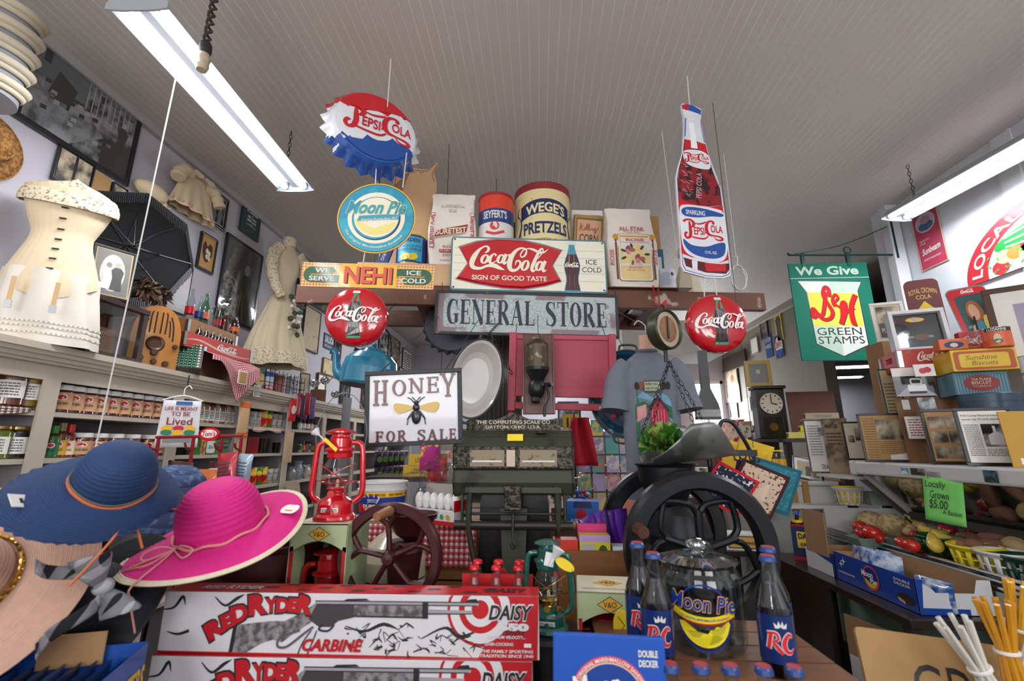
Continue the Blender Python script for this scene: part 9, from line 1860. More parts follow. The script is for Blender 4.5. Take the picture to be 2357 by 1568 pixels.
wrapm=K('2f62b0',.2,kind='bw',hx2='d9e3ee',sc=20,k=.5,wet=.6)
for i in range(7):
 y=2.16+.06*i if i<2 else 2.42+.038*(i-2);q=(1.51+(.12 if i<2 else .1)+.03*(i%2),y,ZD+.006)
 PK('pie_packet',ORD[i]+' blue and white wrapped pie from the near end of the open carton',(q[0],q[1],q[2]),.16,.1 if i<2 else .155,.035,wrapm,R(-90+12*(i%3)),group='wrapped pies',cat='wrapped pie')
q=PY(1862,1300,3.04);t=th('root_beer_carrier','navy and red root beer carton holding brown bottles','bottle carrier',(1.56,2.98,ZD+.001),(0,0,R(-30)));nb_=K('1a2352',.4,wet=.2);B().bb(-.07,0,0,.07,.002,.2,nb_).bb(-.07,.13,0,.07,.132,.2,nb_).bb(-.071,0,0,-.069,.132,.2,nb_).bb(.069,0,0,.071,.132,.2,nb_).obj('carton_wall',t);B().bb(-.07,0,0,.07,.13,.003,nb_).obj('bottom',t)
b=B().bb(-.0705,-.001,.19,.0705,0,.2,RED).bb(-.0705,-.001,0,.0705,0,.02,RED);b.flat([(-.045,.07),(.055,.07),(.055,.16),(-.045,.16)],-.0015,K('e0b83a',.4));b.text("DAD'S",(-.038,.118,.048,.152),-.002,BL_,0,.04);b.text('ROOT BEER',(-.03,.08,.045,.098),-.002,BL_,0,.03);b.obj('print',t)
amb=K('2a150c',.15,wet=.5)
for i in range(4):
 e=Matrix.Rotation(R(-30),4,'Z')@Vec((-.034+.068*(i%2),.036+.06*(i//2),0));bottle('root_beer_bottle',('front left','front right','rear left','rear right')[i]+' brown root beer bottle with blue cap in the navy carton',(1.56+e.x,2.98+e.y,ZD+.006),.26,.027,amb,K('2450b5',.35),(.78,.84,YEL,None),0,'bottle','root beer bottles',kind='long',fill=.93)
cbox('candy_carton','white and tan printed open candy carton left of the root beer',(1.3,3.24,ZD+.002),.2,.1,.14,PW,R(-10),'carton',None,lambda b,w,h:(b.ring(RR(-w*.44,h*.12,w*.44,h*.88,.004),RR(-w*.41,h*.18,w*.41,h*.82,.004),-.001,BL_),b.flat(RR(-w*.41,h*.18,w*.41,h*.82,.004),-.001,K('d9a94a',.5)),b.text("Nuggets",(-w*.2,h*.3,w*.38,h*.6),-.002,BL_,.3,.02)))
t=th('small_table','low dark stand under the white and tan candy carton','table',(1.16,3.22,0));B().bb(0,0,ZD-.03,.26,.4,ZD+.001,dt).bb(.02,.02,0,.06,.06,ZD-.03,dt).bb(.2,.34,0,.24,.38,ZD-.03,dt).obj('frame',t)
t=cbox('pie_carton','white and blue pie carton with brown flap on the lower shelf',(1.47,2.35,.402),.3,.16,.28,tray_w,R(-75),'carton','pie cartons',lambda b,w,h:pie_print(b,-w*.1,w*.5,h));B().bb(-.15,-0,.16,.15,.004,.33,CARD).obj('raised_flap',t)
q=PY(2150,1520,1.25);t=th('cardboard_sign','tan sign board with brushed letters at the bottom right','sign',(q.x+.02,1.26,q.z-.08),(R(-20),R(4),R(-8)));B().prism(RR(-.16,-.08,.16,.12,.012),0,.012,K('a8824f',.6)).obj('board',t)
b=B();
for ch,x0,x1 in(('C',-.06,0),('D',.01,.06),('W',.07,.13)):b.text(ch,(x0,-.03,x1,.06),-.001,BL_,.1,0)
b.obj('lettering',t)
t=th('sign_stand','dark stool under the sign board and honey stick bundles','stool',(q.x+.08,1.24,0));B().bb(.01,-.12,q.z-.19,.32,.16,q.z-.165,dt).bb(.02,-.1,0,.06,-.06,q.z-.19,dt).bb(.26,.1,0,.3,.14,q.z-.19,dt).bb(.02,.1,0,.06,.14,q.z-.19,dt).bb(.26,-.1,0,.3,-.06,q.z-.19,dt).obj('frame',t)
for i,(px,py,m,n_,lab)in enumerate(((2318,1500,'c98a1a',9,'amber honey stick bundle tied with white string'),(2350,1450,'d9a02a',8,'second amber honey stick bundle at the picture edge'),(2255,1540,'d9d3c9',7,'white paper wrapped bundle of sticks, left one'),(2335,1545,'d5cfc6',7,'white paper wrapped bundle of sticks, right one'))):
 c_=PY(px,py,1.17+.03*(i%2));t=th('stick_bundle',lab,'stick bundle',c_,(R(10*(i%2)),R((-4,8,-22,10)[i]),0),'stick bundles');mm=K(m,.3,wet=.4)
 for k in range(n_):a=2*pi*k/n_;B().tube([(.03*cos(a),.03*sin(a),.1),(.011*cos(a),.011*sin(a),0),(.02*cos(a),.02*sin(a),-.09)],.006,mm,6).obj('stick',t)
 B().tube([(.019*cos(a),.019*sin(a),0)for a in[2*pi*j/14 for j in range(14)]],.004,PW,6,True).obj('string_tie',t)
# black coffee mill with two flywheels
bkm2=K('15171b',.38,.25,var=.1);YK2=1.6
c=PY(1614,1268,YK2);rw2=(PY(1802,1268,YK2)-PY(1433,1268,YK2)).length/2*.98;cz=c.z-ZC2
t=th('black_coffee_mill','big black cast iron coffee mill with two openwork flywheels','coffee mill',(c.x,YK2,ZC2),(0,0,R(4)))
petal=[]
for i in range(5):
 a=pi/2+2*pi*i/5;f=lambda q,rr:(rr*cos(q),rr*sin(q));h5=pi/5
 petal.append(([f(a,.12),f(a,.36),f(a,.5)],rw2*.075))
 for s in(-1,1):petal.append(([f(a,.42),f(a+s*.16,.56),f(a+s*.42,.66),f(a+s*h5,.76),f(a+s*h5*1.,.84)],rw2*.06))
wheel(t,(0,0,cz),rw2,rw2*.25,bkm2,petal,72,.05);wheel(t,(-0,.36,cz),rw2,rw2*.25,bkm2,petal[::3],64,.05)
B().tube([(0,-.03,cz),(0,.4,cz)],.02,bkm2,12).obj('axle',t)
B().lathe([(0,0),(.16,0),(.15,.03),(.09,.06),(.08,.16),(.1,cz-.05),(.11,cz+.02),(.09,cz+.09),(.06,cz+.12),(0,cz+.12)],K('2b2c2e',.45,.3),32,(0,.18,0)).obj('mill_body',t)
zr=PY(1585,1068,1.8).z-ZC2;rh=(PY(1655,1080,1.8)-PY(1512,1080,1.8)).length/2
B().lathe([(.04,cz+.1),(.06,cz+.12),(rh*.86,zr-.06),(rh*.9,zr-.01),(rh,zr),(rh*.95,zr),(rh*.84,zr-.02),(.04,cz+.13)],bkm2,40,(-.03,.19,0)).obj('hopper',t)
B().tube([(-rw2*.85,-.03,cz+rw2*.3),(-rw2*.85,-.05,cz+rw2*.3)],.02,IRON,10).tube([(-rw2*.85,-.05,cz+rw2*.3),(-rw2*.85,-.1,cz+rw2*.29)],[.022,.018],K('5a3424',.4,kind='wood',hx2='3f2218'),14).obj('wooden_handle',t)
q=PY(1700,1043,1.98);t=th('potholder_hook','old iron arm with hooks carrying the quilted pot holders','iron arm',q);B().bb(-.09,-.012,-.012,.07,.012,.012,IRON).obj('bar',t);B().tube(SP([(-.07,0,.1),(-.05,0,.13),(-.01,0,.12),(.03,0,.05),(.05,0,0)],5),.008,IRON,7).obj('arm',t);B().tube(SP([(.04,0,-.01),(.04,-.01,-.03),(.05,-.012,-.035),(.055,-.01,-.025)],4),.003,IRON,5).tube(SP([(.06,0,-.01),(.06,-.01,-.03),(.07,-.012,-.035),(.075,-.01,-.025)],4),.003,IRON,5).obj('hooks',t);B().tube([(-.08,0,0),(-.11,.03,0),(-.11,.03,-(q.z-ZC2))],.01,IRON,7).obj('post',t)
for i,(px,py,px2,py2,s,m1,m2,lab)in enumerate(((1655,1060,1715,1100,.17,'c41a2a','1f2438','red edged pot holder with navy dots, nearest the mill hopper'),(1712,1055,1750,1140,.19,'3a1a1c','c9b09a','patchwork pot holder with dark border in the middle'),(1735,1050,1775,1135,.2,'1f5a6a','2a6f80','teal quilted pot holder behind the patchwork one'),(1700,1058,1712,1100,.16,'4a2a6a','5a3a7a','purple pot holder mostly hidden behind the others'))):
 a=PY(px,py,1.95+.03*i);t=th('pot_holder',lab,'pot holder',a,(0,R(-12-6*i),R(-10+4*i)),'quilted pot holders');e=K(m1,.9,bump=.2);f_=K(m2,.9,kind='speck',hx2=('d9d9dc','5a2a2a','3a8a95','7a5a9a')[i],sc=70,k=.58)
 b=B();D=s*.72;b.prism([(0,0),(D,-D*.9),(0,-2*D*.9),(-D,-D*.9)],0,.014,e);b.obj('border',t,bev=.005);b=B();k=.86;b.flat([(0,-D*.9+D*.9*k),(D*k,-D*.9),(0,-D*.9-D*.9*k),(-D*k,-D*.9)],-.002,f_)
 if i<2:b.flat([(0,-D*.9+D*.4),(D*.4,-D*.9),(0,-D*.9-D*.4),(-D*.4,-D*.9)],-.003,PW if i==0 else K('d9c3ac',.9));b.flat([(0,-D*.9+D*.4),(D*.4,-D*.9),(0,-D*.9)],-.0036,f_)
 b.obj('patchwork',t);B().tube([(.012*cos(q_),0,.01+.014*sin(q_))for q_ in[2*pi*j/12 for j in range(12)]],.003,e,5,True).obj('loop',t)
# cola bottles and pie jar on a wooden crate
YJ=1.2;p=PY(1618,1518,YJ-.08);ZJ=p.z
t=th('bottle_stand','wooden crate stand under the pie jar and royal cola bottles','crate',(p.x+.02,YJ-.02,ZC2+.001));wd2=K('8a5a3a',.5,kind='wood',hx2='6a4028',sc=3,wet=.1);hs_=ZJ-ZC2-.001
for i in range(4):B().bb(-.23,-.14+.08*i,hs_-.012,.25,-.066+.08*i,hs_,wd2).obj('top_slat',t)
B().bb(-.22,-.13,0,.24,-.115,hs_-.012,wd2).bb(-.22,.155,0,.24,.17,hs_-.012,wd2).bb(-.22,-.115,0,-.205,.155,hs_-.012,wd2).bb(.225,-.115,0,.24,.155,hs_-.012,wd2).obj('crate_side',t)
rj=(PY(1713,1430,YJ)-PY(1524,1430,YJ)).length/2;hj=PY(1612,1240,YJ).z-ZJ
t=th('pie_jar','large clear glass cookie jar with knobbed lid and moon logo','glass jar',(PY(1618,1450,YJ).x,YJ,ZJ+.001),(0,0,R(-14)))
B().lathe([(0,.004),(rj*.9,0),(rj*.98,.012),(rj,.03),(rj,hj*.62),(rj*.97,hj*.68),(rj*.9,hj*.72),(rj*.88,hj*.76),(rj*.9,hj*.77),(rj*.86,hj*.77),(rj*.86,hj*.72),(rj*.96,hj*.6),(rj*.96,.03),(rj*.88,.014),(0,.014)],glass('e9efee',.04),44).obj('jar_body',t)
B().lathe([(rj*.8,hj*.76),(rj*.97,hj*.785),(rj*.98,hj*.8),(rj*.7,hj*.835),(rj*.6,hj*.85),(rj*.3,hj*.86),(rj*.12,hj*.87),(rj*.13,hj*.885),(rj*.2,hj*.9),(rj*.25,hj*.918),(rj*.275,hj*.94),(rj*.265,hj*.962),(rj*.22,hj*.98),(rj*.14,hj*.994),(rj*.06,hj*.999),(0,hj)],glass('dfe8ea',.3),44).obj('lid',t)
b=B();b.F=wrap(rj);cz_=hj*.36;u=rj*.72;bl_=K('16379a',.3);rd_=K('c01a2a',.3);ye=K('efd820',.3)
b.ring(ell(0,cz_,u*.86,u*.98,48),ell(0,cz_,u*.82,u*.93,48),-.001,bl_);CR(b,0,cz_,u*.8,-.0015,ye,1.05)
b.ribbon([(-u*.95,cz_+u*.12),(-u*.5,cz_-u*.05),(0,cz_-u*.1),(u*.5,cz_-u*.04),(u*.95,cz_+u*.1)],u*.2,-.002,rd_);b.ribbon([(-u*.95,cz_+u*.16),(-u*.5,cz_-u*.01),(0,cz_-u*.06),(u*.5,cz_-u*0),(u*.95,cz_+u*.14)],u*.19,-.0024,ye);b.text('THE ORIGINAL MARSHMALLOW SANDWICH',(-u*.75,cz_-u*.09,u*.75,cz_-u*.02),-.0032,bl_,0,.01,fn=lambda x,z:(x,z+.16*x*x/u))
for off,m,yy in((.05,rd_,-.0036),(.035,ye,-.004),(.015,bl_,-.0046)):b.text('Moon Pie',(-u*1.-off*.03,cz_+u*.2-off*.06,u*.98+off*.03,cz_+u*.66+off*.06),yy,m,.22,off,fn=lambda x,z:(x,z-.06*x))
b.obj('label_print',t)
rcb_=K('0e2a66',.3,wet=.3);
def drc2(b,k,z0,z1):
 h=z1-z0;rw=K('e02a35',.35)
 for m,g in((PW,.01),(rw,0)):
  b.ribbon([(-k*.75,z0+h*.3),(-k*.55,z0+h*.62),(-k*.7,z0+h*.6)][:2],k*.2+g*.4,-.001-(0 if g else .0008),m,0)
  b.ribbon([(-k*.75,z0+h*.62),(-k*.3,z0+h*.64),(-k*.2,z0+h*.52),(-k*.45,z0+h*.46),(-k*.3,z0+h*.36),(-k*.02,z0+h*.22)],[k*.14+g*.3]*3+[k*.1]*1+[k*.22+g*.3,k*.16],-.001-(0 if g else .0008),m)
  b.ribbon([(k*.62,z0+h*.56),(k*.38,z0+h*.62),(k*.1,z0+h*.46),(k*.16,z0+h*.3),(k*.42,z0+h*.26),(k*.66,z0+h*.34)],[k*.06+g*.3,k*.18+g*.3,k*.24+g*.3,k*.22+g*.3,k*.16+g*.3,k*.04],-.001-(0 if g else .0008),m)
 b.flat([(-k*.3,z0+h*.74),(k*.3,z0+h*.74),(k*.36,z0+h*.86),(k*.18,z0+h*.8),(k*.1,z0+h*.9),(0,z0+h*.8),(-k*.1,z0+h*.9),(-k*.18,z0+h*.8),(-k*.36,z0+h*.86)],-.001,PW)
for i,(px,py,Y,lab,hh)in enumerate(((1502,1272,1.08,'tall dark royal cola bottle in front left of the pie jar',1),(1466,1248,1.16,'tall dark royal cola bottle behind, left of the pie jar',1),(1765,1278,1.06,'tall dark royal cola bottle in front right of the pie jar',1),(1766,1258,1.13,'tall dark royal cola bottle behind, right of the pie jar',1))):
 q=PY(px,py,Y);hh=q.z-ZJ-.001
 bottle('royal_bottle',lab,(q.x,Y,ZJ+.001),hh,hh*.15,COLA,capm,(.13,.52,rcb_,drc2),R(-12+(4 if i>1 else 10)),'bottle','royal cola bottles',kind='long',fill=.76)
t=th('front_stand','low wooden step holding the front row of cola bottles','stand',(.42,.9,ZC2-0));q=PY(1612,1524,.93);zf_=q.z-.24
B().bb(-.2,-.06,.001,.26,.06,zf_-ZC2,wd2).obj('step',t,bev=.003)
for i,(px,py)in enumerate(((1541,1518),(1612,1524),(1680,1530),(1757,1533),(1826,1524))):
 q=PY(px,py,.92);bottle('royal_bottle',ORD[i]+' clear-necked blue capped bottle from the left in the front row',(q.x,.92,zf_+.001),.24,.03,COLA,capm,(.13,.52,rcb_,None),0,'bottle','front row of blue capped bottles',kind='long',fill=.7)
a,c=PY(1261,1478,.88),PY(1528,1484,.88);w=c.x-a.x;t=th('pie_card','big blue double decker pie carton front at the bottom edge','carton',((a.x+c.x)/2,.88,ZC2-.12),(R(-4),R(1),R(-1)));h=a.z-t.location.z
B().bb(-w/2,0,0,w/2,.012,h,K('1550b0',.4)).bb(-w/2,.012,0,w/2,.05,h*.2,CARD).obj('carton_panel',t,bev=.002)
b=B();cz_=h-w*.52;r=w*.36;b.ring(ell(0,cz_,r,r,56),ell(0,cz_,r*.86,r*.86,56),-.001,K('d94a5a',.4));b.ring(ell(0,cz_,r*.86,r*.86,56),ell(0,cz_,r*.83,r*.83,56),-.0012,K('d9c9a8',.4));b.flat(ell(0,cz_,r*.83,r*.83,48),-.001,K('103c90',.4));CR(b,0,cz_,r*.82,-.0016,K('e8c83a',.4));b.obj('logo',t)
b=B();b.text('Moon',(-w*.33,cz_+r*.05,w*.1,cz_+r*.62),-.003,PW,.1,.03,rot=.15);b.text('Pie',(-w*.08,cz_-r*.5,w*.2,cz_+r*0),-.003,PW,.1,.03,rot=.1);b.text('DOUBLE',(w*.26,h-w*.155,w*.43,h-w*.1),-.002,PW,0,.03);b.text('DECKER',(w*.26,h-w*.23,w*.43,h-w*.175),-.002,PW,0,.03)
def arc2(x,z):q=pi*.95-(x+.5)*pi*.9;rr_=r*(.93+(z-.5)*.09);return(rr_*cos(q),cz_+rr_*sin(q))
b.text('THE ORIGINAL MARSHMALLOW SANDWICH',(-.45,0,.45,1),-.002,PW,0,.02,fn=arc2);b.obj('lettering',t)
a=PY(1830,1432,1.2);t=th('teal_cloth','teal ribbed cloth draped off the right corner of the lower counter','cloth',(1.,1.1,0));tm=K('4f9aa5',.9,kind='check',hx2='5fa8b2',sc=900,bump=.3)
zt3=ZC2+.17
B().grid(lambda u,v:(-.02+.16*v**1.3+.02*sin(5*u),-.15+.34*u,zt3-0-.5*v+.05*sin(3*u)*(1-v)),20,16,tm).obj('cloth',t,thick=.006)
B().bb(.86,-.12,ZC2+.001,.93,.2,zt3-.02,dt).obj('post_block',loc=(.03,1.1,0),label='dark post carrying the teal cloth beside the lower counter',cat='post')
# deeper in the store
B().bb(-.9,4.9,0,2.,5.3,.9,K('6a4a34',.6,kind='wood',hx2='4f3624')).obj('rear_counter',label='long low wooden counter deeper in the store behind the scale',cat='counter')
p,w,h=rY(1336,968,1462,1190,6.6);t=th('drinks_fridge','glass fronted drinks fridge with lit white header deep in the store','fridge',(p.x,6.6,0));H=PY(1400,966,6.6).z;W=w*1.
B().bb(-W/2,.02,0,W/2,.6,H,K('5a5a5c',.4)).obj('case',t);B().bb(-W/2,0,H-.16,W/2,.02,H,K('f4f7ff',.5,emit=1.6)).obj('lit_header',t)
for k in range(4):B().bb(-W/2+.03,-.09,.35+.3*k,W/2-.03,.02,.365+.3*k,PW).obj('shelf_edge',t)
cc=['b5202a','2f6a3f','d9a02a','1f3f8a','c9c9c9','6a3a1f']
for k in range(3):
 for i in range(9):bottle('drink_bottle',ORD[i]+' small bottle from the left on the '+('lowest','middle','top')[k]+' lit fridge shelf',(p.x-W*.42+W*.84*i/8,6.54,.366+.3*k),.22,.035,K(cc[(i*2+k)%6],.3),K(cc[(i+k)%6],.4),None,0,'bottle','bottles in the far fridge',kind='sauce',fill=.7)
q=PY(1410,1140,4.5);t=th('card_rack','spinning greeting card rack behind the grey shirt','card rack',(q.x,4.55,0));B().tube([(0,0,0),(0,0,1.75)],.02,STEEL,8).lathe([(0,0),(.3,0),(.28,.02),(0,.03)],STEEL,20).obj('pole',t)
pas=['c9a9b5','8fb5a5','d9c95a','b5a5c9','c97a6a','d9d5cf','5fa5a0','c9b58a','d98fa5','9a8fb0']
for r in range(6):
 for k in range(5):
  x=-.26+.13*k;z=.78+.165*r;B().bb(-.058,-.002,0,.058,.002,.15,K(pas[(r*3+k*7)%10],.6,kind='blot',hx2=pas[(r+k)%10],sc=14)).obj('greeting_card',loc=(q.x+x,4.38+.02*abs(k-2),z),rot=(R(-6),0,0),label='card in row %s from below, %s from the left on the card rack'%(ORD[r],ORD[k]),cat='greeting card',group='greeting cards on the rack')
b=B()
for r in range(6):b.tube([(-.33,-.17,.775+.165*r),(.33,-.17,.775+.165*r)],.004,STEEL,5).tube([(0,0,.775+.165*r),(0,-.17,.775+.165*r)],.005,STEEL,5)
b.obj('card_wires',t)
q=PY(1338,1040,4.2);t=th('red_garment','bright red cloth hanging behind the right end of the scale','cloth',(q.x,4.2,q.z-.12));B().grid(lambda u,v:((u-.5)*.26*(1.1-.5*v),.03*sin(11*u+3*v),.42*v),24,10,K('b0122a',.85,var=.15)).obj('cloth',t,thick=.01);B().tube([(0,0,.4),(0,0,.5),(0,.3,.52),(0,.72,.52),(0,.72,.9-(q.z-.12))],.008,IRON,6).obj('hanger_arm',t)
q=PY(1317,985,4.9);t=th('number_plate','yellow plate with black number 15 behind the scale','plate',(q.x,5.,.9));B().bb(-.008,.01,0,.008,.02,q.z-.9,IRON).obj('stake',t);B().prism(RR(-.09,q.z-.92,.09,q.z-.75,.01),0,.006,K('d9ac1a',.4)).obj('plate_panel',t);b=B();b.text('15',(-.05,q.z-.89,.07,q.z-.79),-.001,BL_,0,.02);b.obj('number',t)
def gondola(label,x0,x1,Y,levels,seed,bw=(.07,.16),hues=None,dep=.3):
 random.seed(seed);t=th('store_shelf',label,'shelving',((x0+x1)/2,Y,0));w=x1-x0;top=levels[-1]+.32;sm_=K('8d8578',.6)
 B().bb(-w/2,dep,0,w/2,dep+.02,top,sm_).obj('back_panel',t)
 for x in(-w/2,w/2):B().bb(x-.012,0,0,x+.012,dep,top,sm_).obj('side_panel',t)
 for z in levels:B().bb(-w/2+.012,0,z-.02,w/2-.012,dep,z,sm_).obj('shelf',t)
 for li,z in enumerate(levels):
  x=x0+.05;k=0
  while x<x1-.1 and k<14:
   bwid=random.uniform(*bw);hh=random.uniform(.12,.25);c=random.choice(hues or cc+pas)
   if x+bwid>x1-.03:break
   if random.random()<.5:cbox('goods_box',ORD[k]+' item from left, '+ORD[li]+' shelf up, '+label,(x+bwid/2,Y+.02,z+.001),bwid-.01,hh,.14,K(c,.5,kind='blot',hx2=random.choice(pas),sc=18,k=.55),0,'box','goods on the '+label)
   else:bottle('goods_bottle',ORD[k]+' item from left, '+ORD[li]+' shelf up, '+label,(x+bwid/2,Y+.09,z+.001),hh,bwid/2-.008,K(c,.35),K(random.choice(cc),.5),(.2,.6,PW,None),0,'bottle','goods on the '+label,kind='jug',fill=.85)
   x+=bwid;k+=1
gondola('tall shelf at the far back',-.6,1.1,8.6,(.5,.85,1.2,1.55),3)
gondola('rear shelf behind the honey sign',-1.35,-.35,5.9,(.6,.95,1.3),5)
gondola('shelf behind the black mill',1.5,2.7,5.6,(.5,.8,1.1),11)
cd=K('8a5a2f',.5,kind='wood',hx2='6f4420',sc=3)
p0,p1=PY(1306,1276,1.62),PY(1446,1276,1.62);t=th('candy_bin','brown wooden bin of candy boxes behind the green lantern','bin',((p0.x+p1.x)/2+0,1.67,ZC2));W=(p1-p0).length+.06;hb=p0.z-ZC2
B().bb(-W/2,0,0,W/2,.014,hb,cd).obj('front_board',t);B().bb(-W/2,.23,0,W/2,.244,hb,cd).obj('rear_board',t);B().bb(-W/2,.014,0,-W/2+.014,.23,hb,cd).bb(W/2-.014,.014,0,W/2,.23,hb,cd).obj('side_board',t);B().bb(-W/2+.014,.014,hb-.1,W/2-.014,.23,hb-.09,cd).obj('false_floor',t)
zf2=ZC2+hb-.089;bx_=t.location.x
def sour(b,w,h):b.flat([(-w*.45,h*.15),(0,h*.15),(0,h*.8),(-w*.45,h*.8)],-.001,K('a9a9a5',.6));b.flat(ell(w*.26,h*.5,w*.18,h*.28,12),-.001,K('2f4a1f',.5));b.flat([(-w*.5,h*.85),(w*.5,h*.85),(w*.5,h),(-w*.5,h)],-.001,K('b58fc9',.5))
for x,w,h,m,lab,dr,y in((0,.105,.135,'c9c01f','yellow sour candy box with green print in the wooden bin',sour,.02),(0,.105,.16,'c92a6a','pink candy box behind the yellow sour candy box',None,.1),(-.1,.085,.12,'c9321f','orange-red candy packet box left of the yellow box',lambda b,w,h:b.flat([(-w*.3,h*.2),(w*.3,h*.2),(w*.3,h*.55),(-w*.3,h*.55)],-.001,PW),.02),(.09,.06,.1,'d0d5dc','small white and blue gum box right of the yellow box',lambda b,w,h:b.flat(ell(0,h*.7,w*.35,h*.2,12),-.001,BLUE),.02),(.14,.04,.11,'4a1f6a','small purple gum box at the bin end',None,.02)):
 cbox('candy_box',lab,(bx_+x,1.67+y,zf2),w,h,.06,K(m,.4,wet=.2),0,'candy box','candy boxes',dr)
for i in range(6):
 PK('candy_bag',ORD[i]+' purple candy bag leaning behind the bin by the mill wheel',(bx_+.06+.014*i,1.82+.01*i,zf2),.07,.2,.02,K(('4a1a7a','5a2a9a','3a1560')[i%3],.25,wet=.6),R(20),R(-25+4*i),group='purple candy bags',cat='candy bag')
t=th('kraft_roll','long brown kraft paper roll behind the scale','paper roll',PY(1300,1211,2.08));B().lathe([(0,-.26),(.014,-.26),(.014,.2),(0,.2)],K('b58f6a',.8),16,ax='x').obj('roll',t);B().bb(-.24,-.012,-(t.location.z-ZC),-.2,.012,-.012,cd).bb(.14,-.012,-(t.location.z-ZC),.18,.012,-.012,cd).obj('cradle',t)
q=PY(1232,1205,2.15);PK('candy_sack','big clear bag of pink wrapped candies behind the scale',(q.x,2.15,q.z-.02),.15,.19,.09,K('c9828c',.3,kind='bw',hx2='e6d5d5',sc=30,k=.5,wet=.6),0,cat='candy bag',draw=lambda b,w,h:(b.flat([(-w*.3,h*.72),(w*.3,h*.72),(w*.3,h*.84),(-w*.3,h*.84)],-.004,YEL),b.flat(ell(0,h*.45,w*.34,h*.16,14),-.004,K('2a3a9a',.4)),b.text('250',(-w*.2,h*.18,w*.2,h*.28),-.004,BLUE,0,.03)))
q=PY(1342,1206,2.3);cbox('blue_candy_box','bright blue open candy box with red round mark behind the scale',(q.x,2.3,q.z-0),.15,.1,.12,K('1f6fc9',.4,wet=.2),R(-8),'candy box',None,lambda b,w,h:(b.flat(ell(-w*.05,h*.42,w*.16,h*.25,16),-.001,RED),b.text('AIRHEADS',(-w*.4,h*.04,w*.4,h*.22),-.002,PW,0,.03),b.flat([(-w*.3,h*.7),(w*.3,h*.7),(w*.26,h),(-w*.26,h)],-.001,NAVY)))
q2=PY(1340,1160,2.5);CJ('glass jar of red, white and blue candies behind the blue candy box',(q2.x,2.55,q.z),.085,.22,CN_(['b5202a','d9d9dc','2a4a9a'],60))
t=th('back_table','dark table behind the scale carrying candy and jars','table',(.3,2.08,0));zt9=q.z-.022;B().bb(-.12,.06,zt9-.03,.45,.75,zt9-0,ctop).obj('table_top',t)
for x in(-.09,.4):B().bb(x-.02,.6,0,x+.02,.64,zt9-.03,ctop).bb(x-.02,.46,0,x+.02,.5,zt9-.03,ctop).obj('leg',t)
B().bb(-.11,.2,zt9,.44,.7,zt9+.021,K('8a1a24',.5)).obj('red_board',t)
for i,(px,py,m,lab)in enumerate(((1000,1060,'b5207a','magenta gift bag with bright shapes hanging left of the scale'),(1015,1085,'c9302a','red and green striped toy strip under the magenta bag'),(1012,1045,'5fa5c9','light blue soft toy ear tag left of the scale'),(1020,1095,'cfc6ba','cream rabbit face pouch hanging left of the scale'))):
 q=PY(px,py,2.75);PK('hanging_toy',lab,(q.x-.03,2.75+.03*i,q.z-.06),.12 if i!=2 else .05,.16,.04,K(m,.6,kind='blot',hx2=('e0c92a','2f8a4a','5f95b5','cfc6ba')[i],sc=16,k=.6),R(8),R(10*(i==3)),group='hanging toys',cat='toy',draw=(lambda b,w,h:(b.flat(ell(-w*.18,h*.6,.006,.008,8),-.004,BL_),b.flat(ell(w*.18,h*.6,.006,.008,8),-.004,BL_),b.flat(ell(0,h*.48,.007,.006,8),-.004,K('d0708a',.6))))if i==3 else None)
string('thin line carrying the toys left of the scale',[(PY(1010,1000,2.8).x,2.8,PY(1010,1070,2.75).z),(PY(1010,1000,2.8).x,2.8,3.6)],.002,IRON)
for i,(px,py,w)in enumerate(((955,1098,.17),(962,1080,.14))):
 q=PY(px,py,3.3);cbox('yellow_box',('lower','upper')[i]+' yellow printed box of the pair left of the scale',(q.x,3.3,PY(955,1098,3.3).z+.001+.076*i),w,.075,.1,K('d9ae1a',.5),R(6),'box','yellow boxes',lambda b,w,h:b.text('LOVE',(-w*.15,h*.3,w*.3,h*.7),-.001,BL_))
q=PY(955,1098,3.3);t=th('toy_table','dark table under the yellow boxes behind the honey sign','table',(q.x,3.3,0));B().bb(-.35,-.05,q.z-.03,.35,.4,q.z,dw_).bb(-.33,0,0,-.29,.04,q.z-.03,dw_).bb(.29,0,0,.33,.04,q.z-.03,dw_).bb(-.33,.34,0,-.29,.38,q.z-.03,dw_).bb(.29,.34,0,.33,.38,q.z-.03,dw_).obj('frame',t)
XR=3.72
def ORR(name,label,tl,br,**k):return OR(name,label,tl,br,XR,**k)
ORR('sepia_poster','large dark framed sepia poster on the far right wall past the shirt',(1655,858),(1708,925),back=K('b5a48c',.6,kind='blot',hx2='9a866a',sc=3),cat='picture',fw=.04,draw=lambda b,w,h:(figure(b,-w*.1,h*.15,h*.55,K('5f4f42',.6)),b.flat(ell(w*.22,h*.7,w*.1,h*.12,14),0,K('8a5a42',.6))))
ORR('small_poster','small dark blue framed picture below the large sepia poster',(1680,930),(1702,962),back=BWD,cat='picture',fw=.03)
ORR('oval_portrait','dark oval framed portrait high on the far right wall',(1748,728),(1772,775),back=K('2a1f1f',.4,kind='blot',hx2='7a6a66',sc=4),cat='picture',fw=.03)
ORR('white_plaque','white paper card on the far right wall under the oval portrait',(1727,782),(1750,812),back=PW,cat='picture',fw=.02,fm=K('8a8578',.5))
ORR('officer_sign','yellow tin sign with a figure in dark uniform on the far wall',(1781,716),(1806,780),fw=0,d=.01,back=K('d9b81a',.5),draw=lambda b,w,h:figure(b,0,0,h*.95,K('2a2f2a',.5),K('c9a58a',.5)))
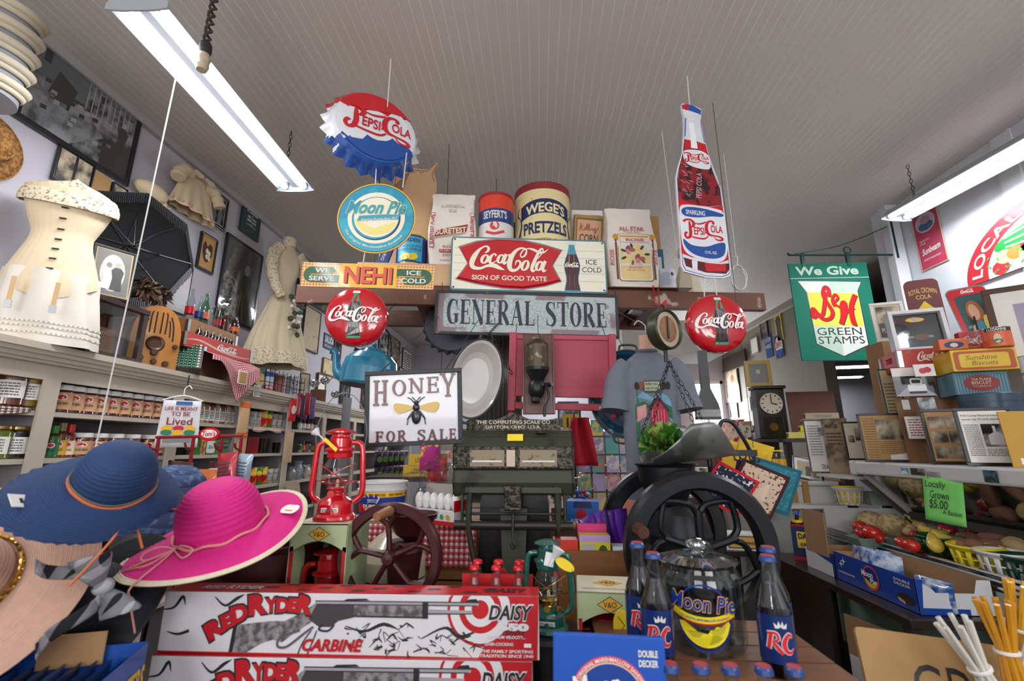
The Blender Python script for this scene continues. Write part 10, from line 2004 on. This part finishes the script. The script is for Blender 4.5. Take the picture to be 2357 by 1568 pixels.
ORR('cap_sign','round red, white and blue cola sign below the yellow officer sign',(1783,776),(1808,820),fw=0,d=.01,back=NAVY,draw=lambda b,w,h:(b.flat(ell(0,h*.5,w*.44,h*.44,24),0,PW),b.flat(ell(0,h*.5,w*.44,h*.44,14,pi*1.1,pi*1.9),-.001,BLUE),PP(b,(-w*.36,h*.44,w*.36,h*.72),-.002,RED)))
ORR('blue_plate','navy tin plate with white lettering beside the round cola sign',(1760,772),(1782,820),fw=0,d=.008,back=K('24468a',.4),draw=lambda b,w,h:words(b,['STOP','HERE'],-w*.4,h*.8,w*.8,h*.16,-.001,PW,1.6))
ORR('dark_print','small dark print left of the clock top',(1722,845),(1741,880),back=BWD,cat='picture',fw=.02)
ORR('red_disc_sign','oval red sign low on the far right wall',(1712,918),(1730,946),fw=0,d=.008,back=K('7a2a24',.5))
B().bb(-.02,-.5,0,.02,.5,.28,K('3a2a22',.5,kind='wood',hx2='261a14')).obj('long_plank',loc=(3.66,PX(1690,835,3.66).y,PX(1690,850,3.66).z),label='long dark wooden plank mounted on the far right wall',cat='plank')
for k,(px,py,hx)in enumerate(((1684,990,'c9a98a'),(1700,985,'b5302a'),(1717,990,'a58a6a'),(1735,1000,'3a2a22'),(1668,992,'d98a8a'))):
 q=PX(px,py,3.4);cbox('card_display',ORD[k]+' small card standing on the far right counter',(3.4,q.y,1.1),.2,max(.12,q.z-.96),.02,K(hx,.6,kind='blot',hx2='d9cfc0',sc=8),R(-35),'card','cards on the far counter')
t=th('far_counter','long counter along the far right wall','counter',(3.,5.9,0));B().bb(0,0,1.07,.7,3.2,1.1,cd).obj('counter_top',t);B().bb(.03,.03,0,.68,3.17,1.07,K('7a1f24',.5)).obj('cabinet',t)
q=PY(1785,1010,4.3);Ht=PY(1785,888,4.3).z-q.z;w=rY(1751,888,1820,1010,4.3)[1];ck=K('15100f',.35,wet=.4)
t=th('pendulum_clock','black wooden pendulum wall clock with round cream dial','clock',(q.x,4.3,q.z),(0,0,R(-8)))
B().bb(-w*.46,0,0,w*.46,.14,Ht*.94,ck).obj('case',t,bev=.006);B().bb(-w*.52,-.02,Ht*.94,w*.52,.15,Ht,ck).obj('cornice',t,bev=.006);r=w*.36;zc9=Ht*.66
b=B();b.lathe([(0,-.012),(r,-.012),(r,0)],K('cfc3ae',.4),36,(0,0,zc9),'y');b.obj('dial',t);b=B()
for i in range(12):a=i*pi/6;b.ribbon([(r*.7*sin(a),zc9+r*.7*cos(a)),(r*.9*sin(a),zc9+r*.9*cos(a))],.008,-.0135,BL_,0)
b.ribbon([(0,zc9),(r*.5,zc9-r*.12)],.01,-.015,BL_,0).ribbon([(0,zc9),(0,zc9+r*.8)],.008,-.0155,BL_,0);b.obj('hands_and_numerals',t)
B().bb(-w*.32,-.006,Ht*.06,w*.32,-.003,Ht*.4,LENS).obj('lower_pane',t);B().lathe([(0,-.002),(.035,-.002),(.035,0),(0,0)],BRASS,20,(0,-.001,Ht*.22),'y').obj('pendulum',t)
w2,h2=rY(1742,822,1801,882,4.3)[1:];frame('gold_frame','gold framed print with small pale oval standing on the black clock',(q.x-.05,4.36,q.z+Ht+.001),w2,h2,(R(-3),0,R(-6)),K('c9a45a',.4),.035,.02,K('8f8f90',.4),lambda b,w,h:b.flat(ell(0,h*.6,w*.12,h*.12,14),0,K('d9cfa8',.5)))
t=th('clock_post','dark square post carrying the black pendulum clock','post',(q.x+.02,4.5,0));B().bb(-.08,-.05,0,.08,.05,q.z+Ht*.9,K('3a2f28',.6)).bb(-.16,-.2,q.z-.03,.16,.05,q.z-.002,K('3a2f28',.6)).obj('post_body',t)
t=th('odd_table','dark table with oddments left of the white chest','table',(1.15,3.95,0));B().bb(0,0,1.06,.73,.5,1.1,dw_).bb(.03,.03,0,.1,.1,1.06,dw_).bb(.63,.4,0,.7,.47,1.06,dw_).bb(.63,.03,0,.7,.1,1.06,dw_).bb(.03,.4,0,.1,.47,1.06,dw_).obj('frame',t)
random.seed(21)
for i in range(6):
 x=1.22+.11*i;hh=random.uniform(.12,.34);cbox('odd_box',ORD[i]+' oddment box from the left on the dark table before the clock',(x,4.05+.1*(i%3),1.101),.09,hh,.07,K(random.choice(['c9a92a','8a2a24','3f5a3f','b5a58a','c9603a','2a2a2f','d9d5cf','b58f9a']),.5,kind='blot',hx2='c9bfa8',sc=14),R(random.uniform(-20,20)),'box','oddments on the dark table')
for i,(px,py,m,s)in enumerate(((1710,1060,'d9ae1f',.2),(1735,1045,'d9b52a',.16))):
 q=PY(px,py,2.5);B().grid(lambda u,v:((u-.5)*s,.02*sin(4*u),(v-.5)*s*.8),6,6,K(m,.7)).obj('yellow_sheet',loc=q,rot=(0,R(20),R(-10)),label=('large','small')[i]+' yellow paper sheet hanging behind the pot holders',cat='paper',thick=.001)
string('thin line holding the yellow sheets behind the pot holders',[PY(1715,1040,2.5)+Vec((0,.005,0)),PY(1735,1030,2.5)+Vec((0,.005,0)),(PY(1735,1030,2.5).x,2.505,3.6)],.0016,IRON)
random.seed(4)
for i in range(11):
 w,h=random.uniform(.3,.5),random.uniform(.35,.6);frame('old_picture',ORD[i]+' old framed picture past the kettle along the left wall',(-2.56,5.2+.34*i,2.05+.5*(i%2)),w*.62,h*.8,LW,random.choice([FBLK,K('5a3a24',.4)]),.02,.02,random.choice([BW,SEP,BWD,PW]),None,'picture','old pictures on the rear left wall')
for i in range(6):
 frame('old_picture',ORD[i]+' old framed picture from the left on the far back wall',(-1.9+.62*i,9.28,1.9+.35*(i%2)),.42,.5,(0,0,0),FBLK,.03,.02,random.choice([BW,SEP,BWD]),None,'picture','old pictures on the back wall')
cm_=K('cfc3ab',.7,var=.08);cylm=K('8f929a',.5)
q=PX(-20,110,-2.36);t=th('collar_stand','grey column stacked with five stiff cream collars by the ceiling','collar stand',(-2.36,q.y,PX(-20,240,-2.36).z));Hc=min(3.58,PX(-20,0,-2.36).z)-t.location.z
B().lathe([(0,0),(.12,0),(.12,Hc),(0,Hc)],cylm,32).obj('column',t);B().bb(-.2,-.01,Hc*.5,-.11,.01,Hc*.54,IRON).obj('wall_bracket',t)
for i in range(5):
 z=Hc*(.03+.2*i);B().lathe([(.125,z),(.135,z+.02),(.15,z+.05)],cm_,36,a0=-2.6,a1=1.2,fn=lambda a,r,zz:(r*cos(a),r*sin(a),zz+.03*(abs(a+.7)/1.9)**2)).obj('stiff_collar',t,thick=.004)
q=PX(-12,328,-2.5);t=th('straw_hat','tan woven straw hat hung on the wall at the left edge','hat',(-2.56,q.y,q.z),(0,R(90),0));B().lathe([(0,.1),(.06,.095),(.085,.06),(.09,.01),(.16,0),(.165,.004)],K('a8763a',.8,kind='speck',hx2='7d5326',sc=60,k=.5,bump=.3),40).obj('woven_body',t,thick=.004)
q=PY(372,1120,1.35);t=th('denim_hat','small denim blue frayed hat behind the blue sun hat','hat',(q.x,1.4,q.z-.05),(R(10),R(12),0));B().lathe([(0,.1),(.05,.098),(.075,.07),(.08,0),(.12,-.03),(.13,-.045)],K('3a4f74',.9,kind='speck',hx2='5a6f94',sc=60,k=.55),40).obj('body',t,thick=.004);B().tube([(.081*cos(a),.081*sin(a),.01)for a in[2*pi*i/30 for i in range(30)]],.003,oc,5,True).obj('cord_band',t);B().tube([(0,0,.09),(0,.02,-(q.z-.05))],.008,IRON,6).obj('stand_rod',t)
